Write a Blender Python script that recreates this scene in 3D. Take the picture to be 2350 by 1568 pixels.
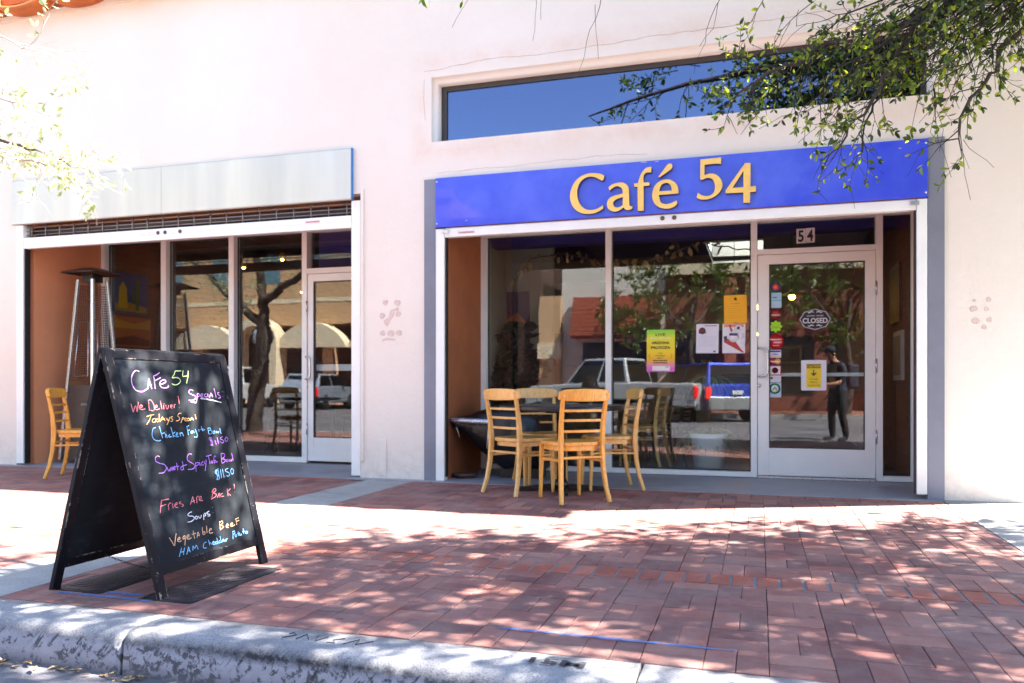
import bpy, bmesh, math, random
import numpy as np
from mathutils import Vector, Matrix, noise as mnoise
R = math.radians
rng = random.Random(54)
nrg = np.random.default_rng(54)
for o in list(bpy.data.objects): bpy.data.objects.remove(o)
S = bpy.context.scene
COL = S.collection

# ------------------------------------------------------------------ camera, world, sun, exposure
cam = bpy.data.cameras.new("camera"); camo = bpy.data.objects.new("camera", cam); COL.objects.link(camo)
S.camera = camo
camo.location = (0, -7, .9); camo.rotation_euler = (R(90), 0, R(17.16))
cam.sensor_width = 36; cam.lens = 36 * 1840 / 2350; cam.shift_y = 100 / 2350
cam.clip_start = .02; cam.clip_end = 400
cam.dof.use_dof = True; cam.dof.focus_distance = 3.8; cam.dof.aperture_fstop = 3.4
SUN_EL = R(54); SUN_AZ = (.916, .40)
w = bpy.data.worlds.new("World"); S.world = w; w.use_nodes = True
nt = w.node_tree; bg = nt.nodes['Background']
sky = nt.nodes.new('ShaderNodeTexSky'); sky.sky_type = 'NISHITA'; sky.sun_disc = False
sky.sun_elevation = SUN_EL; sky.sun_rotation = math.atan2(SUN_AZ[0], SUN_AZ[1]); sky.air_density = 1.0; sky.dust_density = .6
nt.links.new(sky.outputs[0], bg.inputs[0]); bg.inputs[1].default_value = .068
sun = bpy.data.lights.new("sun", 'SUN'); sun.energy = 5.0; sun.angle = R(.53); sun.color = (1, .95, .87)
suno = bpy.data.objects.new("sun", sun); COL.objects.link(suno)
sv = Vector((SUN_AZ[0] * math.cos(SUN_EL), SUN_AZ[1] * math.cos(SUN_EL), math.sin(SUN_EL)))
suno.rotation_euler = sv.to_track_quat('Z', 'Y').to_euler(); suno.location = (6, 6, 12)
S.view_settings.view_transform = 'Standard'; S.view_settings.look = 'None'
S.view_settings.exposure = 3.3; S.view_settings.gamma = 1
S.cycles.max_bounces = 10; S.cycles.transparent_max_bounces = 16; S.cycles.caustics_reflective = False; S.cycles.caustics_refractive = False
S.cycles.sample_clamp_indirect = 6

# ------------------------------------------------------------------ materials
def lin(h):
    h = h.lstrip('#'); v = [int(h[i:i+2], 16) / 255 for i in (0, 2, 4)]
    return tuple(c / 12.92 if c <= .04045 else ((c + .055) / 1.055) ** 2.4 for c in v)
class NT:
    def __init__(s, name):
        s.m = bpy.data.materials.new(name); s.m.use_nodes = True; s.t = s.m.node_tree
        s.b = s.t.nodes['Principled BSDF']; s.out = s.t.nodes['Material Output']
        s.tc = s.n('ShaderNodeTexCoord')
    def n(s, t, **k):
        q = s.t.nodes.new(t)
        for a, v in k.items(): setattr(q, a, v)
        return q
    def l(s, a, b): s.t.links.new(a, b)
    def val(s, x, sock):
        if hasattr(x, 'links') or isinstance(x, bpy.types.NodeSocket): s.l(x, sock)
        else: sock.default_value = x
    def math(s, op, a, b=0., c=None, clamp=False):
        q = s.n('ShaderNodeMath', operation=op, use_clamp=clamp); s.val(a, q.inputs[0]); s.val(b, q.inputs[1])
        if c is not None: s.val(c, q.inputs[2])
        return q.outputs[0]
    def noise(s, scale, detail=4, rough=.55, vec=None, dist=0.):
        q = s.n('ShaderNodeTexNoise'); q.inputs['Scale'].default_value = scale; q.inputs['Detail'].default_value = detail
        q.inputs['Roughness'].default_value = rough; q.inputs['Distortion'].default_value = dist
        s.l(vec if vec else s.tc.outputs['Object'], q.inputs['Vector']); return q.outputs['Fac']
    def mapped(s, sc=(1, 1, 1), rot=(0, 0, 0), src='Object'):
        q = s.n('ShaderNodeMapping'); q.inputs['Scale'].default_value = sc; q.inputs['Rotation'].default_value = rot
        s.l(s.tc.outputs[src], q.inputs['Vector']); return q.outputs[0]
    def ramp(s, f, stops):
        q = s.n('ShaderNodeValToRGB'); e = q.color_ramp.elements
        while len(e) < len(stops): e.new(.5)
        for el, (p, c) in zip(e, stops):
            el.position = p; el.color = (c, c, c, 1) if isinstance(c, (int, float)) else (*c[:3], 1)
        s.l(f, q.inputs[0]); return q.outputs[0]
    def mix(s, f, a, b, mode='MIX'):
        q = s.n('ShaderNodeMix', data_type='RGBA', blend_type=mode)
        s.val(f, q.inputs[0])
        for x, i in ((a, 6), (b, 7)):
            if isinstance(x, tuple): q.inputs[i].default_value = (*x[:3], 1)
            else: s.l(x, q.inputs[i])
        return q.outputs[2]
    def bump(s, h, strength=.3, dist=.01):
        q = s.n('ShaderNodeBump'); q.inputs['Strength'].default_value = strength; q.inputs['Distance'].default_value = dist
        s.l(h, q.inputs['Height']); s.l(q.outputs[0], s.b.inputs['Normal']); return q
    def col(s, x): 
        if isinstance(x, tuple): s.b.inputs['Base Color'].default_value = (*x[:3], 1)
        else: s.l(x, s.b.inputs['Base Color'])
    def pos(s):
        q = s.n('ShaderNodeSeparateXYZ'); s.l(s.tc.outputs['Object'], q.inputs[0]); return q.outputs
def M(name, c, rough=.55, var=.12, scale=6, bump=.15, bscale=60, metal=0, dist=.004, spec=.5, sc=(1, 1, 1)):
    k = NT(name); c = lin(c) if isinstance(c, str) else c
    v = k.mapped(sc)
    f = k.noise(scale, 5, .6, v)
    lo = tuple(x * (1 - var) for x in c); hi = tuple(min(1, x * (1 + var)) for x in c)
    k.col(k.ramp(f, [(.3, lo), (.7, hi)]))
    k.b.inputs['Metallic'].default_value = metal; k.b.inputs['Specular IOR Level'].default_value = spec
    f2 = k.noise(scale * 3, 3, .6, v)
    q = k.n('ShaderNodeMapRange'); k.l(f2, q.inputs[0]); q.inputs[3].default_value = max(.03, rough - .08); q.inputs[4].default_value = min(1, rough + .1)
    k.l(q.outputs[0], k.b.inputs['Roughness'])
    if bump: k.bump(k.noise(bscale, 4, .6, v), bump, dist)
    return k.m
def emit(name, c, e):
    k = NT(name); k.col(lin(c)); k.b.inputs['Emission Color'].default_value = (*lin(c), 1); k.b.inputs['Emission Strength'].default_value = e
    return k.m

# ------------------------------------------------------------------ mesh builder
class MB:
    def __init__(s): s.v = []; s.f = []; s.mi = []; s.cur = 0; s.sm = []
    def face(s, pts, smooth=False):
        b = len(s.v); s.v += [tuple(p) for p in pts]; s.f.append(tuple(range(b, b + len(pts)))); s.mi.append(s.cur); s.sm.append(smooth); return s
    def add(s, vs, fs, smooth=False):
        b = len(s.v); s.v += [tuple(p) for p in vs]
        for f in fs: s.f.append(tuple(i + b for i in f)); s.mi.append(s.cur); s.sm.append(smooth)
        return s
    def box(s, x0, x1, y0, y1, z0, z1):
        v = [(x, y, z) for x in (x0, x1) for y in (y0, y1) for z in (z0, z1)]
        return s.add(v, [(0, 1, 3, 2), (4, 6, 7, 5), (0, 4, 5, 1), (2, 3, 7, 6), (0, 2, 6, 4), (1, 5, 7, 3)])
    def prism(s, poly, a0, a1, axis='y', smooth=False):
        n = len(poly)
        def P(p, a):
            return {'y': (p[0], a, p[1]), 'x': (a, p[0], p[1]), 'z': (p[0], p[1], a)}[axis]
        v = [P(p, a0) for p in poly] + [P(p, a1) for p in poly]
        s.add(v, [tuple(range(n - 1, -1, -1)), tuple(range(n, 2 * n))])
        return s.add(v, [(i, (i + 1) % n, n + (i + 1) % n, n + i) for i in range(n)], smooth)
    def tube(s, path, r, n=8, cap=True, smooth=True):
        path = [Vector(p) for p in path]; m = len(path)
        rad = r if isinstance(r, (list, tuple)) else [r] * m
        vs = []; u = None
        for i, p in enumerate(path):
            t = (path[min(i + 1, m - 1)] - path[max(i - 1, 0)])
            if t.length < 1e-9: t = Vector((0, 0, 1))
            t.normalize()
            if u is None:
                u = Vector((0, 0, 1)) if abs(t.z) < .9 else Vector((1, 0, 0))
            u = (u - t * u.dot(t)); 
            if u.length < 1e-6: u = t.orthogonal()
            u.normalize(); w_ = t.cross(u)
            for k in range(n):
                a = 2 * math.pi * k / n; vs.append(p + (u * math.cos(a) + w_ * math.sin(a)) * rad[i])
        fs = [(i * n + k, i * n + (k + 1) % n, (i + 1) * n + (k + 1) % n, (i + 1) * n + k) for i in range(m - 1) for k in range(n)]
        s.add(vs, fs, smooth)
        if cap: s.add(vs[:n], [tuple(range(n - 1, -1, -1))]); s.add(vs[-n:], [tuple(range(n))])
        return s
    def bar(s, path, wid, dep, side=(1, 0, 0)):
        """rectangular section swept along a path; wid along 'side', dep across"""
        path = [Vector(p) for p in path]; m = len(path); vs = []
        wd = wid if isinstance(wid, (list, tuple)) else [wid] * m; dp = dep if isinstance(dep, (list, tuple)) else [dep] * m
        for i, p in enumerate(path):
            t = (path[min(i + 1, m - 1)] - path[max(i - 1, 0)]).normalized()
            a = Vector(side); a = (a - t * a.dot(t)).normalized(); b = t.cross(a)
            for sx, sy in ((-1, -1), (1, -1), (1, 1), (-1, 1)): vs.append(p + a * sx * wd[i] / 2 + b * sy * dp[i] / 2)
        s.add(vs, [(i * 4 + k, i * 4 + (k + 1) % 4, i * 4 + 4 + (k + 1) % 4, i * 4 + 4 + k) for i in range(m - 1) for k in range(4)])
        s.add(vs[:4], [(3, 2, 1, 0)]); s.add(vs[-4:], [(0, 1, 2, 3)]); return s
    def lathe(s, prof, c=(0, 0, 0), n=24, axis='z', smooth=True):
        vs = []
        for r, h in prof:
            for k in range(n):
                a = 2 * math.pi * k / n; x, y = r * math.cos(a), r * math.sin(a)
                vs.append({'z': (c[0] + x, c[1] + y, c[2] + h), 'y': (c[0] + x, c[1] + h, c[2] + y), 'x': (c[0] + h, c[1] + x, c[2] + y)}[axis])
        m = len(prof)
        s.add(vs, [(i * n + k, i * n + (k + 1) % n, (i + 1) * n + (k + 1) % n, (i + 1) * n + k) for i in range(m - 1) for k in range(n)], smooth)
        if prof[0][0] > 1e-5: s.add(vs[:n], [tuple(range(n))])
        if prof[-1][0] > 1e-5: s.add(vs[-n:], [tuple(range(n))])
        return s
    def rbox(s, x0, x1, z0, z1, y0, y1, r, n=4):
        """rounded rectangle in xz, extruded over y"""
        p = []
        for cx, cz, a0 in ((x1 - r, z1 - r, 0), (x0 + r, z1 - r, 90), (x0 + r, z0 + r, 180), (x1 - r, z0 + r, 270)):
            for k in range(n + 1):
                a = R(a0 + 90 * k / n); p.append((cx + r * math.cos(a), cz + r * math.sin(a)))
        return s.prism(p, y0, y1, 'y')
    def xf(s, M4):
        s.v = [tuple(M4 @ Vector(p)) for p in s.v]; return s
    def build(s, name, mat, parent=None, local=False, bevel=0, seg=2, weld=True):
        off = Vector((0, 0, 0))
        if parent is not None and not local:
            p = parent
            while p is not None: off += p.location; p = p.parent
        me = bpy.data.meshes.new(name)
        me.from_pydata([tuple(Vector(v) - off) for v in s.v], [], s.f)
        mats = mat if isinstance(mat, (list, tuple)) else [mat]
        for q in mats: me.materials.append(q)
        me.polygons.foreach_set('material_index', s.mi); me.polygons.foreach_set('use_smooth', s.sm)
        bm = bmesh.new(); bm.from_mesh(me)
        if weld: bmesh.ops.remove_doubles(bm, verts=bm.verts, dist=1e-5)
        bmesh.ops.recalc_face_normals(bm, faces=bm.faces)
        if bevel:
            es = [e for e in bm.edges if len(e.link_faces) == 2 and e.calc_face_angle(0) > R(35)]
            bmesh.ops.bevel(bm, geom=es, offset=bevel, segments=seg, affect='EDGES', profile=.5, clamp_overlap=True)
        bm.to_mesh(me); bm.free(); me.update()
        o = bpy.data.objects.new(name, me); COL.objects.link(o)
        if parent is not None: o.parent = parent
        return o
def tag(o, label=None, cat=None, group=None, kind=None):
    if label: o['label'] = label
    if cat: o['category'] = cat
    if group: o['group'] = group
    if kind: o['kind'] = kind
    return o
def thing(name, label, cat, loc=(0, 0, 0), rz=0, group=None):
    o = bpy.data.objects.new(name, None); COL.objects.link(o); o.location = loc; o.rotation_euler = (0, 0, rz)
    o.empty_display_size = .1
    return tag(o, label, cat, group)
def copy_tree(o, parent=None):
    c = o.copy(); COL.objects.link(c)
    if parent is not None: c.parent = parent; c.matrix_parent_inverse = o.matrix_parent_inverse.copy()
    for ch in [q for q in bpy.data.objects if q.parent is o]: copy_tree(ch, c)
    return c
def place(proto, used, loc, rz, label, group=None):
    o = proto if not used else copy_tree(proto)
    o.location = loc; o.rotation_euler = (0, 0, rz); o['label'] = label
    if group: o['group'] = group
    return o
def text_mesh(txt, size=1., extrude=0., offset=0., align='CENTER', shear=0., spacing=1.):
    cu = bpy.data.curves.new("lettering", 'FONT'); cu.body = txt; cu.size = size; cu.align_x = align; cu.align_y = 'CENTER'
    cu.extrude = extrude; cu.offset = offset; cu.shear = shear; cu.space_character = spacing; cu.resolution_u = 3
    o = bpy.data.objects.new("lettering", cu); COL.objects.link(o)
    dg = bpy.context.evaluated_depsgraph_get(); me = bpy.data.meshes.new_from_object(o.evaluated_get(dg))
    vs = [v.co.copy() for v in me.vertices]; fs = [tuple(p.vertices) for p in me.polygons]
    bpy.data.objects.remove(o); bpy.data.curves.remove(cu); bpy.data.meshes.remove(me)
    return vs, fs
def put_text(mb, txt, cx, cz, y, width=None, height=None, bold=0., mi=None):
    """flat lettering in the xz plane facing -y, fitted to a width and a height"""
    vs, fs = text_mesh(txt, 1., 0, bold)
    if not vs: return
    xs = [v.x for v in vs]; ys = [v.y for v in vs]
    W = max(xs) - min(xs); H = max(ys) - min(ys); mx = (max(xs) + min(xs)) / 2; my = (max(ys) + min(ys)) / 2
    sx = width / W if width else None; sz = height / H if height else None
    sx = sx or sz; sz = sz or sx
    if mi is not None: mb.cur = mi
    mb.add([(cx + (v.x - mx) * sx, y, cz + (v.y - my) * sz) for v in vs], fs)
LETTERS=[
('C',[[(-1.295,2.728),(-1.305,2.734),(-1.319,2.743),(-1.336,2.749),(-1.353,2.754),(-1.371,2.756),(-1.39,2.758),(-1.408,2.759),(-1.426,2.759),(-1.445,2.757),(-1.463,2.753),(-1.482,2.747),(-1.499,2.74),(-1.516,2.73),(-1.531,2.72),(-1.545,2.707),(-1.558,2.693),(-1.568,2.678),(-1.578,2.662),(-1.585,2.646),(-1.591,2.63),(-1.596,2.614),(-1.599,2.599),(-1.601,2.584),(-1.602,2.569),(-1.6,2.553),(-1.598,2.536),(-1.594,2.519),(-1.588,2.503),(-1.582,2.487),(-1.573,2.473),(-1.562,2.459),(-1.55,2.445),(-1.536,2.434),(-1.52,2.425),(-1.503,2.417),(-1.486,2.411),(-1.469,2.406),(-1.452,2.404),(-1.435,2.403),(-1.417,2.403),(-1.398,2.404),(-1.381,2.406),(-1.366,2.41),(-1.353,2.416),(-1.34,2.422),(-1.327,2.429),(-1.314,2.436),(-1.305,2.442),(-1.305,2.473),(-1.314,2.467),(-1.327,2.458),(-1.34,2.451),(-1.353,2.445),(-1.367,2.441),(-1.381,2.438),(-1.396,2.436),(-1.412,2.435),(-1.426,2.436),(-1.439,2.438),(-1.451,2.442),(-1.463,2.447),(-1.475,2.455),(-1.488,2.465),(-1.499,2.477),(-1.509,2.491),(-1.518,2.507),(-1.525,2.523),(-1.53,2.54),(-1.534,2.557),(-1.536,2.574),(-1.537,2.591),(-1.537,2.607),(-1.535,2.623),(-1.532,2.637),(-1.528,2.65),(-1.522,2.663),(-1.515,2.676),(-1.505,2.69),(-1.495,2.701),(-1.483,2.71),(-1.471,2.718),(-1.458,2.723),(-1.445,2.727),(-1.431,2.728),(-1.417,2.729),(-1.405,2.728),(-1.393,2.725),(-1.381,2.722),(-1.368,2.716),(-1.356,2.71),(-1.345,2.703),(-1.333,2.697),(-1.323,2.69),(-1.315,2.685),(-1.311,2.687),(-1.306,2.69),(-1.302,2.695),(-1.299,2.706),(-1.296,2.719)]]),
('a',[[(-1.257,2.625),(-1.249,2.631),(-1.239,2.639),(-1.228,2.645),(-1.216,2.65),(-1.205,2.653),(-1.192,2.655),(-1.177,2.657),(-1.162,2.658),(-1.147,2.657),(-1.134,2.655),(-1.122,2.651),(-1.112,2.646),(-1.103,2.639),(-1.095,2.631),(-1.09,2.622),(-1.085,2.613),(-1.082,2.602),(-1.08,2.59),(-1.079,2.576),(-1.079,2.559),(-1.078,2.542),(-1.078,2.524),(-1.078,2.505),(-1.077,2.489),(-1.076,2.475),(-1.075,2.463),(-1.074,2.455),(-1.072,2.452),(-1.067,2.448),(-1.063,2.444),(-1.058,2.444),(-1.053,2.444),(-1.05,2.445),(-1.05,2.427),(-1.054,2.424),(-1.061,2.42),(-1.067,2.417),(-1.074,2.415),(-1.082,2.414),(-1.09,2.414),(-1.097,2.416),(-1.105,2.419),(-1.112,2.422),(-1.118,2.428),(-1.123,2.434),(-1.127,2.439),(-1.133,2.435),(-1.142,2.428),(-1.152,2.423),(-1.16,2.418),(-1.169,2.414),(-1.178,2.411),(-1.188,2.409),(-1.199,2.408),(-1.21,2.409),(-1.222,2.412),(-1.235,2.418),(-1.245,2.424),(-1.254,2.431),(-1.261,2.44),(-1.266,2.448),(-1.269,2.457),(-1.272,2.466),(-1.272,2.475),(-1.272,2.485),(-1.269,2.496),(-1.266,2.506),(-1.261,2.515),(-1.254,2.524),(-1.245,2.531),(-1.235,2.537),(-1.223,2.542),(-1.21,2.546),(-1.195,2.55),(-1.179,2.552),(-1.165,2.554),(-1.152,2.557),(-1.141,2.559),(-1.134,2.561),(-1.133,2.567),(-1.133,2.576),(-1.134,2.585),(-1.136,2.594),(-1.14,2.603),(-1.145,2.611),(-1.153,2.617),(-1.163,2.622),(-1.174,2.626),(-1.184,2.627),(-1.195,2.626),(-1.205,2.624),(-1.215,2.619),(-1.224,2.612),(-1.232,2.606),(-1.239,2.601),(-1.246,2.597),(-1.25,2.594)],[(-1.132,2.53),(-1.14,2.529),(-1.152,2.526),(-1.165,2.523),(-1.177,2.519),(-1.19,2.514),(-1.201,2.508),(-1.208,2.502),(-1.213,2.495),(-1.216,2.489),(-1.218,2.483),(-1.218,2.477),(-1.216,2.471),(-1.214,2.464),(-1.21,2.457),(-1.205,2.451),(-1.199,2.447),(-1.191,2.444),(-1.183,2.443),(-1.174,2.443),(-1.165,2.445),(-1.156,2.447),(-1.148,2.452),(-1.139,2.457),(-1.134,2.461)]]),
('f',[[(-1.037,2.64),(-1.001,2.642),(-0.999,2.649),(-0.996,2.66),(-0.993,2.672),(-0.989,2.685),(-0.985,2.698),(-0.979,2.711),(-0.973,2.723),(-0.966,2.734),(-0.957,2.744),(-0.948,2.754),(-0.937,2.762),(-0.927,2.768),(-0.919,2.771),(-0.912,2.772),(-0.905,2.773),(-0.898,2.773),(-0.89,2.772),(-0.885,2.771),(-0.888,2.723),(-0.895,2.724),(-0.904,2.726),(-0.914,2.727),(-0.922,2.726),(-0.929,2.725),(-0.936,2.723),(-0.942,2.718),(-0.947,2.712),(-0.951,2.704),(-0.953,2.695),(-0.955,2.684),(-0.955,2.674),(-0.955,2.662),(-0.953,2.651),(-0.952,2.643),(-0.903,2.639),(-0.903,2.613),(-0.953,2.612),(-0.952,2.399),(-1.003,2.402),(-1.006,2.609),(-1.03,2.61)]]),
('e',[[(-0.823,2.526),(-0.821,2.52),(-0.82,2.511),(-0.818,2.502),(-0.817,2.493),(-0.815,2.484),(-0.812,2.475),(-0.808,2.467),(-0.803,2.46),(-0.797,2.454),(-0.788,2.45),(-0.777,2.446),(-0.766,2.444),(-0.755,2.443),(-0.744,2.445),(-0.732,2.447),(-0.72,2.45),(-0.708,2.454),(-0.698,2.459),(-0.688,2.463),(-0.68,2.467),(-0.674,2.47),(-0.668,2.444),(-0.673,2.437),(-0.68,2.429),(-0.689,2.421),(-0.701,2.415),(-0.714,2.41),(-0.728,2.406),(-0.742,2.405),(-0.756,2.405),(-0.771,2.406),(-0.785,2.409),(-0.8,2.413),(-0.814,2.418),(-0.828,2.426),(-0.841,2.436),(-0.853,2.447),(-0.862,2.46),(-0.869,2.474),(-0.875,2.488),(-0.878,2.503),(-0.88,2.517),(-0.88,2.532),(-0.879,2.547),(-0.876,2.561),(-0.872,2.575),(-0.867,2.589),(-0.861,2.602),(-0.853,2.613),(-0.843,2.624),(-0.831,2.634),(-0.818,2.641),(-0.806,2.647),(-0.793,2.651),(-0.779,2.654),(-0.765,2.655),(-0.75,2.655),(-0.736,2.653),(-0.723,2.648),(-0.71,2.641),(-0.698,2.632),(-0.687,2.623),(-0.678,2.612),(-0.67,2.6),(-0.665,2.587),(-0.661,2.573),(-0.659,2.56),(-0.658,2.548),(-0.659,2.536),(-0.659,2.528)],[(-0.82,2.558),(-0.818,2.566),(-0.815,2.578),(-0.812,2.589),(-0.808,2.598),(-0.803,2.606),(-0.797,2.614),(-0.787,2.619),(-0.777,2.623),(-0.766,2.625),(-0.757,2.625),(-0.749,2.622),(-0.741,2.618),(-0.733,2.612),(-0.727,2.604),(-0.721,2.595),(-0.717,2.582),(-0.715,2.567),(-0.713,2.557)]]),
('accent',[[(-0.829,2.682),(-0.826,2.68),(-0.821,2.677),(-0.816,2.676),(-0.815,2.676),(-0.814,2.678),(-0.805,2.684),(-0.781,2.699),(-0.748,2.72),(-0.723,2.737),(-0.713,2.746),(-0.711,2.753),(-0.711,2.759),(-0.71,2.767),(-0.712,2.775),(-0.715,2.782),(-0.721,2.786),(-0.729,2.788),(-0.736,2.788),(-0.743,2.785),(-0.75,2.78),(-0.758,2.772),(-0.768,2.759),(-0.78,2.743),(-0.792,2.727),(-0.806,2.71),(-0.819,2.693)]]),
('5',[[(-0.476,2.801),(-0.306,2.804),(-0.309,2.75),(-0.319,2.752),(-0.333,2.754),(-0.348,2.756),(-0.362,2.756),(-0.376,2.756),(-0.392,2.756),(-0.41,2.755),(-0.429,2.754),(-0.442,2.753),(-0.443,2.666),(-0.435,2.669),(-0.422,2.672),(-0.41,2.675),(-0.4,2.676),(-0.39,2.676),(-0.379,2.675),(-0.368,2.672),(-0.356,2.668),(-0.345,2.662),(-0.335,2.654),(-0.325,2.644),(-0.317,2.634),(-0.31,2.622),(-0.304,2.609),(-0.3,2.598),(-0.297,2.587),(-0.297,2.578),(-0.297,2.569),(-0.298,2.558),(-0.3,2.548),(-0.305,2.537),(-0.311,2.526),(-0.32,2.514),(-0.329,2.504),(-0.341,2.494),(-0.353,2.485),(-0.367,2.477),(-0.381,2.471),(-0.396,2.466),(-0.41,2.463),(-0.426,2.461),(-0.441,2.461),(-0.454,2.462),(-0.466,2.463),(-0.476,2.466),(-0.486,2.469),(-0.495,2.474),(-0.502,2.479),(-0.508,2.482),(-0.497,2.523),(-0.492,2.519),(-0.484,2.512),(-0.476,2.506),(-0.467,2.501),(-0.458,2.496),(-0.448,2.493),(-0.439,2.49),(-0.429,2.489),(-0.42,2.489),(-0.41,2.49),(-0.401,2.492),(-0.392,2.495),(-0.384,2.5),(-0.376,2.506),(-0.37,2.513),(-0.365,2.521),(-0.361,2.531),(-0.359,2.541),(-0.358,2.55),(-0.357,2.56),(-0.358,2.57),(-0.359,2.581),(-0.361,2.592),(-0.364,2.602),(-0.368,2.612),(-0.373,2.62),(-0.379,2.628),(-0.388,2.633),(-0.398,2.638),(-0.407,2.641),(-0.416,2.642),(-0.423,2.641),(-0.432,2.64),(-0.444,2.636),(-0.458,2.63),(-0.467,2.626),(-0.478,2.633)]]),
('4',[[(-0.114,2.742),(-0.071,2.739),(-0.073,2.543),(-0.029,2.546),(-0.029,2.498),(-0.074,2.498),(-0.076,2.41),(-0.128,2.412),(-0.129,2.499),(-0.271,2.501),(-0.272,2.525)],[(-0.128,2.677),(-0.128,2.543),(-0.215,2.543)]]),
]
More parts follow.
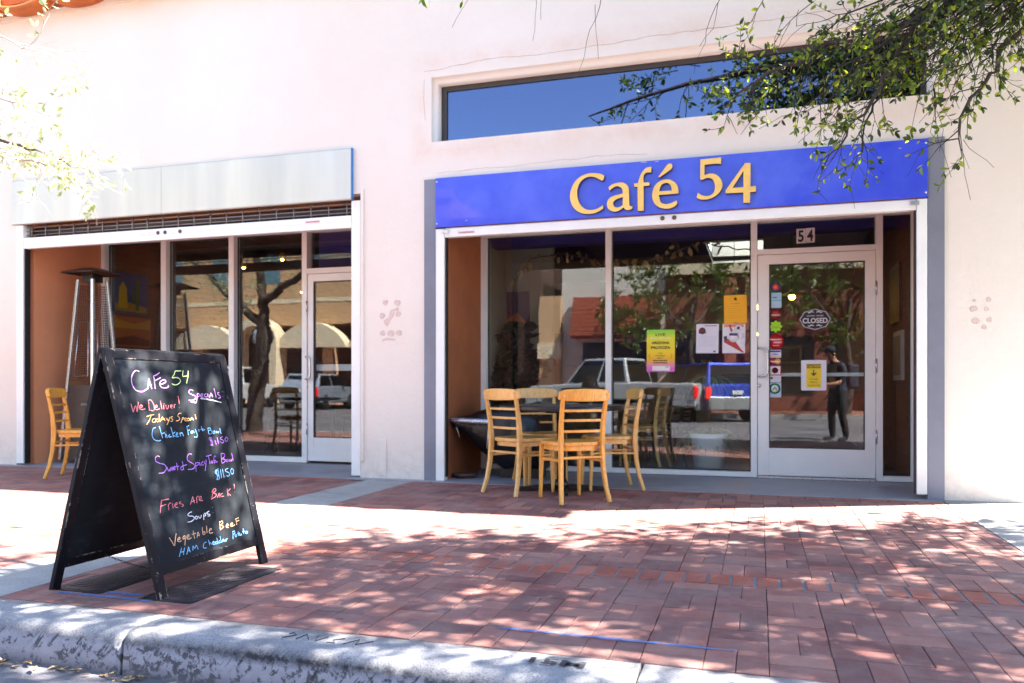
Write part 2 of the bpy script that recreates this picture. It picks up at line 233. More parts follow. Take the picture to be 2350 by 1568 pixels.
CHALK=[
('pink',.0055,[[(-4.051,.999),(-4.052,1.001),(-4.055,1.003),(-4.058,1.004),(-4.062,1.005),(-4.067,1.005),(-4.072,1.004),(-4.078,1.001),(-4.084,.997),(-4.089,.993),(-4.094,.987),(-4.099,.981),(-4.103,.975),(-4.106,.969),(-4.108,.962),(-4.11,.956),(-4.11,.95),(-4.11,.943),(-4.109,.937),(-4.108,.932),(-4.106,.927),(-4.103,.922),(-4.1,.918),(-4.096,.914),(-4.091,.912),(-4.085,.909),(-4.078,.908),(-4.071,.907),(-4.065,.907),(-4.058,.907),(-4.052,.909),(-4.045,.911),(-4.037,.915),(-4.03,.918),(-4.024,.922),(-4.018,.925),(-4.014,.928)],[(-4.002,.969),(-4.003,.964),(-4.006,.958),(-4.009,.949),(-4.014,.938),(-4.02,.925),(-4.025,.916)],[(-4.002,.969),(-4.001,.963),(-4.0,.954),(-4.0,.945),(-3.999,.935),(-3.998,.926),(-3.998,.919)],[(-4.017,.935),(-3.992,.939)],[(-3.968,.98),(-3.968,.976),(-3.967,.971),(-3.968,.964),(-3.969,.957),(-3.971,.948),(-3.972,.94),(-3.973,.932),(-3.975,.924),(-3.975,.919)],[(-3.968,.98),(-3.963,.982),(-3.955,.984),(-3.948,.986),(-3.939,.99),(-3.929,.995),(-3.923,.998)],[(-3.969,.959),(-3.964,.96),(-3.956,.962),(-3.948,.964),(-3.939,.968),(-3.93,.971),(-3.924,.974)],[(-3.936,.94),(-3.93,.941),(-3.922,.943),(-3.915,.945),(-3.908,.947),(-3.901,.95),(-3.897,.952),(-3.895,.955),(-3.896,.959),(-3.898,.961),(-3.901,.962),(-3.907,.963),(-3.912,.962),(-3.918,.96),(-3.924,.958),(-3.93,.955),(-3.934,.951),(-3.937,.947),(-3.939,.942),(-3.939,.938),(-3.939,.933),(-3.936,.929),(-3.932,.926),(-3.925,.924),(-3.918,.923),(-3.911,.923),(-3.904,.924),(-3.897,.925),(-3.892,.927),(-3.888,.929),(-3.885,.931),(-3.885,.934),(-3.886,.936),(-3.887,.937)]]),
('green',.0055,[[(-3.774,1.009),(-3.78,1.009),(-3.787,1.008),(-3.794,1.008),(-3.801,1.008),(-3.808,1.008),(-3.814,1.007),(-3.819,1.003),(-3.823,.997),(-3.828,.99),(-3.836,.984),(-3.844,.977),(-3.848,.973),(-3.844,.972),(-3.835,.974),(-3.826,.975),(-3.819,.975),(-3.812,.974),(-3.806,.973),(-3.801,.971),(-3.798,.968),(-3.796,.965),(-3.795,.962),(-3.796,.958),(-3.798,.954),(-3.802,.95),(-3.807,.947),(-3.814,.944),(-3.821,.941),(-3.83,.939),(-3.838,.938),(-3.846,.939),(-3.853,.942),(-3.857,.944)],[(-3.759,1.011),(-3.761,1.007),(-3.764,1.002),(-3.766,.996),(-3.769,.991),(-3.772,.986),(-3.772,.982),(-3.768,.981),(-3.76,.982),(-3.753,.983),(-3.744,.983),(-3.736,.985),(-3.73,.985)],[(-3.723,1.01),(-3.726,1.004),(-3.729,.995),(-3.734,.984),(-3.741,.971),(-3.75,.957),(-3.756,.946)]]),
('pink',.0045,[[(-3.722,.909),(-3.726,.911),(-3.733,.914),(-3.74,.915),(-3.747,.911),(-3.754,.906),(-3.757,.901),(-3.753,.896),(-3.745,.893),(-3.736,.889),(-3.728,.886),(-3.72,.884),(-3.715,.88),(-3.715,.876),(-3.719,.871),(-3.724,.866),(-3.732,.863),(-3.741,.861),(-3.75,.86),(-3.758,.86),(-3.765,.861),(-3.769,.862)],[(-3.698,.894),(-3.699,.89),(-3.701,.884),(-3.704,.877),(-3.709,.868),(-3.715,.857),(-3.719,.849)],[(-3.699,.891),(-3.695,.893),(-3.69,.894),(-3.686,.894),(-3.684,.891),(-3.684,.887),(-3.685,.883),(-3.69,.88),(-3.697,.878),(-3.701,.877)],[(-3.678,.88),(-3.673,.881),(-3.665,.883),(-3.66,.885),(-3.658,.889),(-3.658,.892),(-3.661,.894),(-3.665,.893),(-3.672,.889),(-3.676,.885),(-3.678,.881),(-3.678,.877),(-3.676,.874),(-3.671,.874),(-3.664,.875),(-3.659,.875)],[(-3.631,.894),(-3.636,.892),(-3.641,.891),(-3.646,.888),(-3.648,.884),(-3.649,.88),(-3.648,.876),(-3.644,.876),(-3.637,.877),(-3.633,.877)],[(-3.619,.894),(-3.623,.877)],[(-3.613,.873),(-3.607,.881),(-3.6,.891),(-3.594,.896),(-3.59,.891),(-3.588,.882),(-3.587,.874)],[(-3.606,.882),(-3.588,.883)],[(-3.562,.92),(-3.562,.913),(-3.561,.905),(-3.561,.896),(-3.561,.887),(-3.562,.877),(-3.562,.871)],[(-3.529,.899),(-3.533,.898),(-3.538,.897),(-3.541,.896),(-3.543,.893),(-3.544,.89),(-3.543,.887),(-3.539,.885),(-3.533,.883),(-3.529,.881),(-3.528,.877),(-3.528,.873),(-3.531,.87),(-3.537,.869),(-3.544,.868),(-3.549,.868)],[(-3.5,.904),(-3.5,.902)],[(-3.507,.878),(-3.506,.876)]]),
('white',.005,[[(-3.682,.868),(-3.665,.867),(-3.639,.865),(-3.613,.861),(-3.584,.856),(-3.553,.85),(-3.531,.845)],[(-3.757,.853),(-3.722,.848)]]),
('red',.0045,[[(-4.144,.853),(-4.143,.848),(-4.143,.842),(-4.143,.835),(-4.143,.827),(-4.143,.819),(-4.142,.815),(-4.138,.819),(-4.133,.828),(-4.128,.835),(-4.124,.839),(-4.121,.842),(-4.118,.842),(-4.118,.839),(-4.118,.833),(-4.118,.828),(-4.119,.822),(-4.12,.816),(-4.119,.814),(-4.116,.82),(-4.111,.83),(-4.107,.839),(-4.103,.847),(-4.1,.855),(-4.098,.86)],[(-4.1,.832),(-4.096,.833),(-4.09,.834),(-4.085,.835),(-4.082,.838),(-4.08,.841),(-4.08,.843),(-4.082,.844),(-4.085,.845),(-4.089,.845),(-4.092,.843),(-4.095,.84),(-4.097,.837),(-4.098,.833),(-4.098,.83),(-4.097,.827),(-4.094,.826),(-4.089,.825),(-4.084,.824),(-4.078,.825),(-4.071,.826),(-4.066,.827)],[(-4.035,.866),(-4.036,.86),(-4.037,.853),(-4.039,.844),(-4.041,.835),(-4.042,.825),(-4.044,.818)],[(-4.035,.866),(-4.031,.867),(-4.026,.868),(-4.02,.868),(-4.017,.864),(-4.013,.859),(-4.011,.853),(-4.009,.848),(-4.008,.842),(-4.008,.837),(-4.009,.831),(-4.01,.826),(-4.012,.822),(-4.016,.819),(-4.02,.818),(-4.024,.817),(-4.028,.817),(-4.032,.819),(-4.035,.821)],[(-4.003,.832),(-3.999,.832),(-3.994,.833),(-3.991,.835),(-3.989,.837),(-3.989,.84),(-3.99,.842),(-3.993,.842),(-3.997,.84),(-4.001,.838),(-4.004,.834),(-4.006,.83),(-4.006,.827),(-4.005,.824),(-4.001,.822),(-3.997,.821),(-3.99,.822),(-3.982,.824),(-3.976,.826)],[(-3.961,.862),(-3.961,.857),(-3.962,.85),(-3.962,.843),(-3.963,.835),(-3.963,.828),(-3.963,.823)],[(-3.947,.842),(-3.951,.822)],[(-3.943,.849)],[(-3.931,.842),(-3.932,.839),(-3.933,.834),(-3.933,.83),(-3.933,.826),(-3.932,.824),(-3.931,.822),(-3.928,.823),(-3.925,.824),(-3.922,.827),(-3.919,.832),(-3.916,.837),(-3.914,.841)],[(-3.906,.831),(-3.902,.832),(-3.897,.833),(-3.893,.835),(-3.892,.837),(-3.892,.84),(-3.894,.842),(-3.896,.842),(-3.899,.841),(-3.902,.839),(-3.904,.836),(-3.905,.832),(-3.905,.829),(-3.903,.827),(-3.899,.826),(-3.896,.825)],[(-3.882,.826),(-3.881,.83),(-3.879,.836),(-3.877,.841),(-3.873,.842),(-3.869,.843),(-3.866,.843)],[(-3.837,.883),(-3.837,.879),(-3.838,.872),(-3.838,.865),(-3.839,.857),(-3.84,.85),(-3.841,.845)],[(-3.845,.827),(-3.845,.826)]]),
('orange',.0045,[[(-4.068,.791),(-4.063,.792),(-4.057,.794),(-4.049,.796),(-4.04,.797),(-4.029,.798),(-4.021,.799)],[(-4.039,.797),(-4.043,.792),(-4.049,.784),(-4.055,.776),(-4.064,.768),(-4.073,.761),(-4.079,.755)],[(-4.034,.78),(-4.036,.778),(-4.039,.774),(-4.041,.771),(-4.041,.768),(-4.04,.765),(-4.037,.764),(-4.033,.763),(-4.028,.764),(-4.024,.765),(-4.021,.768),(-4.019,.771),(-4.018,.774),(-4.019,.776),(-4.02,.778),(-4.023,.78),(-4.026,.78),(-4.031,.779),(-4.034,.779)],[(-4.001,.778),(-4.004,.778),(-4.007,.778),(-4.011,.777),(-4.013,.774),(-4.015,.77),(-4.015,.767),(-4.013,.766),(-4.01,.764),(-4.006,.765),(-4.003,.767),(-3.998,.771),(-3.995,.774)],[(-3.988,.802),(-3.989,.798),(-3.99,.792),(-3.992,.786),(-3.993,.778),(-3.993,.77),(-3.994,.764)],[(-3.986,.769),(-3.982,.774),(-3.977,.781),(-3.972,.785),(-3.968,.781),(-3.963,.773),(-3.96,.767)],[(-3.979,.774),(-3.962,.776)],[(-3.946,.78),(-3.946,.777),(-3.946,.772),(-3.944,.769),(-3.942,.769),(-3.938,.77),(-3.935,.771)],[(-3.925,.783),(-3.928,.779),(-3.932,.773),(-3.937,.766),(-3.943,.76),(-3.95,.753),(-3.955,.748)],[(-3.906,.785),(-3.909,.784),(-3.913,.784),(-3.917,.783),(-3.919,.781),(-3.92,.779),(-3.92,.777),(-3.917,.775),(-3.913,.774),(-3.91,.773),(-3.91,.77),(-3.912,.767),(-3.914,.764),(-3.918,.763),(-3.923,.763),(-3.926,.764)],[(-3.844,.799),(-3.849,.799),(-3.855,.799),(-3.86,.798),(-3.865,.794),(-3.869,.79),(-3.871,.786),(-3.869,.784),(-3.866,.782),(-3.863,.781),(-3.861,.777),(-3.861,.774),(-3.862,.771),(-3.867,.768),(-3.873,.765),(-3.878,.764),(-3.883,.764),(-3.887,.764),(-3.89,.764)],[(-3.843,.777),(-3.845,.774),(-3.847,.77),(-3.85,.765),(-3.854,.761),(-3.858,.756),(-3.861,.753)],[(-3.843,.776),(-3.84,.777),(-3.835,.778),(-3.832,.778),(-3.831,.777),(-3.832,.774),(-3.834,.772),(-3.838,.771),(-3.843,.769),(-3.847,.769)],[(-3.828,.768),(-3.825,.769),(-3.82,.77),(-3.817,.771),(-3.816,.773),(-3.818,.775),(-3.82,.776),(-3.823,.775),(-3.827,.773),(-3.829,.77),(-3.831,.767),(-3.831,.764),(-3.83,.762),(-3.826,.761),(-3.821,.761),(-3.816,.761)],[(-3.799,.774),(-3.803,.773),(-3.808,.771),(-3.812,.769),(-3.814,.766),(-3.814,.763),(-3.813,.761),(-3.81,.761),(-3.805,.761),(-3.802,.762)],[(-3.793,.773),(-3.795,.761)],[(-3.791,.761),(-3.788,.766),(-3.782,.772),(-3.778,.775),(-3.774,.772),(-3.771,.766),(-3.769,.762)],[(-3.788,.766),(-3.769,.767)],[(-3.749,.789),(-3.749,.786),(-3.749,.783),(-3.749,.779),(-3.749,.774),(-3.75,.769),(-3.75,.766)]]),
('blue',.0045,[[(-4.029,.738),(-4.033,.738),(-4.038,.738),(-4.042,.737),(-4.047,.734),(-4.051,.729),(-4.054,.724),(-4.057,.719),(-4.06,.712),(-4.062,.706),(-4.062,.7),(-4.061,.694),(-4.059,.689),(-4.056,.686),(-4.053,.683),(-4.049,.681),(-4.044,.679),(-4.038,.678),(-4.033,.677),(-4.026,.677),(-4.02,.679),(-4.016,.679)],[(-4.005,.744),(-4.005,.737),(-4.004,.727),(-4.004,.717),(-4.003,.706),(-4.002,.696),(-4.002,.688)],[(-3.999,.707),(-3.996,.709),(-3.991,.711),(-3.987,.712),(-3.984,.712),(-3.981,.71),(-3.979,.707),(-3.979,.701),(-3.981,.694),(-3.982,.689)],[(-3.972,.705),(-3.973,.686)],[(-3.97,.716),(-3.97,.715)],[(-3.95,.702),(-3.953,.701),(-3.956,.699),(-3.959,.697),(-3.961,.695),(-3.961,.692),(-3.96,.69),(-3.955,.69),(-3.948,.691),(-3.943,.691)],[(-3.933,.737),(-3.933,.732),(-3.932,.724),(-3.932,.715),(-3.932,.705),(-3.932,.695),(-3.933,.687)],[(-3.913,.712),(-3.919,.709),(-3.928,.706),(-3.932,.703),(-3.93,.698),(-3.923,.693),(-3.918,.69)],[(-3.911,.697),(-3.907,.697),(-3.903,.698),(-3.9,.7),(-3.899,.702),(-3.899,.706),(-3.901,.707),(-3.903,.707),(-3.907,.704),(-3.909,.702),(-3.911,.698),(-3.911,.693),(-3.91,.689),(-3.906,.689),(-3.9,.689),(-3.896,.69)],[(-3.883,.707),(-3.884,.689)],[(-3.882,.702),(-3.878,.703),(-3.874,.705),(-3.87,.705),(-3.868,.704),(-3.867,.702),(-3.865,.699),(-3.865,.695),(-3.864,.691),(-3.864,.688)],[(-3.827,.734),(-3.827,.729),(-3.827,.722),(-3.827,.714),(-3.828,.706),(-3.828,.698),(-3.829,.692)],[(-3.828,.733),(-3.81,.737)],[(-3.829,.712),(-3.812,.716)],[(-3.794,.71),(-3.798,.709),(-3.803,.708),(-3.806,.707),(-3.808,.704),(-3.808,.701),(-3.807,.699),(-3.804,.699),(-3.799,.701),(-3.795,.702),(-3.793,.705),(-3.791,.708),(-3.789,.709),(-3.788,.707),(-3.786,.702),(-3.785,.699)],[(-3.774,.717),(-3.772,.712),(-3.771,.705),(-3.769,.698),(-3.768,.693),(-3.768,.689),(-3.768,.686),(-3.771,.682),(-3.774,.679),(-3.778,.677),(-3.784,.678),(-3.789,.679),(-3.793,.681)],[(-3.748,.716),(-3.749,.705)],[(-3.725,.73),(-3.725,.727),(-3.724,.722),(-3.724,.717),(-3.724,.713),(-3.724,.709),(-3.724,.706)],[(-3.736,.714),(-3.715,.717)],[(-3.718,.712),(-3.72,.711),(-3.721,.709),(-3.722,.708),(-3.72,.708),(-3.717,.707),(-3.714,.708),(-3.713,.709),(-3.712,.711),(-3.711,.713),(-3.708,.713),(-3.706,.712),(-3.704,.711)]]),
('blue',.0045,[[(-3.681,.718),(-3.681,.714),(-3.681,.708),(-3.681,.702),(-3.683,.697),(-3.684,.693),(-3.684,.689),(-3.679,.688),(-3.672,.687),(-3.665,.688),(-3.66,.691),(-3.656,.694),(-3.654,.698),(-3.655,.701),(-3.658,.704),(-3.662,.706),(-3.668,.707),(-3.674,.706),(-3.678,.706)],[(-3.68,.718),(-3.675,.718),(-3.668,.718),(-3.663,.717),(-3.661,.714),(-3.661,.711),(-3.662,.709)],[(-3.639,.701),(-3.642,.7),(-3.646,.697),(-3.649,.695),(-3.65,.692),(-3.649,.69),(-3.648,.688),(-3.645,.688),(-3.64,.689),(-3.637,.691),(-3.635,.693),(-3.634,.696),(-3.634,.698),(-3.636,.7),(-3.638,.701),(-3.639,.701)],[(-3.622,.7),(-3.623,.697),(-3.624,.692),(-3.624,.69),(-3.621,.691),(-3.617,.694),(-3.614,.696),(-3.612,.694),(-3.612,.69),(-3.61,.689),(-3.607,.692),(-3.603,.697),(-3.6,.7)],[(-3.592,.713),(-3.592,.709),(-3.592,.703),(-3.592,.697),(-3.592,.692),(-3.592,.687),(-3.592,.684)]]),
('purple',.0045,[[(-3.674,.669),(-3.678,.67),(-3.683,.67),(-3.687,.669),(-3.689,.666),(-3.69,.662),(-3.689,.659),(-3.685,.657),(-3.68,.655),(-3.676,.653),(-3.674,.649),(-3.672,.644),(-3.673,.64),(-3.675,.636),(-3.68,.633),(-3.683,.631),(-3.687,.632),(-3.69,.633),(-3.692,.634)],[(-3.679,.671),(-3.685,.628)],[(-3.671,.672),(-3.675,.627)],[(-3.65,.654),(-3.647,.631)],[(-3.628,.668),(-3.629,.635)],[(-3.613,.644),(-3.612,.643)],[(-3.586,.668),(-3.591,.667),(-3.599,.665),(-3.604,.664),(-3.605,.661),(-3.605,.658),(-3.603,.656),(-3.598,.654),(-3.593,.653),(-3.588,.651),(-3.586,.648),(-3.585,.644),(-3.586,.641),(-3.589,.639),(-3.593,.638),(-3.597,.637),(-3.601,.637),(-3.604,.638),(-3.607,.639)],[(-3.56,.663),(-3.563,.661),(-3.568,.658),(-3.571,.655),(-3.572,.651),(-3.571,.646),(-3.569,.643),(-3.566,.642),(-3.561,.643),(-3.556,.645),(-3.553,.648),(-3.55,.652),(-3.548,.656),(-3.549,.659),(-3.552,.662),(-3.555,.664),(-3.558,.664),(-3.56,.663),(-3.562,.662)]]),
('purple',.0045,[[(-4.047,.605),(-4.05,.607),(-4.054,.609),(-4.058,.61),(-4.062,.609),(-4.067,.607),(-4.071,.605),(-4.074,.602),(-4.076,.598),(-4.077,.594),(-4.077,.59),(-4.075,.586),(-4.071,.583),(-4.066,.58),(-4.06,.578),(-4.053,.575),(-4.046,.573),(-4.038,.571),(-4.031,.568),(-4.026,.565),(-4.023,.56),(-4.021,.556),(-4.022,.551),(-4.024,.547),(-4.028,.542),(-4.034,.538),(-4.04,.534),(-4.048,.531),(-4.058,.531),(-4.069,.532),(-4.076,.532)],[(-4.016,.555),(-4.016,.552),(-4.016,.548),(-4.015,.543),(-4.014,.539),(-4.013,.535),(-4.012,.534),(-4.009,.536),(-4.006,.542),(-4.003,.544),(-4.003,.541),(-4.004,.536),(-4.003,.534),(-4.001,.538),(-3.997,.545),(-3.995,.551)],[(-3.992,.543),(-3.989,.543),(-3.985,.544),(-3.982,.545),(-3.981,.547),(-3.982,.55),(-3.983,.552),(-3.985,.552),(-3.988,.55),(-3.991,.548),(-3.992,.544),(-3.993,.54),(-3.992,.537),(-3.99,.537),(-3.985,.538),(-3.982,.539)],[(-3.977,.544),(-3.974,.544),(-3.97,.545),(-3.967,.545),(-3.966,.548),(-3.966,.551),(-3.968,.553),(-3.97,.552),(-3.973,.551),(-3.975,.549),(-3.977,.545),(-3.978,.541),(-3.977,.538),(-3.974,.538),(-3.97,.539),(-3.967,.54)],[(-3.951,.568),(-3.951,.563),(-3.952,.556),(-3.952,.549),(-3.953,.543),(-3.953,.537),(-3.954,.533)],[(-3.963,.552),(-3.94,.551)],[(-3.912,.542),(-3.915,.544),(-3.92,.546),(-3.924,.547),(-3.928,.546),(-3.931,.543),(-3.933,.54),(-3.933,.537),(-3.932,.534),(-3.929,.532),(-3.924,.532),(-3.918,.534),(-3.914,.535)],[(-3.912,.572),(-3.912,.566),(-3.912,.558),(-3.913,.55),(-3.914,.542),(-3.915,.535),(-3.916,.531)],[(-3.92,.549),(-3.889,.553)],[(-3.838,.597),(-3.841,.599),(-3.846,.602),(-3.851,.603),(-3.857,.601),(-3.863,.598),(-3.868,.594),(-3.872,.59),(-3.875,.585),(-3.876,.58),(-3.876,.576),(-3.874,.572),(-3.87,.568),(-3.864,.564),(-3.855,.56),(-3.848,.556),(-3.842,.552),(-3.838,.547),(-3.836,.543),(-3.837,.539),(-3.841,.535),(-3.845,.532),(-3.851,.53),(-3.857,.529),(-3.864,.529),(-3.872,.529),(-3.881,.53),(-3.887,.53)],[(-3.826,.556),(-3.827,.551),(-3.828,.544),(-3.83,.537),(-3.832,.528),(-3.834,.52),(-3.836,.514)],[(-3.827,.554),(-3.822,.555),(-3.814,.556),(-3.808,.557),(-3.805,.555),(-3.803,.552),(-3.804,.549),(-3.808,.546),(-3.815,.544),(-3.821,.542),(-3.824,.542),(-3.827,.542),(-3.829,.543)],[(-3.798,.556),(-3.798,.538)],[(-3.796,.567),(-3.796,.566)],[(-3.772,.556),(-3.776,.555),(-3.781,.554),(-3.784,.552),(-3.786,.548),(-3.787,.544),(-3.786,.541),(-3.782,.54),(-3.776,.541),(-3.771,.542)],[(-3.762,.557),(-3.763,.554),(-3.763,.549),(-3.763,.545),(-3.76,.544),(-3.756,.546),(-3.753,.547)],[(-3.747,.564),(-3.75,.558),(-3.753,.549),(-3.757,.539),(-3.763,.529),(-3.769,.518),(-3.773,.511)],[(-3.741,.58),(-3.702,.584)],[(-3.726,.58),(-3.726,.575),(-3.725,.568),(-3.725,.562),(-3.726,.554),(-3.726,.547),(-3.727,.541)],[(-3.707,.555),(-3.71,.554),(-3.713,.552),(-3.716,.551),(-3.716,.548),(-3.715,.545),(-3.713,.543),(-3.71,.543),(-3.706,.545),(-3.704,.547),(-3.704,.55),(-3.704,.553),(-3.705,.555)],[(-3.671,.57),(-3.673,.572),(-3.676,.576),(-3.68,.577),(-3.684,.574),(-3.687,.569),(-3.69,.564),(-3.692,.556),(-3.692,.547),(-3.693,.541)],[(-3.698,.554),(-3.68,.556)],[(-3.679,.552),(-3.68,.549),(-3.681,.546),(-3.68,.543),(-3.678,.545),(-3.675,.547),(-3.672,.549),(-3.671,.548),(-3.671,.546),(-3.671,.544)],[(-3.629,.584),(-3.63,.577),(-3.632,.568),(-3.634,.559),(-3.636,.55),(-3.637,.541),(-3.638,.536)],[(-3.629,.584),(-3.622,.584),(-3.612,.584),(-3.605,.582),(-3.603,.578),(-3.604,.572),(-3.607,.567),(-3.615,.563),(-3.625,.56),(-3.632,.558)],[(-3.632,.558),(-3.626,.557),(-3.618,.556),(-3.612,.554),(-3.609,.551),(-3.609,.547),(-3.612,.543),(-3.619,.54),(-3.629,.537),(-3.636,.535)],[(-3.592,.552),(-3.596,.551),(-3.6,.549),(-3.603,.547),(-3.603,.544),(-3.601,.541),(-3.599,.54),(-3.596,.54),(-3.591,.541),(-3.588,.543),(-3.587,.545),(-3.588,.549),(-3.589,.551)],[(-3.577,.551),(-3.578,.547),(-3.579,.542),(-3.579,.539),(-3.576,.541),(-3.572,.544),(-3.568,.546),(-3.567,.544),(-3.566,.54),(-3.565,.539),(-3.561,.542),(-3.556,.547),(-3.552,.551)],[(-3.546,.58),(-3.546,.575),(-3.546,.568),(-3.546,.561),(-3.547,.554),(-3.548,.546),(-3.548,.54)]]),
('blue',.0045,[[(-3.681,.504),(-3.686,.505),(-3.692,.506),(-3.698,.505),(-3.701,.502),(-3.704,.498),(-3.704,.493),(-3.7,.489),(-3.694,.486),(-3.689,.481),(-3.686,.477),(-3.683,.472),(-3.682,.468),(-3.683,.465),(-3.685,.462),(-3.689,.461),(-3.695,.461),(-3.702,.462),(-3.707,.463)],[(-3.691,.512),(-3.698,.457)],[(-3.678,.514),(-3.685,.461)],[(-3.661,.507),(-3.667,.464)],[(-3.645,.508),(-3.648,.465)],[(-3.638,.471),(-3.638,.469)],[(-3.602,.506),(-3.608,.505),(-3.616,.504),(-3.623,.503),(-3.625,.5),(-3.626,.496),(-3.624,.493),(-3.619,.49),(-3.611,.488),(-3.605,.485),(-3.602,.482),(-3.6,.478),(-3.601,.474),(-3.605,.471),(-3.611,.468),(-3.616,.467),(-3.62,.468),(-3.624,.47),(-3.626,.472)],[(-3.572,.503),(-3.576,.501),(-3.582,.498),(-3.586,.494),(-3.587,.488),(-3.587,.482),(-3.586,.478),(-3.583,.476),(-3.578,.475),(-3.574,.475),(-3.571,.479),(-3.567,.484),(-3.565,.489),(-3.565,.494),(-3.567,.498),(-3.569,.501),(-3.571,.502),(-3.573,.502),(-3.575,.502)]]),
('red',.0045,[[(-4.096,.414),(-4.099,.408),(-4.103,.398),(-4.108,.389),(-4.113,.378),(-4.118,.367),(-4.122,.359)],[(-4.097,.412),(-4.091,.412),(-4.082,.412),(-4.073,.412),(-4.065,.412),(-4.056,.412),(-4.05,.411)],[(-4.108,.387),(-4.076,.391)],[(-4.062,.389),(-4.063,.385),(-4.064,.38),(-4.065,.375),(-4.065,.371),(-4.066,.367),(-4.067,.364)],[(-4.063,.384),(-4.061,.387),(-4.058,.39),(-4.054,.392),(-4.051,.393),(-4.047,.393),(-4.044,.393)],[(-4.036,.39),(-4.038,.367)],[(-4.028,.401),(-4.028,.4)],[(-4.025,.379),(-4.019,.38),(-4.012,.381),(-4.007,.383),(-4.006,.385),(-4.007,.388),(-4.01,.389),(-4.013,.388),(-4.018,.386),(-4.022,.383),(-4.024,.379),(-4.025,.375),(-4.024,.371),(-4.019,.369),(-4.012,.368),(-4.007,.367)],[(-3.98,.39),(-3.983,.389),(-3.988,.389),(-3.992,.388),(-3.993,.387),(-3.994,.385),(-3.992,.383),(-3.987,.381),(-3.979,.379),(-3.974,.377),(-3.971,.374),(-3.97,.372),(-3.971,.37),(-3.975,.368),(-3.98,.368),(-3.984,.368)],[(-3.897,.402),(-3.9,.399),(-3.904,.394),(-3.909,.388),(-3.915,.381),(-3.921,.373),(-3.926,.368)],[(-3.897,.402),(-3.897,.398),(-3.897,.392),(-3.897,.386),(-3.897,.38),(-3.897,.374),(-3.897,.37)],[(-3.911,.38),(-3.891,.382)],[(-3.874,.395),(-3.88,.369)],[(-3.876,.391),(-3.874,.393),(-3.87,.396),(-3.866,.398),(-3.863,.399),(-3.86,.398),(-3.858,.398)],[(-3.861,.383),(-3.856,.383),(-3.849,.384),(-3.844,.386),(-3.842,.39),(-3.842,.394),(-3.844,.396),(-3.848,.396),(-3.853,.393),(-3.857,.391),(-3.859,.387),(-3.86,.382),(-3.859,.379),(-3.853,.377),(-3.843,.376),(-3.837,.375)],[(-3.75,.411),(-3.753,.406),(-3.757,.399),(-3.761,.392),(-3.767,.385),(-3.773,.377),(-3.777,.372)],[(-3.762,.405),(-3.757,.409),(-3.749,.414),(-3.742,.418),(-3.737,.419),(-3.732,.418),(-3.729,.417),(-3.728,.415),(-3.728,.412),(-3.731,.409),(-3.738,.405),(-3.748,.402),(-3.755,.399)],[(-3.755,.399),(-3.749,.398),(-3.74,.395),(-3.734,.393),(-3.734,.389),(-3.736,.385),(-3.74,.382),(-3.746,.38),(-3.754,.378),(-3.761,.376),(-3.767,.375),(-3.772,.374),(-3.775,.373)],[(-3.731,.375),(-3.727,.379),(-3.722,.384),(-3.717,.389),(-3.713,.392),(-3.709,.394),(-3.708,.393),(-3.709,.387),(-3.712,.378),(-3.715,.372)],[(-3.725,.382),(-3.71,.382)],[(-3.685,.39),(-3.69,.389),(-3.696,.389),(-3.7,.387),(-3.703,.383),(-3.704,.379),(-3.702,.376),(-3.696,.375),(-3.687,.375),(-3.681,.375)],[(-3.645,.408),(-3.646,.403),(-3.647,.397),(-3.648,.39),(-3.649,.384),(-3.65,.377),(-3.651,.372)],[(-3.621,.405),(-3.63,.401),(-3.642,.395),(-3.649,.389),(-3.645,.382),(-3.637,.376),(-3.631,.371)],[(-3.594,.384),(-3.594,.383)],[(-3.591,.406),(-3.591,.401)]]),
('red',.0045,[[(-3.584,.424),(-3.589,.406)]]),
('white',.0045,[[(-3.927,.334),(-3.93,.334),(-3.936,.334),(-3.941,.333),(-3.947,.331),(-3.953,.328),(-3.957,.326),(-3.957,.323),(-3.955,.321),(-3.951,.319),(-3.944,.317),(-3.934,.316),(-3.927,.314),(-3.923,.311),(-3.92,.308),(-3.919,.305),(-3.921,.303),(-3.924,.3),(-3.929,.297),(-3.935,.295),(-3.941,.293),(-3.948,.292),(-3.955,.292),(-3.963,.293),(-3.968,.293)],[(-3.907,.311),(-3.909,.309),(-3.913,.307),(-3.914,.305),(-3.914,.302),(-3.912,.299),(-3.91,.297),(-3.907,.297),(-3.903,.298),(-3.9,.3),(-3.899,.303),(-3.899,.306),(-3.899,.308),(-3.901,.31),(-3.905,.31),(-3.907,.311)],[(-3.888,.309),(-3.889,.307),(-3.89,.303),(-3.889,.301),(-3.887,.299),(-3.883,.298),(-3.88,.298),(-3.876,.301),(-3.873,.306),(-3.87,.31)],[(-3.854,.31),(-3.861,.286)],[(-3.855,.308),(-3.851,.311),(-3.846,.314),(-3.842,.315),(-3.84,.313),(-3.84,.309),(-3.841,.305),(-3.845,.303),(-3.85,.302),(-3.854,.301)],[(-3.811,.32),(-3.816,.319),(-3.823,.317),(-3.829,.315),(-3.831,.313),(-3.831,.311),(-3.829,.309),(-3.824,.308),(-3.817,.306),(-3.813,.304),(-3.811,.302),(-3.812,.3),(-3.815,.298),(-3.819,.298),(-3.825,.299),(-3.829,.299)],[(-3.782,.335),(-3.782,.334)],[(-3.787,.309),(-3.787,.308)]]),
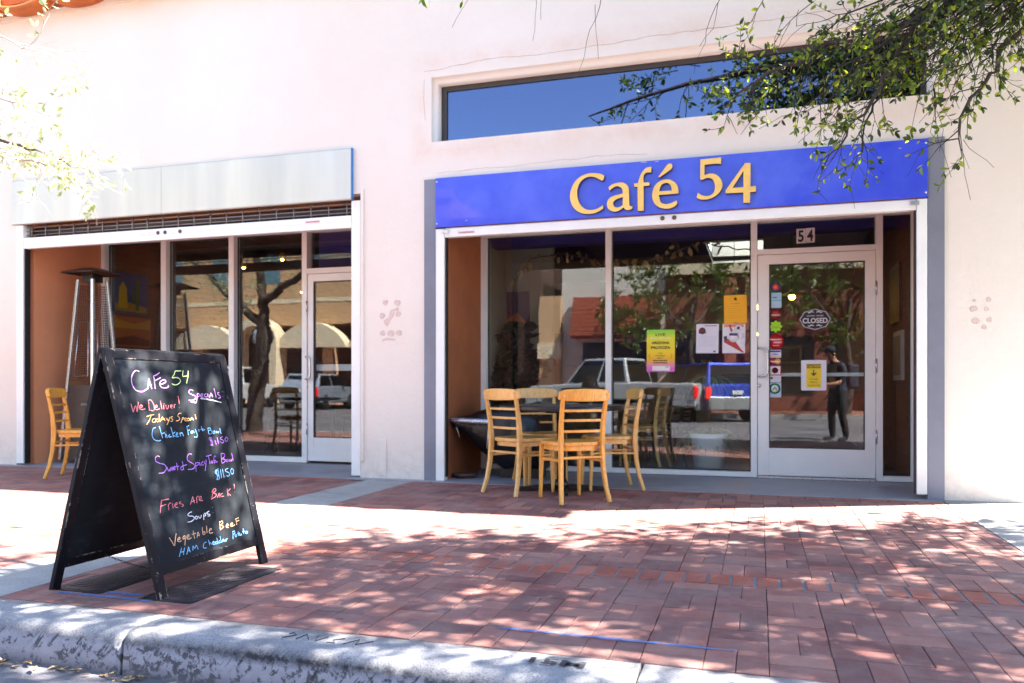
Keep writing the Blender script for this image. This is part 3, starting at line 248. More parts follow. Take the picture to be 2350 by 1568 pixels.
('tan',.0045,[[(-4.102,.246),(-4.099,.241),(-4.096,.233),(-4.092,.226),(-4.089,.218),(-4.086,.21),(-4.083,.206),(-4.08,.209),(-4.077,.216),(-4.074,.223),(-4.071,.229),(-4.068,.235),(-4.065,.242),(-4.061,.247),(-4.058,.252),(-4.055,.256)],[(-4.054,.226),(-4.05,.227),(-4.044,.228),(-4.039,.23),(-4.038,.232),(-4.039,.234),(-4.041,.236),(-4.044,.236),(-4.048,.235),(-4.051,.233),(-4.054,.231),(-4.057,.227),(-4.058,.224),(-4.056,.222),(-4.054,.219),(-4.05,.218),(-4.044,.218),(-4.038,.219),(-4.033,.219)],[(-4.007,.238),(-4.01,.237),(-4.015,.235),(-4.019,.233),(-4.021,.23),(-4.022,.226),(-4.022,.224),(-4.018,.224),(-4.013,.225),(-4.009,.227),(-4.007,.229),(-4.005,.233),(-4.005,.235)],[(-4.004,.237),(-4.006,.231),(-4.008,.223),(-4.011,.215),(-4.014,.208),(-4.018,.2),(-4.02,.195)],[(-3.997,.227),(-3.993,.227),(-3.986,.228),(-3.981,.23),(-3.98,.232),(-3.98,.236),(-3.982,.238),(-3.985,.237),(-3.99,.235),(-3.994,.233),(-3.996,.23),(-3.997,.226),(-3.997,.223),(-3.995,.221),(-3.991,.219),(-3.987,.218),(-3.981,.218),(-3.974,.22),(-3.969,.221)],[(-3.947,.25),(-3.947,.246),(-3.948,.239),(-3.948,.232),(-3.949,.225),(-3.949,.218),(-3.949,.213)],[(-3.961,.234),(-3.933,.236)],[(-3.932,.214),(-3.929,.22),(-3.925,.228),(-3.921,.234),(-3.919,.237),(-3.917,.237),(-3.916,.235),(-3.915,.23),(-3.915,.224),(-3.914,.218)],[(-3.926,.224),(-3.913,.224)],[(-3.883,.254),(-3.884,.249),(-3.886,.242),(-3.887,.235),(-3.888,.23),(-3.889,.224),(-3.889,.221)],[(-3.887,.23),(-3.884,.231),(-3.878,.232),(-3.874,.232),(-3.873,.229),(-3.873,.226),(-3.874,.223),(-3.878,.221),(-3.884,.22),(-3.888,.22)],[(-3.852,.256),(-3.86,.223)],[(-3.843,.23),(-3.837,.231),(-3.83,.232),(-3.825,.234),(-3.824,.236),(-3.825,.238),(-3.827,.239),(-3.83,.239),(-3.835,.238),(-3.839,.236),(-3.841,.233),(-3.844,.229),(-3.844,.225),(-3.843,.222),(-3.841,.219),(-3.838,.218),(-3.832,.217),(-3.826,.218),(-3.821,.218)],[(-3.757,.262),(-3.758,.256),(-3.76,.248),(-3.761,.24),(-3.763,.232),(-3.764,.225),(-3.765,.219)],[(-3.76,.255),(-3.753,.257),(-3.745,.259),(-3.739,.26),(-3.736,.258),(-3.735,.254),(-3.736,.251),(-3.742,.247),(-3.751,.244),(-3.757,.242)],[(-3.757,.242),(-3.752,.24),(-3.745,.238),(-3.74,.236),(-3.738,.234),(-3.738,.231),(-3.74,.229),(-3.747,.227),(-3.755,.225),(-3.761,.224)],[(-3.719,.23),(-3.714,.231),(-3.707,.232),(-3.702,.234),(-3.701,.236),(-3.702,.238),(-3.704,.239),(-3.707,.239),(-3.711,.238),(-3.715,.236),(-3.717,.233),(-3.719,.228),(-3.719,.225),(-3.714,.224),(-3.707,.223),(-3.702,.222)],[(-3.688,.23),(-3.682,.231),(-3.673,.231),(-3.667,.233),(-3.665,.235),(-3.666,.238),(-3.668,.239),(-3.672,.239),(-3.678,.237),(-3.682,.235),(-3.684,.232),(-3.686,.229),(-3.685,.226),(-3.683,.224),(-3.68,.223),(-3.675,.223),(-3.668,.224),(-3.659,.225),(-3.653,.227)],[(-3.637,.255),(-3.637,.251),(-3.636,.245),(-3.637,.239),(-3.637,.234),(-3.638,.228),(-3.638,.224)],[(-3.64,.252),(-3.612,.256)],[(-3.638,.241),(-3.613,.242)]]),
('blue',.0045,[[(-4.043,.189),(-4.046,.185),(-4.05,.179),(-4.055,.173),(-4.06,.167),(-4.065,.16),(-4.069,.155)],[(-4.024,.186),(-4.027,.182),(-4.031,.177),(-4.034,.171),(-4.038,.166),(-4.04,.16),(-4.042,.157)],[(-4.054,.171),(-4.033,.171)],[(-4.0,.185),(-4.002,.181),(-4.006,.176),(-4.01,.171),(-4.014,.165),(-4.018,.159),(-4.022,.155)],[(-4.0,.185),(-3.999,.182),(-3.998,.177),(-3.997,.173),(-3.997,.168),(-3.997,.163),(-3.996,.16)],[(-4.012,.168),(-3.995,.169)],[(-3.97,.184),(-3.978,.164)],[(-3.969,.181),(-3.967,.178),(-3.965,.173),(-3.962,.171),(-3.96,.172),(-3.958,.174),(-3.957,.177)],[(-3.957,.177),(-3.954,.179),(-3.951,.182),(-3.948,.182),(-3.946,.176),(-3.944,.168),(-3.943,.162)],[(-3.879,.184),(-3.883,.184),(-3.888,.184),(-3.894,.182),(-3.898,.179),(-3.902,.175),(-3.905,.171),(-3.906,.167),(-3.905,.163),(-3.903,.16),(-3.898,.159),(-3.891,.158),(-3.886,.158)],[(-3.862,.191),(-3.862,.187),(-3.862,.182),(-3.861,.177),(-3.861,.172),(-3.861,.167),(-3.861,.164)],[(-3.861,.172),(-3.858,.174),(-3.854,.175),(-3.851,.175),(-3.849,.172),(-3.848,.168),(-3.848,.165)],[(-3.84,.17),(-3.837,.17),(-3.832,.17),(-3.829,.171),(-3.828,.173),(-3.829,.176),(-3.83,.177),(-3.833,.177),(-3.836,.176),(-3.839,.174),(-3.84,.171),(-3.84,.167),(-3.839,.164),(-3.835,.163),(-3.831,.163),(-3.828,.163)],[(-3.808,.172),(-3.812,.172),(-3.816,.172),(-3.819,.172),(-3.821,.169),(-3.822,.166),(-3.821,.163),(-3.817,.163),(-3.812,.164),(-3.809,.165)],[(-3.803,.191),(-3.803,.187),(-3.803,.181),(-3.803,.176),(-3.804,.17),(-3.804,.165),(-3.805,.161)],[(-3.784,.172),(-3.787,.172),(-3.791,.172),(-3.793,.172),(-3.795,.169),(-3.796,.166),(-3.795,.163),(-3.791,.163),(-3.786,.164),(-3.783,.165)],[(-3.778,.193),(-3.778,.19),(-3.778,.184),(-3.778,.178),(-3.778,.172),(-3.778,.166),(-3.778,.161)],[(-3.773,.161),(-3.769,.166),(-3.764,.172),(-3.76,.175),(-3.757,.172),(-3.755,.166),(-3.754,.161)],[(-3.767,.167),(-3.754,.166)],[(-3.742,.172),(-3.745,.16)],[(-3.743,.167),(-3.73,.173)],[(-3.679,.2),(-3.68,.195),(-3.682,.188),(-3.684,.181),(-3.687,.174),(-3.689,.167),(-3.691,.162)],[(-3.681,.196),(-3.677,.197),(-3.672,.198),(-3.668,.199),(-3.666,.196),(-3.665,.192),(-3.666,.188),(-3.67,.186),(-3.677,.184),(-3.681,.183)],[(-3.663,.18),(-3.665,.179),(-3.669,.177),(-3.671,.175),(-3.67,.173),(-3.668,.17),(-3.665,.169),(-3.662,.17),(-3.659,.172),(-3.657,.174),(-3.658,.176),(-3.659,.178),(-3.661,.18)],[(-3.642,.191),(-3.645,.17)],[(-3.65,.181),(-3.63,.182)],[(-3.631,.179),(-3.633,.177),(-3.635,.174),(-3.636,.171),(-3.634,.17),(-3.63,.17),(-3.626,.171),(-3.624,.172),(-3.623,.175),(-3.622,.176),(-3.621,.174),(-3.621,.171),(-3.621,.168)],[(-3.597,.199),(-3.603,.172)],[(-3.609,.184),(-3.589,.183)],[(-3.581,.181),(-3.584,.179),(-3.587,.176),(-3.588,.174),(-3.586,.172),(-3.583,.17),(-3.579,.17),(-3.576,.171),(-3.572,.174),(-3.57,.176),(-3.572,.178),(-3.575,.18),(-3.577,.181)]]),
]
# ------------------------------------------------------------------ shared materials
def stucco():
    k = NT('pink_stucco'); P3 = k.pos()
    big = k.noise(.55, 5, .6); mid = k.noise(3.2, 6, .65); fine = k.noise(38, 6, .7)
    c = k.mix(k.ramp(big, [(.3, 0.), (.72, 1.)]), lin('#e0d6c8'), lin('#e8e0d5'))
    c = k.mix(k.math('MULTIPLY', k.ramp(mid, [(.55, 0.), (.8, 1.)]), .22), c, lin('#e4cfbf'))
    # rust-coloured damp stain that hugs the outline of the high window
    dx = k.math('SUBTRACT', k.math('ABSOLUTE', k.math('SUBTRACT', P3[0], 2.16)), 2.16)
    dz = k.math('SUBTRACT', k.math('ABSOLUTE', k.math('SUBTRACT', P3[2], 3.52)), .36)
    d = k.math('MAXIMUM', dx, dz)
    band = k.math('SUBTRACT', 1., k.math('MULTIPLY', k.math('ABSOLUTE', k.math('SUBTRACT', d, .06)), 7.), clamp=True)
    stain = k.math('MULTIPLY', band, k.ramp(k.noise(2.6, 6, .7), [(.38, 0.), (.70, .42)]))
    c = k.mix(stain, c, lin('#d8a888'))
    # grime near the pavement
    low = k.math('SUBTRACT', 1., k.math('MULTIPLY', P3[2], 2.6), clamp=True)
    c = k.mix(k.math('MULTIPLY', low, k.ramp(k.noise(9, 6, .75), [(.45, 0.), (.75, .55)])), c, lin('#b09c96'))
    sp = k.ramp(k.noise(55, 3, .7), [(.70, 0.), (.74, 1.)])
    c = k.mix(k.math('MULTIPLY', sp, .35), c, lin('#9a8880'))
    k.col(c); k.b.inputs['Roughness'].default_value = .88
    h = k.math('ADD', k.math('MULTIPLY', k.noise(5, 6, .65), 3.0), k.math('MULTIPLY', fine, .6))
    k.bump(h, .5, .008)
    return k.m
def wood(name, c1, c2, rough=.38):
    k = NT(name); v = k.mapped((14, 14, 1.6))
    g = k.math('ADD', k.math('MULTIPLY', k.noise(5, 6, .65, v, 1.8), .7), k.math('MULTIPLY', k.noise(6, 4, .6), .3))
    oi = k.n('ShaderNodeObjectInfo')
    wear = k.ramp(k.noise(28, 5, .75), [(.62, 0.), (.72, .5)]); c = k.mix(wear, k.ramp(g, [(.35, lin(c1)), (.62, lin(c2))]), lin('#8a5a26'))
    h = k.n('ShaderNodeHueSaturation'); k.l(c, h.inputs['Color'])
    k.l(k.math('ADD', .94, k.math('MULTIPLY', oi.outputs['Random'], .14)), h.inputs['Value'])
    k.l(h.outputs[0], k.b.inputs['Base Color']); k.b.inputs['Roughness'].default_value = rough
    k.b.inputs['Coat Weight'].default_value = .25; k.b.inputs['Coat Roughness'].default_value = .2
    k.bump(k.noise(20, 3, .5, v), .06, .002); return k.m
def glass(name, base=.06, tint=(.86, .9, .9), dirt=.02, refl=(1, 1, 1)):
    k = NT(name); k.t.nodes.remove(k.b)
    tr = k.n('ShaderNodeBsdfTransparent'); tr.inputs[0].default_value = (*tint, 1)
    wb = k.n('ShaderNodeBump'); wb.inputs['Strength'].default_value = .06; wb.inputs['Distance'].default_value = .012; k.l(k.noise(1.1, 2, .5), wb.inputs['Height'])
    gl = k.n('ShaderNodeBsdfGlossy'); gl.inputs['Roughness'].default_value = .004; gl.inputs[0].default_value = (*refl, 1); k.l(wb.outputs[0], gl.inputs['Normal'])
    lw = k.n('ShaderNodeLayerWeight'); lw.inputs[0].default_value = .5
    f5 = k.math('POWER', lw.outputs['Facing'], 5.)
    fac = k.math('ADD', base, k.math('MULTIPLY', f5, 1 - base))
    mx = k.n('ShaderNodeMixShader'); k.l(fac, mx.inputs[0]); k.l(tr.outputs[0], mx.inputs[1]); k.l(gl.outputs[0], mx.inputs[2])
    df = k.n('ShaderNodeBsdfDiffuse'); df.inputs[0].default_value = (.6, .6, .58, 1)
    m2 = k.n('ShaderNodeMixShader'); k.l(k.math('MULTIPLY', k.ramp(k.noise(4, 6, .7), [(.45, .15), (.75, 1.)]), dirt), m2.inputs[0])
    k.l(mx.outputs[0], m2.inputs[1]); k.l(df.outputs[0], m2.inputs[2])
    k.l(m2.outputs[0], k.out.inputs['Surface']); return k.m
def pavers_mat(name, stops, dark):
    k = NT(name)
    a = k.n('ShaderNodeAttribute'); a.attribute_name = 'tint'
    c = k.ramp(a.outputs['Fac'], stops)
    c = k.mix(k.math('MULTIPLY', k.ramp(k.noise(9, 6, .7), [(.35, 0.), (.75, .6)]), .8), c, lin(dark))
    c = k.mix(k.math('MULTIPLY', k.ramp(k.noise(1.2, 4, .6), [(.4, 0.), (.7, .5)]), .7), c, lin('#7d625c'))
    pits = k.ramp(k.noise(130, 2, .5), [(.66, 0.), (.70, 1.)])
    c = k.mix(k.math('MULTIPLY', pits, .75), c, lin('#24181a'))
    scr = k.ramp(k.noise(30, 2, .5, k.mapped((1.0, 5., 1.), (0, 0, .5))), [(.70, 0.), (.74, 1.)])
    c = k.mix(k.math('MULTIPLY', scr, .5), c, lin('#2c2022'))
    vo = k.n('ShaderNodeTexVoronoi'); vo.inputs['Scale'].default_value = 2.6; k.l(k.tc.outputs['Object'], vo.inputs['Vector'])
    gum = k.ramp(vo.outputs['Distance'], [(.035, 1.), (.05, 0.)])
    c = k.mix(k.math('MULTIPLY', gum, .6), c, lin('#1f191c'))
    dust = k.ramp(k.noise(2.4, 7, .75), [(.40, .06), (.70, .52)])
    c = k.mix(dust, c, lin('#a1887f'))
    k.col(c)
    k.l(k.ramp(k.noise(14, 4, .6), [(.3, .62), (.7, .85)]), k.b.inputs['Roughness'])
    k.b.inputs['Specular IOR Level'].default_value = .35
    k.bump(k.math('SUBTRACT', k.noise(70, 5, .7), k.math('MULTIPLY', pits, .8)), .4, .003); return k.m
def concrete(name, c, c2, spots='#3b3a3c', rough=.8, sp=.5, scale=5.):
    k = NT(name)
    x = k.mix(k.ramp(k.noise(scale, 7, .7), [(.3, 0.), (.7, 1.)]), lin(c), lin(c2))
    x = k.mix(k.math('MULTIPLY', k.ramp(k.noise(95, 3, .7), [(.56, 0.), (.68, 1.)]), sp), x, lin(spots))
    x = k.mix(k.math('MULTIPLY', k.ramp(k.noise(1.1, 6, .7), [(.52, 0.), (.66, 1.)]), .35), x, lin(spots))
    k.col(x); k.b.inputs['Roughness'].default_value = rough
    k.bump(k.noise(60, 6, .75), .35, .004); return k.m
def kerb_mat():
    k = NT('weathered_kerb_concrete'); p = k.pos()
    base = k.mix(k.ramp(k.noise(3, 8, .75), [(.3, 0.), (.7, 1.)]), lin('#7f7d80'), lin('#a3a1a4'))
    base = k.mix(k.math('MULTIPLY', k.ramp(k.noise(150, 3, .75), [(.52, 0.), (.62, 1.)]), .65), base, lin('#48474a'))
    base = k.mix(k.math('MULTIPLY', k.ramp(k.noise(210, 2, .7), [(.6, 0.), (.66, 1.)]), .5), base, lin('#c9c6c2'))
    base = k.mix(k.math('MULTIPLY', k.ramp(k.noise(1.6, 7, .75), [(.5, 0.), (.7, 1.)]), .4), base, lin('#5c5a60'))
    dep = k.math('MULTIPLY', p[2], -1.)
    face = k.ramp(dep, [(.028, 0.), (.045, 1.)])
    # remains of white paint on the face, flaked in patches that thicken along the kerb
    flake = k.math('ADD', k.noise(30, 9, .72, None, .35), k.math('MULTIPLY', k.math('SUBTRACT', k.noise(1.3, 3, .5), .5), .45))
    pm = k.ramp(flake, [(.44, 0.), (.475, 1.)])
    paint = k.mix(pm, lin('#4f4d52'), k.mix(k.noise(40, 5, .7), lin('#8f8d95'), lin('#b4b2ba')))
    paint = k.mix(k.ramp(dep, [(.10, 0.), (.15, .85)]), paint, lin('#625f64'))
    c = k.mix(k.math('MULTIPLY', face, .9), base, paint)
    # tyre scuffs: a dark band on the nose plus slanting strokes below it
    zone = k.math('SUBTRACT', 1., k.math('MULTIPLY', k.math('ABSOLUTE', k.math('SUBTRACT', dep, .030)), 34.), clamp=True)
    reach = k.math('SUBTRACT', 1., k.math('MULTIPLY', k.math('ABSOLUTE', k.math('ADD', p[0], 1.55)), 1.25), clamp=True)
    reach = k.math('ADD', k.math('MULTIPLY', reach, 1.4), .28)
    sm = k.math('MULTIPLY', k.math('MULTIPLY', zone, reach), k.ramp(k.noise(26, 8, .75), [(.34, .25), (.6, 1.)]))
    c = k.mix(k.math('MULTIPLY', sm, .95, clamp=True), c, lin('#26252c'))
    sl = k.n('ShaderNodeCombineXYZ'); k.l(k.math('ADD', k.math('MULTIPLY', p[0], 46.), k.math('MULTIPLY', p[2], -34.)), sl.inputs[0]); k.l(k.math('MULTIPLY', p[2], 9.), sl.inputs[1])
    st = k.ramp(k.noise(1., 3, .6, sl.outputs[0]), [(.60, 0.), (.65, 1.)])
    low = k.math('MULTIPLY', k.ramp(dep, [(.02, 0.), (.035, 1.)]), k.ramp(dep, [(.075, 1.), (.105, 0.)]))
    c = k.mix(k.math('MULTIPLY', k.math('MULTIPLY', st, low), .8), c, lin('#2b2a31'))
    k.col(c); k.b.inputs['Roughness'].default_value = .82
    k.bump(k.math('ADD', k.noise(110, 6, .8), k.math('MULTIPLY', pm, .2)), .7, .005); return k.m
def asphalt():
    k = NT('asphalt')
    c = k.mix(k.ramp(k.noise(220, 3, .8), [(.4, 0.), (.7, 1.)]), lin('#3d3b3e'), lin('#77737a'))
    c = k.mix(k.math('MULTIPLY', k.ramp(k.noise(.6, 5, .6), [(.4, 0.), (.7, 1.)]), .4), c, lin('#8b878b'))
    k.col(c); k.b.inputs['Roughness'].default_value = .85; k.bump(k.noise(180, 4, .8), .6, .006); return k.m
def brick_mat(name, c1, c2, mortar, sx=1., rot=(0, 0, 0), swap=None):
    k = NT(name); p = k.pos(); cx = k.n('ShaderNodeCombineXYZ')
    a, b = (p[0], p[2]) if swap is None else (p[1], p[2])
    k.l(a, cx.inputs[0]); k.l(b, cx.inputs[1])
    q = k.n('ShaderNodeTexBrick'); k.l(cx.outputs[0], q.inputs['Vector'])
    q.inputs['Color1'].default_value = (*lin(c1), 1); q.inputs['Color2'].default_value = (*lin(c2), 1); q.inputs['Mortar'].default_value = (*lin(mortar), 1)
    q.inputs['Scale'].default_value = 1; q.inputs['Brick Width'].default_value = .21 * sx; q.inputs['Row Height'].default_value = .075 * sx; q.inputs['Mortar Size'].default_value = .008
    c = k.mix(k.math('MULTIPLY', k.noise(12, 5, .7), .5), q.outputs['Color'], lin('#3a2018'))
    k.col(c); k.b.inputs['Roughness'].default_value = .85
    k.bump(k.math('SUBTRACT', k.math('MULTIPLY', k.noise(40, 5, .7), .3), q.outputs['Fac']), .5, .008); return k.m

MAT = {}
MAT['stucco'] = stucco()
MAT['alu'] = M('white_aluminium', '#e8eae6', .42, .05, 3, .05, 40, .0)
MAT['alu_dark'] = M('dark_gasket', '#1b1b1e', .5, .1, 8, 0)  # near-black gasket and channel material
MAT['steel_grey'] = M('grey_painted_steel', '#767a86', .5, .16, 1.7, .12, 30)
MAT['galv'] = None
MAT['glass'] = glass('shop_glass', .055)
MAT['glass_high'] = glass('high_window_glass', .20, (.2, .24, .32), .006, (.52, .62, 1.))
MAT['black'] = M('black_plastic', '#0d0d10', .35, .2, 10, .1, 60)
MAT['chrome'] = M('brushed_steel', '#c9c9cc', .28, .06, 30, .04, 90, 1.)
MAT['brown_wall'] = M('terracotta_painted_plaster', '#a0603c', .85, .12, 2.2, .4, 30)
MAT['orange_soffit'] = M('orange_painted_soffit', '#b87434', .8, .1, 3, .2, 40)
MAT['tile'] = M('terracotta_tile', '#b5622c', .75, .22, 5, .3, 40)
MAT['dark_ceiling'] = M('charcoal_ceiling', '#1d1b1b', .9, .2, 2, .1, 20)
MAT['purple'] = M('violet_paint', '#3d2c7a', .75, .08, 2, .1, 30)
MAT['cream'] = M('cream_wall_paint', '#a59a88', .85, .06, 2, .15, 30)
MAT['floor_in'] = concrete('polished_concrete', '#4a4643', '#5c5751', '#2c2a29', .3, .3)
MAT['brick_in'] = brick_mat('interior_brick', '#7a4128', '#8e5233', '#6d5a4c', 1., swap=1)
MAT['wood'] = wood('honey_beech_wood', '#bb7722', '#e6ac4a')
MAT['wood_pale'] = wood('pale_beech_wood', '#bb853c', '#dfb268')
MAT['wood_dark'] = wood('dark_stained_wood', '#2a1a12', '#3b261a')
MAT['asphalt'] = asphalt()
MAT['pavers'] = pavers_mat('red_clay_pavers', [(0, lin('#653b3a')), (.35, lin('#7c4944')), (.7, lin('#8f5349')), (1, lin('#a86f5f'))], '#553738')
MAT['soldier'] = pavers_mat('orange_clay_bricks', [(0, lin('#8d4230')), (.6, lin('#a24f38')), (1, lin('#ab6450'))], '#6c3a32')
MAT['grout'] = concrete('grey_joint_mortar', '#6c696c', '#7d7a7c', '#3b3a3c', .9)
MAT['sand'] = concrete('dark_joint_sand', '#2a2425', '#3a3233', '#1b1718', .95)
MAT['concrete'] = concrete('aggregate_concrete', '#8d8a87', '#a3a09b', '#3f3d3e', .85, .75)
MAT['apron'] = concrete('smooth_concrete_apron', '#83838a', '#9b9aa0', '#4f4f55', .45, .18, 1.6)
MAT['kerb'] = kerb_mat()

# ------------------------------------------------------------------ ground
def struct(name, mb, mat, **kw):
    return tag(mb.build(name, mat, **kw), kind='structure')
m = MB(); m.box(-90, 90, -80, 60, -.8, -.6); struct('ground', m, concrete('bare_earth', '#7d6a55', '#8d7a63'))
m = MB(); m.box(-60, 60, -23.5, -4.645, -.5, -.15); struct('road', m, MAT['asphalt'])
# near pavement: joint bed, concrete bands, clay pavers laid in basket weave
m = MB(); m.box(-24, 1.357, -4.397, 1.4, -.5, -.009); struct('sidewalk', m, MAT['sand'])
m = MB(); m.box(1.363, 14, -4.397, 9, -.5, .0); struct('sidewalk_slab', m, MAT['concrete'])
m = MB(); m.box(-3.563, -3.095, -4.395, -.02, -.008, .0); struct('pavement_strip', m, MAT['concrete'])
m = MB(); m.box(-24, 1.355, -.115, 1.6, -.008, .004); struct('pavement_apron', m, MAT['apron'])
m = MB(); m.box(-24, 1.355, -3.27, -3.05, -.0085, -.004); struct('pavement_joint_bed', m, MAT['grout'])
covers = [(-2.985, -2.715, -4.225, -3.56), (-2.505, -2.235, -4.245, -3.575)]
def clip_rect(x0, x1, y0, y1):
    for (a, b, c, d) in covers:
        if x0 < b and x1 > a and y0 < d and y1 > c: return True
    return False
def paver_field(name, rects, mat, gap, h=.0, cut=False):
    V = []; F = []; T = []; n = 0
    bv = .0025
    for (x0, x1, y0, y1) in rects:
        cells = [(x0, x1, y0, y1)]
        if cut:
            for (a, b, c, d) in covers:
                nc = []
                for (p, q, r_, s) in cells:
                    if p < b and q > a and r_ < d and s > c:
                        if p < a: nc.append((p, a, r_, s))
                        if q > b: nc.append((b, q, r_, s))
                        pp, qq = max(p, a), min(q, b)
                        if r_ < c: nc.append((pp, qq, r_, c))
                        if s > d: nc.append((pp, qq, d, s))
                    else: nc.append((p, q, r_, s))
                cells = nc
        tint = rng.random()
        for (a, b, c, d) in cells:
            if b - a < .018 or d - c < .018: continue
            g = gap / 2 * (1 + .5 * rng.random()); ja, jb = rng.uniform(-.0012, .0012), rng.uniform(-.0012, .0012)
            a += g + ja; b -= g - ja; c += g + jb; d -= g - jb
            z = h + rng.uniform(-.0014, .0014); tx, ty = rng.uniform(-.006, .006), rng.uniform(-.006, .006)
            cx, cy = (a + b) / 2, (c + d) / 2
            zz = lambda x, y: z + (x - cx) * tx + (y - cy) * ty
            rot = rng.uniform(-.006, .006)
            def pt(x, y, dz): 
                dx, dy = x - cx, y - cy
                return (cx + dx - dy * rot, cy + dy + dx * rot, zz(x, y) + dz)
            o = [(a, c), (b, c), (b, d), (a, d)]; i_ = [(a + bv, c + bv), (b - bv, c + bv), (b - bv, d - bv), (a + bv, d - bv)]
            V += [pt(x, y, -.012) for x, y in o] + [pt(x, y, -bv * .7) for x, y in o] + [pt(x, y, 0) for x, y in i_]
            F.append((n + 8, n + 9, n + 10, n + 11))
            for k in range(4):
                l = (k + 1) % 4
                F.append((n + 4 + k, n + 4 + l, n + 8 + l, n + 8 + k)); F.append((n + k, n + l, n + 4 + l, n + 4 + k))
            T += [tint] * 12; n += 12
    me = bpy.data.meshes.new(name); me.from_pydata(V, [], F); me.materials.append(mat)
    at = me.attributes.new('tint', 'FLOAT', 'POINT'); at.data.foreach_set('value', T)
    o = bpy.data.objects.new(name, me); COL.objects.link(o); return tag(o, kind='structure')
def weave(x0, x1, y0, y1, px, py, ox):
    out = []; ni = int(round((y1 - y0) / py)); py = (y1 - y0) / ni
    i0 = int(math.floor((x0 - ox) / px)) - 1
    for j in range(ni):
        for i in range(i0, int((x1 - ox) / px) + 2):
            a, b = ox + i * px, ox + (i + 1) * px; c, d = y0 + j * py, y0 + (j + 1) * py
            if b <= x0 + .01 or a >= x1 - .01: continue
            a, b = max(a, x0), min(b, x1)
            # some cells are left as a pair the other way round, as on the photographed pavement
            f = (i + j) % 2 == 0
            if rng.random() < .05: f = not f
            if f: h = (c + d) / 2; out += [(a, b, c, h), (a, b, h, d)]
            else: h = (a + b) / 2; out += [(a, h, c, d), (h, b, c, d)]
    return out
rects = []
for (xa, xb) in ((-3.09, 1.357), (-14., -3.568)):
    rects += weave(xa, xb, -4.392, -3.262, .2025, .2205, .029)
    rects += weave(xa, xb, -3.055, -.225, .2025, .2205, .029)
paver_field('sidewalk_pavers', rects, MAT['pavers'], .0020, cut=True)
band = []
x = 1.357
while x > -14:
    if not (-3.565 < x < -3.09): band.append((x - .103, x, -3.258, -3.058))
    x -= .106
x = 1.357
while x > -14:
    if not (-3.565 < x < -3.09): band.append((x - .2, x, -.222, -.118))
    x -= .2025
paver_field('sidewalk_brick_band', band, MAT['soldier'], .009)
# kerb: rolled nose, in lengths with open joints
prof = [(-4.402, -.5), (-4.402, .0), (-4.50, .002), (-4.585, .0), (-4.608, -.006), (-4.624, -.018), (-4.633, -.036), (-4.640, -.09), (-4.645, -.16), (-4.645, -.5)]
m = MB()
joints = [-24, -9.4, -5.3, -2.21, -.36, 3.1, 14]
for a, b in zip(joints, joints[1:]):
    n = max(6, int((b - a) / .04)); vs = []
    for i in range(n + 1):
        x = a + .005 + (b - a - .010) * i / n
        for (y, z) in prof:
            j = mnoise.noise(Vector((x * 2.3, y * 3, z * 9))) * .003 + mnoise.noise(Vector((x * 17, y * 12, z * 30))) * .0018 if z > -.2 else 0
            vs.append((x + (mnoise.noise(Vector((y * 40, z * 40, a))) * .006 if i in (0, n) else 0), y + j, z + j * .6))
    q = len(prof)
    m.add(vs, [(i * q + k, (i + 1) * q + k, (i + 1) * q + k + 1, i * q + k + 1) for i in range(n) for k in range(q - 1)], True)
    m.add(vs[:q], [tuple(range(q))]); m.add(vs[-q:], [tuple(range(q))])
struct('kerb', m, MAT['kerb'])
m = MB(); m.box(-24, 14, -4.60, -4.41, -.5, -.045); struct('kerb_core', m, MAT['sand'])
# far side of the street
m = MB(); m.box(-13, 60, -20.8, -16.8, -.5, .0); struct('opposite_sidewalk', m, M('far_brick_paving', '#96604f', .8, .15, 3))
m = MB(); m.box(-60, -13.01, -27.5, -23.5, -.5, .0); struct('opposite_plaza', m, M('far_paving', '#a5796a', .8, .15, 3))
m = MB(); m.box(-12.99, 60, -16.795, -16.62, -.5, .006); m.box(-60, -13.0, -23.495, -23.3, -.5, .006); struct('opposite_kerb', m, M('far_kerb_concrete', '#a7a5a2', .8, .1, 3))
m = MB(); m.box(-26.5, -24.2, -23.50, -23.29, -.13, .012); struct('kerb_paint', m, M('blue_kerb_paint', '#2f6fc4', .7))
# blue survey paint on the pavers
def worn(name, c, thr=.5, alongscale=(3, 20, 1)):
    k = NT(name); k.col(lin(c)); k.b.inputs['Roughness'].default_value = .8
    t = k.n('ShaderNodeBsdfTransparent'); mx = k.n('ShaderNodeMixShader')
    k.l(k.ramp(k.noise(9, 6, .8, k.mapped(alongscale)), [(thr - .12, .1), (thr + .1, .93)]), mx.inputs[0])
    k.l(t.outputs[0], mx.inputs[1]); k.l(k.b.outputs[0], mx.inputs[2]); k.l(mx.outputs[0], k.out.inputs['Surface']); return k.m
blue = worn('blue_spray_paint', '#3f80c2', .50)
m = MB()
def strip(m, x0, x1, yc, w_, z=.0042, slope=0):
    n = int((x1 - x0) / .03)
    for i in range(n):
        a = x0 + (x1 - x0) * i / n; b = x0 + (x1 - x0) * (i + 1) / n
        wa = w_ * (.65 + .5 * mnoise.noise(Vector((a * 9, yc, 0)))) ; wb = w_ * (.65 + .5 * mnoise.noise(Vector((b * 9, yc, 0))))
        m.face([(a, yc - wa / 2 + slope * (a - x0), z), (b, yc - wb / 2 + slope * (b - x0), z), (b, yc + wb / 2 + slope * (b - x0), z), (a, yc + wa / 2 + slope * (a - x0), z)])
strip(m, -.93, -.17, -4.182, .034, slope=-.015); strip(m, -.17, -.07, -4.195, .014)
strip(m, -2.90, -2.42, -4.262, .045); strip(m, -2.70, -2.52, -4.20, .05)
struct('pavement_marking', m, blue)
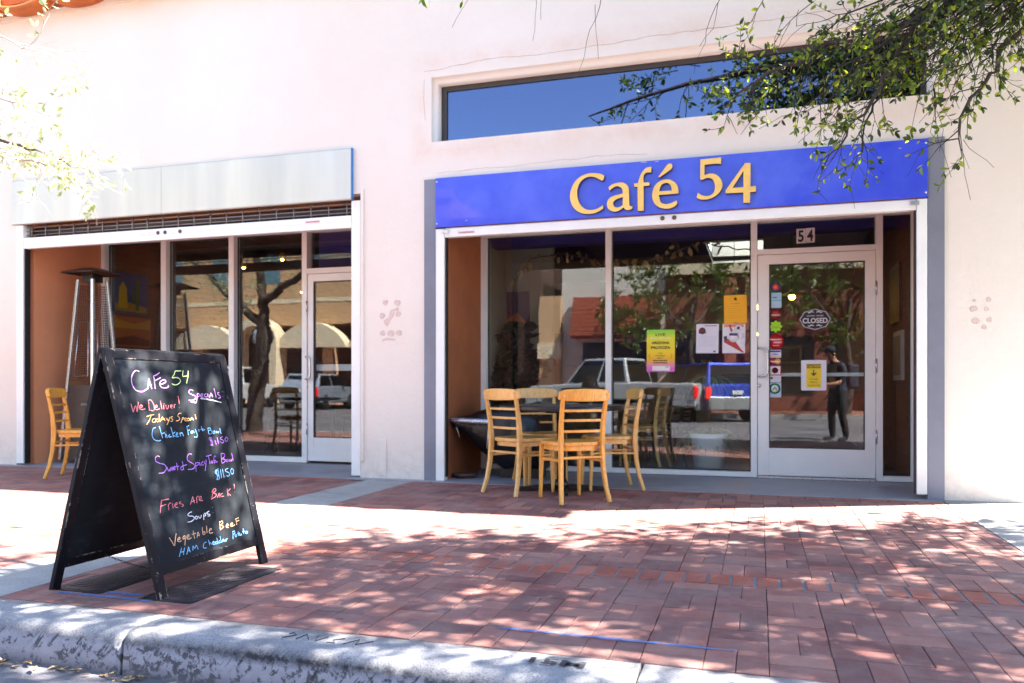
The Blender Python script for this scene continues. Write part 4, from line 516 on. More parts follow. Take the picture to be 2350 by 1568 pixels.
# dark stencilled figures and scribble left on the kerb top
m = MB()
vs, fs = text_mesh('15M', 1., 0, .03)
for v in vs: pass
X0 = min(v.x for v in vs); X1 = max(v.x for v in vs); Y0 = min(v.y for v in vs); Y1 = max(v.y for v in vs)
m.add([(-.715 + (v.x - X0) / (X1 - X0) * .185, -4.515 + (v.y - Y0) / (Y1 - Y0) * .052, .0075) for v in vs], fs)
scr = [[(0, 0), (.03, .04), (.01, .06), (.0, .045)], [(.05, .0), (.06, .06), (.09, .01)], [(.1, .06), (.12, .0), (.14, .055)], [(.16, .0), (.19, .0), (.17, .03), (.2, .055)], [(.22, 0), (.25, .06), (.26, .005), (.30, .055)]]
for s in scr:
    m.tube([(-1.62 + a * 1.1, -4.52 + b, .004) for a, b in s], .0017, 4)
struct('kerb_marking', m, worn('dark_kerb_lettering', '#34333c', .28, (2, 2, 2)))

# utility covers
for i, (a, b, c, d) in enumerate(covers):
    t = thing('utility_cover', ['dark ribbed utility lid in the pavers behind the standing chalkboard', 'dark ribbed utility lid under the chalkboard front legs beside the kerb'][i], 'utility cover', ((a + b) / 2, (c + d) / 2, 0), 0, 'oblong lids set in the pavement')
    def rr(mb, x0, x1, y0, y1, z0, z1, r):
        p = []
        for cx, cy, a0 in ((x1 - r, y1 - r, 0), (x0 + r, y1 - r, 90), (x0 + r, y0 + r, 180), (x1 - r, y0 + r, 270)):
            for k in range(7): an = R(a0 + 15 * k); p.append((cx + r * math.cos(an), cy + r * math.sin(an)))
        mb.prism(p, z0, z1, 'z')
    m = MB(); m.box(a, b, c, d, -.0085, -.006); rr(m, a + .004, b - .004, c + .004, d - .004, -.006, .003, .08); m.build('rim', M('cast_iron_rim', '#2c2a2e', .5, .3, 20, .4, 60), t)
    m = MB(); rr(m, a + .022, b - .022, c + .022, d - .022, .001, .0055, .066)
    nx_ = 11; 
    for q in range(1, 22):
        y = c + .04 + (d - c - .08) * q / 22
        for u in range(nx_):
            x = a + .04 + (b - a - .08) * (u + .5) / nx_
            if u in (5,) and 8 < q < 14: continue
            m.box(x - .0075, x + .0075, y - .0045, y + .0045, .0054, .0078)
    m.build('lid', M('worn_polymer_lid', '#3b3438', .38, .35, 12, .3, 80), t)
# dry leaves in the gutter
m = MB(); 
for i in range(120):
    x = -3.35 + 2.1 * (rng.random() ** 1.7); y = -4.665 - abs(rng.gauss(0, .035)); s = rng.uniform(.010, .024); a = rng.random() * 6.28; z = -.147 + rng.random() * .012
    c, s2 = math.cos(a), math.sin(a); up = rng.uniform(.1, .5) * s
    P0 = [(-1.2 * s, 0, 0), (-.3 * s, .42 * s, up), (.6 * s, .35 * s, up * .8), (1.3 * s, 0, up * .3), (.6 * s, -.35 * s, up * .7), (-.3 * s, -.42 * s, up * .6)]
    P0 = [(x + p[0] * c - p[1] * s2, y + p[0] * s2 + p[1] * c, z + p[2]) for p in P0]
    m.face([P0[0], P0[1], P0[2], P0[3]]); m.face([P0[0], P0[3], P0[4], P0[5]])
k = NT('dry_leaf'); oi = k.noise(35, 2); k.col(k.ramp(oi, [(.35, lin('#4a3320')), (.5, lin('#7d6444')), (.65, lin('#b5a68c'))])); k.b.inputs['Roughness'].default_value = .7
tag(m.build('fallen_leaves', k.m, weld=False), 'dry brown leaves gathered in the gutter below the kerb', 'leaves', kind='stuff')

# ------------------------------------------------------------------ the cafe building
bld = thing('cafe_building', 'pale pink stucco cafe building with two recessed glazed shopfronts', 'building', (-3, 4, 0))
H = 5.0; XR = 1.96; XL = -14.0
m = MB()
holes = [(-8.0, -3.70, -1, 2.76), (-3.02, 1.378, -1, 2.84), (-2.957, 1.30, 3.19, 3.80)]
xs = sorted({XL, XR} | {h[0] for h in holes} | {h[1] for h in holes}); zs = sorted({0, H} | {max(0, h[2]) for h in holes} | {h[3] for h in holes})
for a, b in zip(xs, xs[1:]):
    for c, d in zip(zs, zs[1:]):
        cx, cz = (a + b) / 2, (c + d) / 2
        if any(h[0] < cx < h[1] and h[2] < cz < h[3] for h in holes): continue
        m.face([(a, 0, c), (b, 0, c), (b, 0, d), (a, 0, d)])
# rounded reveal of the high window
x0, x1, z0, z1 = holes[2]; fr = [(x0, x1, z0, z1, 0)]
for k in range(1, 5):
    a = R(22.5 * k); o = .05 * (1 - math.cos(a)); fr.append((x0 + o, x1 - o * .4, z0 + o * .05, z1 - o * 1.05, .05 * math.sin(a)))
l = fr[-1]; fr.append((*l[:4], .15))
for p, q in zip(fr, fr[1:]):
    for (i, j), (k_, l_) in (((0, 2), (1, 2)), ((1, 2), (1, 3)), ((1, 3), (0, 3)), ((0, 3), (0, 2))):
        m.face([(p[i], p[4], p[j]), (p[k_], p[4], p[l_]), (q[k_], q[4], q[l_]), (q[i], q[4], q[j])], True)
# returns of the shopfront openings through the wall thickness
for (a, b, c, d) in holes[:2]:
    for x in (a, b): m.face([(x, 0, 0), (x, .12, 0), (x, .12, d), (x, 0, d)])
    m.face([(a, 0, d), (b, 0, d), (b, .12, d), (a, .12, d)])
m.face([(XR, 0, 0), (XR, 9.4, 0), (XR, 9.4, H), (XR, 0, H)]); m.face([(XL, 0, 0), (XL, 9.4, 0), (XL, 9.4, H), (XL, 0, H)]); m.face([(XL, 9.4, 0), (XR, 9.4, 0), (XR, 9.4, H), (XL, 9.4, H)])
facade = m.build('facade_wall', MAT['stucco'], bld)
# raised plaster pads, patches and a long crack on the front
for q in ((-3.69, -3.66, -.018, .001, .16, 2.80), (-3.50, -3.42, -.010, .001, .03, .38), (-8.06, -8.0, -.016, .001, .0, 2.70)): m = MB(); m.box(*q); m.build('plaster_pilaster', MAT['stucco'], bld, bevel=.004)
k = NT('bare_plaster_scar'); k.col(k.ramp(k.noise(30, 5, .7), [(.3, lin('#cdb5a8')), (.7, lin('#dccabf'))])); k.b.inputs['Roughness'].default_value = .95; k.bump(k.noise(60, 5), .6, .006)
scars = []
def wpix(px, py):      # hollow left by an old fixing: coordinates read off the facade plane
    return px, py
for (cx, cz, r) in ((-3.438, 1.694, .024), (-3.308, 1.690, .026), (-3.312, 1.628, .017), (-3.300, 1.580, .024), (-3.468, 1.566, .026), (-3.465, 1.40, .026), (-3.378, 1.395, .03), (-3.292, 1.398, .026)):
    scars.append((cx, cz, r))
for cx, cz, r in scars + [(1.585, 1.490, .021), (1.690, 1.560, .016), (1.600, 1.395, .024), (1.695, 1.403, .018), (1.590, 1.555, .010), (1.66, 1.345, .016), (1.675, 1.487, .013)]:
    m = MB(); m.lathe([(0, .0), (r * .55, -.0015), (r * .85, -.003), (r, -.0035), (r * 1.12, -.001)], (cx, -.001, cz), 18, 'y'); m.v = [(cx + (x_ - cx) * (1 + .5 * mnoise.noise(Vector((math.atan2(z_ - cz, x_ - cx) * .9, cx * 9, cz * 9)))), y_, cz + (z_ - cz) * (1 + .5 * mnoise.noise(Vector((math.atan2(z_ - cz, x_ - cx) * .9, cz * 7, 3))))) for x_, y_, z_ in m.v]; m.build('plaster_scar', k.m, bld)
pp = [(-3.385, 1.612), (-3.36, 1.628), (-3.335, 1.627), (-3.338, 1.60), (-3.352, 1.555), (-3.375, 1.53), (-3.395, 1.49), (-3.42, 1.458), (-3.438, 1.478), (-3.452, 1.515), (-3.43, 1.535), (-3.40, 1.555), (-3.39, 1.58)]
m = MB(); m.prism(pp, -.0028, .001); m.build('plaster_patch', k.m, bld)
m = MB()
m.prism([(-3.47, 1.335), (-3.42, 1.355), (-3.33, 1.345), (-3.33, 1.325), (-3.42, 1.33), (-3.47, 1.318)], -.003, .001)
m.build('plaster_patch', k.m, bld)
m = MB()
def crack(path, r=.0026):
    pts = []
    for (xa, za), (xb, zb) in zip(path, path[1:]):
        n = max(2, int(math.hypot(xb - xa, zb - za) / .035))
        for i in range(n):
            t = i / n; x = xa + (xb - xa) * t; z = za + (zb - za) * t
            pts.append((x, -.0006, z + .014 * mnoise.noise(Vector((x * 6, z * 3, 2))) + .006 * mnoise.noise(Vector((x * 23, z, 7)))))
    m.tube(pts, [r * (.45 + .55 * abs(mnoise.noise(Vector((p[0] * 4, 3, 1))))) for p in pts], 4)
crack([(-3.03, 3.86), (-2.45, 3.90), (-1.9, 3.895), (-1.3, 3.90), (-.8, 3.93), (-.3, 3.925), (.5, 3.95), (1.3, 3.93)])
crack([(-3.02, 3.40), (-3.035, 3.60), (-3.03, 3.82)], .0025)
crack([(-2.9, 2.895), (-2.2, 2.90), (-1.4, 2.925), (-.9, 2.91)], .002)
k = NT('crack_line'); k.col(lin('#9a8070')); k.b.inputs['Roughness'].default_value = 1  # thin darker line colour of the cracks
m.build('plaster_crack', k.m, bld)
# roof, ceiling with skylight shaft, inner walls
SKY = (-.75, .55, 4.9, 6.9)
def slab(mb, x0, x1, y0, y1, z0, z1, hole):
    a, b, c, d = hole
    mb.box(x0, a, y0, y1, z0, z1); mb.box(b, x1, y0, y1, z0, z1); mb.box(a, b, y0, c, z0, z1); mb.box(a, b, d, y1, z0, z1)
m = MB(); slab(m, XL + .02, XR - .02, 0.03, 9.38, 4.80, H - .003, SKY); m.build('roof', M('roof_membrane', '#8d8a86', .8), bld)
m = MB(); slab(m, -8.0, 1.45, 1.22, 9.2, 2.98, 3.06, SKY)
for x in (-7.0, -5.6, -4.2, -2.6, -1.2): m.box(x - .07, x + .07, 1.3, 9.0, 2.80, 2.975)
m.build('ceiling', MAT['dark_ceiling'], bld)
m = MB()
a, b, c, d = SKY
for q in (((a, c), (b, c)), ((b, c), (b, d)), ((b, d), (a, d)), ((a, d), (a, c))):
    m.face([(*q[0], 2.95), (*q[1], 2.95), (*q[1], 4.99), (*q[0], 4.99)])
m.build('skylight_shaft', M('white_shaft_paint', '#e4e2dc', .8, .04), bld)
m = MB(); m.box(-7.99, 1.44, 1.23, 9.2, -.02, .010); m.build('interior_floor', MAT['floor_in'], bld)
for q in ((-8.0, -7.90), (1.375, 1.45)): m = MB(); m.box(*q, 1.23, 9.2, .01, 2.98); m.build('interior_brick_wall', MAT['brick_in'], bld)
for q in ((-7.9, 1.37, 9.0, 9.2), (-3.72, -2.86, 1.23, 2.0), (-3.72, -3.55, 2.001, 4.6)): m = MB(); m.box(*q, .01, 2.98); m.build('interior_wall', MAT['cream'], bld)
for q in ((-7.9, 1.37, 8.9, 8.99, 1.30, 1.95), (-3.5, -3.1, 4.3, 4.9, .01, 2.98), (-2.83, 1.36, 1.42, 1.62, 2.42, 2.97), (-5.0, -3.73, 1.42, 1.62, 2.2, 2.97)): m = MB(); m.box(*q); m.build('violet_band', MAT['purple'], bld)
# sloped soffit over the counter at the back, pale
m = MB(); m.prism([(4.2, 2.97), (8.85, 2.05), (8.85, 2.97)], .05, 1.36, 'x'); m.build('sloped_soffit', M('pale_soffit_paint', '#a8a698', .8, .05), bld)
m = MB(); m.box(-.6, 1.3, 7.6, 8.2, .01, 1.05); m.box(-.65, 1.35, 7.55, 8.25, 1.052, 1.09); m.build('service_counter', MAT['wood_dark'], bld)
# recess linings
m = MB(); m.box(-8.0, -7.893, .121, 1.24, .0, 2.76); m.build('recess_wall', M('terracotta_painted_light', '#d08a62', .85, .10, 1.6, .4, 30), bld)  # lighter copy of the recess terracotta, brighter light put into its colour
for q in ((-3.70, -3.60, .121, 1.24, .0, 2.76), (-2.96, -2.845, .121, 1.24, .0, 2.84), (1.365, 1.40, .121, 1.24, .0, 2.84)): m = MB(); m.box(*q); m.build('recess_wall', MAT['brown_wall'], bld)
for q in ((-8.0, -3.6, .122, 1.24, 2.762, 2.82), (-2.96, 1.40, .122, 1.24, 2.70, 2.838), (-2.844, 1.364, 1.10, 1.239, 2.535, 2.699)): m = MB(); m.box(*q); m.build('recess_soffit', MAT['orange_soffit'], bld)
# steel posts each side of the cafe shopfront
m = MB(); m.box(-3.024, -2.905, -.02, .10, .0, 2.835); m.build('steel_post', MAT['steel_grey'], bld, bevel=.004)
m = MB(); m.box(1.262, 1.382, -.02, .10, .0, 2.845); m.build('steel_post', MAT['steel_grey'], bld, bevel=.004)
# terracotta eaves: scalloped tile ends
m = MB()
x = XL
while x < XR - .3:
    pr = [(x + .365 * (1 - math.cos(R(180 - 15 * k))), .145 - .15 * math.sin(R(15 * k)) ** .8) for k in range(13)]
    for (xa, za), (xb, zb) in zip(pr, pr[1:]):
        v = [(xa, -.24, H + za), (xb, -.24, H + zb), (xb, .05, H + za * 0 + zb + .03), (xa, .05, H + za + .03)]
        v2 = [(p[0], p[1], p[2] + .05) for p in v]
        m.add(v + v2, [(0, 1, 2, 3), (7, 6, 5, 4), (0, 4, 5, 1), (2, 6, 7, 3)], True)
    x += .735
m.box(XL, XR, -.10, .30, H + .145, H + .26)
m.build('eaves_tile', MAT['tile'], bld)
m = MB(); m.box(XL, XR, -.03, .2, H - .0, H + .06); m.build('eaves_moulding', MAT['stucco'], bld)

# high window
m = MB(); Y0, Y1 = .125, .17
m.box(-2.905, -2.85, Y0, Y1, 3.192, 3.745); m.box(1.24, 1.285, Y0, Y1, 3.192, 3.745); m.box(-2.85, 1.24, Y0, Y1, 3.192, 3.215); m.box(-2.85, 1.24, Y0, Y1, 3.70, 3.745)
m.box(-1.775, -1.755, .152, .166, 3.215, 3.70); m.box(.40, .42, .152, .166, 3.215, 3.70)
hw = m.build('high_window', M('dark_bronze_frame', '#3a332f', .45, .1), bld)
m = MB(); m.box(-2.85, 1.24, .142, .150, 3.215, 3.70); m.build('pane', MAT['glass_high'], hw)
m = MB(); m.box(-2.99, 1.33, .3, 1.0, 3.12, 3.18); m.box(-2.99, 1.33, 1.0, 1.05, 3.1, 3.95); m.box(-2.99, 1.33, .3, 1.0, 3.9, 3.95); m.build('window_box', MAT['dark_ceiling'], bld)

# cafe shopfront glazing
YF, YB, YG = 1.08, 1.20, 1.165
m = MB(); ZH = 2.475
for a, b in ((-2.845, -2.788), (-1.501, -1.442), (-.081, -.0215), (1.0315, 1.088), (1.330, 1.365)): m.box(a, b, YF, YB, .010, 2.534)
segs = [(-2.788, -1.501), (-1.442, -.081), (1.088, 1.330)]
for a, b in segs + [(-.0215, 1.0315)]: m.box(a, b, YF + .002, YB - .002, ZH, 2.533)
for a, b in segs: m.box(a, b, YF + .002, YB - .002, .0102, .058)
m.box(-.0215, 1.0315, YF + .002, YB - .002, 2.155, 2.205)
sf = m.build('shop_window', MAT['alu'], bld, bevel=.003)
for a, b in segs:
    m = MB(); m.box(a + .002, b - .002, YG, YG + .008, .06, ZH - .002); m.build('pane', MAT['glass'], sf)
m = MB(); m.box(-.0195, 1.0295, YG, YG + .008, 2.207, ZH - .002); m.build('pane', MAT['glass'], sf)
m = MB()
for a, b in segs:
    for p, q in ((a, a + .012), (b - .012, b)): m.box(p, q, YG - .012, YG - .001, .058, ZH)
    m.box(a + .012, b - .012, YG - .012, YG - .001, .058, .07); m.box(a + .012, b - .012, YG - .012, YG - .001, ZH - .012, ZH)
m.build('gasket', MAT['alu_dark'], sf)

def door(x0, x1, gx0, gx1, z0, z1, gz0, gz1, hinge_right, ang, bar_z, bar_h, hx, hz0, hz1, lockz, hinges):
    m = MB(); yf, yb = 1.092, 1.137
    m.box(x0, gx0, yf, yb, z0, z1); m.box(gx1, x1, yf, yb, z0, z1)
    m.box(gx0, gx1, yf + .0015, yb - .0015, z0, gz0); m.box(gx0, gx1, yf + .0015, yb - .0015, gz1, z1)
    piv = Vector((x1 if hinge_right else x0, yf, 0))
    T = Matrix.Translation(piv) @ Matrix.Rotation(ang, 4, 'Z') @ Matrix.Translation(-piv)
    d = m.xf(T).build('door', MAT['alu'], bld, bevel=.003)
    m = MB(); m.box(gx0 + .001, gx1 - .001, 1.112, 1.120, gz0 + .001, gz1 - .001); m.xf(T).build('pane', MAT['glass'], d)
    m = MB()
    for p, q in ((gx0, gx0 + .010), (gx1 - .010, gx1)): m.box(p, q, 1.099, 1.110, gz0, gz1)
    m.box(gx0 + .01, gx1 - .01, 1.099, 1.110, gz1 - .010, gz1); m.box(gx0 + .01, gx1 - .01, 1.099, 1.110, gz0, gz0 + .010); m.xf(T).build('gasket', MAT['alu_dark'], d)
    m = MB(); m.box(gx0 + .001, gx1 - .001, 1.150, 1.185, bar_z - bar_h / 2, bar_z + bar_h / 2); m.xf(T).build('push_bar', MAT['alu'], d, bevel=.006)
    m = MB(); p = []
    for k in range(7): a = R(15 * k); p.append((hx - .055 + .055 * math.sin(a) * 0 + 0, yf - .045 * math.sin(a), hz1 - .0 * a))
    off = .075 if hinge_right else -.0
    path = [(hx - .05, yf, hz1), (hx - .045, yf - .03, hz1), (hx - .02, yf - .05, hz1 - .002), (hx + .012, yf - .055, hz1 - .008), (hx + .028, yf - .055, hz1 - .03), (hx + .030, yf - .055, (hz0 + hz1) / 2), (hx + .028, yf - .055, hz0 + .03), (hx + .012, yf - .055, hz0 + .008), (hx - .02, yf - .05, hz0 + .002), (hx - .045, yf - .03, hz0), (hx - .05, yf, hz0)]
    m.tube(path, .011, 10); m.xf(T).build('handle', MAT['chrome'], d)
    m = MB(); m.lathe([(.0, -.012), (.014, -.011), (.017, -.006), (.019, .0)], (hx - .048, yf, lockz), 16, 'y'); m.xf(T).build('lock', MAT['chrome'], d)
    for hz in hinges:
        m = MB(); m.tube([(x1 + .006 if hinge_right else x0 - .006, yf - .008, hz - .065), (x1 + .006 if hinge_right else x0 - .006, yf - .008, hz + .065)], .010, 10); m.build('hinge', MAT['chrome'], d)
    return d, T
dR, DT = door(-.017, 1.027, .087, .937, .032, 2.150, .296, 2.060, True, 0, 1.0, .035, .045, .985, 1.255, .895, (.42, 1.08, 1.80))
m = MB(); m.box(-.0215, 1.0315, 1.06, 1.22, .0045, .026); m.build('threshold', MAT['chrome'], bld, bevel=.004)
# left shopfront glazing
m = MB(); ZL = 2.66
for a, b in ((-7.888, -7.83), (-6.98, -6.903), (-6.008, -5.935), (-5.021, -4.955), (-3.79, -3.72)): m.box(a, b, YF, YB, .010, 2.72)
segs2 = [(-7.83, -6.98), (-6.903, -6.008), (-5.935, -5.021)]
for a, b in segs2 + [(-4.955, -3.79)]: m.box(a, b, YF + .002, YB - .002, ZL, 2.719)
for a, b in segs2: m.box(a, b, YF + .002, YB - .002, .0102, .07)
m.box(-4.955, -3.79, YF + .002, YB - .002, 2.175, 2.235)
sl = m.build('shop_window', MAT['alu'], bld, bevel=.003)
for a, b in segs2:
    m = MB(); m.box(a + .002, b - .002, YG, YG + .008, .072, ZL - .002); m.build('pane', MAT['glass'], sl)
m = MB(); m.box(-4.953, -3.792, YG, YG + .008, 2.237, ZL - .002); m.build('pane', MAT['glass'], sl)
m = MB()
for a, b in segs2:
    for p, q in ((a, a + .012), (b - .012, b)): m.box(p, q, YG - .012, YG - .001, .07, ZL)
    m.box(a + .012, b - .012, YG - .012, YG - .001, .07, .082); m.box(a + .012, b - .012, YG - .012, YG - .001, ZL - .012, ZL)
m.build('gasket', MAT['alu_dark'], sl)
dL, DT2 = door(-4.950, -3.795, -4.878, -3.87, .032, 2.170, .30, 2.085, False, 0, 1.10, .075, -4.915, .97, 1.225, .88, (.4, 1.8))

# ------------------------------------------------------------------ roller shutters
sh = thing('roller_shutter', 'brushed silver shutter housing with raised grille over the shopfront behind the chalkboard', 'roller shutter', (-5.9, 0, 2.7))
def silver():
    k = NT('silver_shutter_housing'); v = k.mapped((1.4, 1, .15))
    k.col(k.ramp(k.noise(1.4, 4, .6, v), [(.3, lin('#b8bbb4')), (.7, lin('#d3d4c9'))]))
    k.b.inputs['Metallic'].default_value = .35
    k.l(k.ramp(k.noise(2, 3, .5, v), [(.3, .30), (.7, .5)]), k.b.inputs['Roughness']); k.bump(k.noise(2.2, 2, .5, v), .12, .03); return k.m
MAT['silver'] = silver()
m = MB(); pr = [(-.002, 2.70), (-.030, 2.70), (-.038, 2.708), (-.038, 3.19), (-.030, 3.20), (-.002, 3.20)]
m.prism(pr, -8.05, -3.785, 'x'); m.build('housing', MAT['silver'], sh)
m = MB(); m.box(-6.01, -6.007, -.0388, -.03, 2.70, 3.2005); m.build('housing_seam', M('grey_seam', '#8f9090', .5), sh)
m = MB(); m.box(-3.784, -3.776, -.039, -.003, 2.70, 3.2); m.build('edge_film', M('blue_edge_film', '#3a7fc0', .5), sh)
m = MB()
for z in (2.672, 2.628, 2.588): m.tube([(-7.93, .03, z), (-3.79, .03, z)], .006, 8)
for i in range(21):
    x = -7.82 + i * .198; m.tube([(x, .022, 2.55), (x + rng.uniform(-.004, .004), .022, 2.70)], .006, 6)
m.build('grille', M('galvanised_rod', '#8b8480', .45, .2, 20, .1, 60, .6), sh)
m = MB(); m.tube([(-7.95, .16, 2.64), (-3.75, .16, 2.64)], .05, 14); m.build('roller', M('dark_roller', '#4a3b34', .6), sh)
def bar_prof(z0, z1, y0):
    h = z1 - z0
    return [(y0 + .055, z0), (y0, z0), (y0, z0 + h * .40), (y0 + .006, z0 + h * .43), (y0 + .006, z0 + h * .50), (y0, z0 + h * .53), (y0, z1 - .004), (y0 + .004, z1), (y0 + .055, z1)]
m = MB(); m.prism(bar_prof(2.432, 2.552, -.012), -7.905, -3.80, 'x'); m.build('bottom_bar', MAT['alu'], sh)
lockm = M('dull_lock_metal', '#55504e', .4, .3, 30, 0, 10, .7)
for q in (-6.07, -5.98, -5.79): m = MB(); m.lathe([(0, -.01), (.018, -.008), (.02, 0)], (q, -.013, 2.508), 14, 'y'); m.build('lock', lockm, sh)
#(M('dull_lock_metal', '#55504e', .4, .3, 30, 0, 10, .7), sh)
m = MB(); m.box(-6.30, -6.16, -.0145, -.011, 2.49, 2.525); m.build('paper_label', M('white_label', '#e2dedd', .6), sh)
def warn_label(cx, cz, y, parent, wd=.17):
    m = MB(); m.box(cx - wd / 2, cx + wd / 2, y, y + .0012, cz - .011, cz + .011); m.build('warning_label', M('pale_label', '#d9c9c6', .6), parent)
    m = MB(); put_text(m, 'WARNING', cx, cz, y - .0008, wd * .86, .015, .02); m.build('label_lettering', M('red_label_ink', '#b5202a', .6), parent)
warn_label(-4.22, 2.512, -.0145, sh)
m = MB(); m.box(-7.998, -7.90, -.02, .075, .02, 2.695); m.build('side_track', MAT['alu'], sh, bevel=.004)
m = MB(); m.box(-3.80, -3.703, .0, .09, .02, 2.695); m.build('side_track', MAT['alu'], sh, bevel=.004)
m = MB(); m.box(-7.899, -7.884, -.004, .06, .02, 2.43); m.build('track_channel', MAT['alu_dark'], sh)

sh2 = thing('roller_shutter', 'white shutter bar and side tracks framing the cafe entrance under the blue sign', 'roller shutter', (-.85, 0, 2.3))
m = MB(); m.prism([(.05, 2.283), (-.015, 2.283), (-.018, 2.287), (-.018, 2.362), (-.012, 2.369), (.05, 2.369)], -2.815, 1.180, 'x'); m.build('bottom_bar', MAT['alu'], sh2)
m = MB(); m.box(-2.902, -2.818, -.026, .06, .004, 2.362); m.build('side_track', MAT['alu'], sh2, bevel=.004)
m = MB(); m.box(1.183, 1.258, -.026, .06, .040, 2.366); m.build('side_track', MAT['alu'], sh2, bevel=.004)
for a, b in ((-2.818, -2.806), (1.172, 1.1825)): m = MB(); m.box(a, b, .0, .05, .04, 2.283); m.build('track_channel', MAT['alu_dark'], sh2)
for a, b in ((-2.845, -2.77), (1.13, 1.20)): m = MB(); m.box(a, b, -.034, -.0265, 2.318, 2.350); m.build('bracket', MAT['chrome'], sh2, bevel=.003)
warn_label(-2.60, 2.318, -.0195, sh2)
brassm = M('dull_brass_lock', '#6b5a44', .4, .3, 30, 0, 10, .7)
for q in (-.80, -.70): m = MB(); m.lathe([(0, -.010), (.016, -.008), (.02, 0)], (q, -.019, 2.337), 14, 'y'); m.build('lock', brassm, sh2)

# ------------------------------------------------------------------ the cafe sign
sg = thing('cafe_sign', 'long cobalt blue sign board with raised yellow cafe name letters above the entrance', 'shop sign', (-.82, 0, 2.37))
k = NT('cobalt_sign_enamel'); f = k.noise(1.1, 4, .6, k.mapped((1, 1, 2.2)))
k.col(k.mix(k.math('MULTIPLY', k.ramp(k.noise(2.2, 5, .65), [(.42, 0.), (.68, 1.)]), .55), k.ramp(f, [(.3, lin('#2c40cc')), (.7, lin('#384ed8'))]), lin('#5568e0')))
k.b.inputs['Roughness'].default_value = .32; k.bump(k.noise(2.5, 2, .5), .08, .02); k.b.inputs['Coat Weight'].default_value = .3
m = MB(); m.box(-2.902, 1.2605, -.040, -.021, 2.374, 2.836); m.build('panel', k.m, sg, bevel=.004)
for x, z in ((-2.885, 2.80), (-2.885, 2.41), (1.245, 2.80), (1.245, 2.41)): m = MB(); m.lathe([(0, -.004), (.008, -.003), (.009, 0)], (x, -.0405, z), 10, 'y'); m.build('screw', MAT['chrome'], sg)
chipm = M('chipped_white_undercoat', '#c6c8e8', .7)
for (x, z, s_) in ((-.98, 2.825, .05), (-.86, 2.822, .03), (.42, 2.79, .07), (1.05, 2.77, .02), (-2.6, 2.42, .02), (.75, 2.73, .03)): m = MB(); m.box(x, x + s_, -.0412, -.0402, z, z + .004); m.build('paint_chip', chipm, sg)
gold = M('yellow_letter_paint', '#f2c868', .45, .12, 7, .05, 40); gold_side = M('letter_edge_paint', '#4a3416', .6)
for name, rings in LETTERS:
    cu = bpy.data.curves.new('letter', 'CURVE'); cu.dimensions = '2D'; cu.fill_mode = 'BOTH'; cu.extrude = .016; cu.bevel_depth = 0
    for rg in rings:
        sp = cu.splines.new('POLY'); sp.points.add(len(rg) - 1); sp.use_cyclic_u = True
        for p, (x, z) in zip(sp.points, rg): p.co = (x, z, 0, 1)
    o = bpy.data.objects.new('letter', cu); COL.objects.link(o)
    me = bpy.data.meshes.new_from_object(o.evaluated_get(bpy.context.evaluated_depsgraph_get()))
    m = MB()
    for p in me.polygons:
        vs = [me.vertices[i].co for i in p.vertices]
        nz_ = abs(p.normal.z); m.cur = 0 if nz_ > .5 else 1
        m.face([(v.x, -.060 - v.z, v.y) for v in vs])
    bpy.data.objects.remove(o); bpy.data.curves.remove(cu); bpy.data.meshes.remove(me)
    m.build('letter', [gold, gold_side], sg)

# ------------------------------------------------------------------ chalkboard (A-frame)
ab = thing('chalkboard_sign', 'black A-frame chalkboard with handwritten cafe specials standing by the kerb', 'chalkboard', (-2.69, -3.84, 0))
def worn_black(name, chip=.62):
    k = NT(name)
    n1 = k.noise(38, 5, .75); n2 = k.noise(7, 3, .6)
    bv = k.n('ShaderNodeBevel'); bv.samples = 4; bv.inputs['Radius'].default_value = .006
    ge = k.n('ShaderNodeNewGeometry'); dp = k.n('ShaderNodeVectorMath', operation='DOT_PRODUCT'); k.l(bv.outputs[0], dp.inputs[0]); k.l(ge.outputs['Normal'], dp.inputs[1])
    edge = k.ramp(dp.outputs['Value'], [(.90, 1.), (.985, 0.)])
    e2 = k.math('MULTIPLY', edge, k.ramp(k.math('ADD', k.math('MULTIPLY', n1, .45), k.math('MULTIPLY', n2, .55)), [(.53, 0.), (.57, 1.)]))
    sp = k.math('MULTIPLY', k.ramp(n1, [(chip + .04, 0.), (chip + .07, 1.)]), k.ramp(n2, [(.42, 0.), (.55, 1.)]))
    c = k.mix(k.math('MAXIMUM', e2, sp), k.mix(n2, lin('#0d0d12'), lin('#1b1b24')), k.mix(n2, lin('#b59a6c'), lin('#cfc6bd')))
    k.col(c); k.b.inputs['Roughness'].default_value = .5; k.b.inputs['Specular IOR Level'].default_value = .18; k.bump(n1, .15, .002); return k.m
MAT['worn'] = worn_black('worn_black_paint'); 
def slate():
    k = NT('smudged_chalkboard')
    sm = k.noise(3.2, 5, .6, k.mapped((1, 1, .6), (.4, 0, 0))); st = k.noise(24, 3, .6, k.mapped((1, .3, 1.)))
    f = k.math('ADD', k.math('MULTIPLY', sm, .75), k.math('MULTIPLY', st, .25))
    k.col(k.ramp(f, [(.35, lin('#1c1e22')), (.53, lin('#26292e')), (.70, lin('#43484f'))]))
    k.b.inputs['Roughness'].default_value = .8; k.b.inputs['Specular IOR Level'].default_value = .08; return k.m
MAT['slate'] = slate()
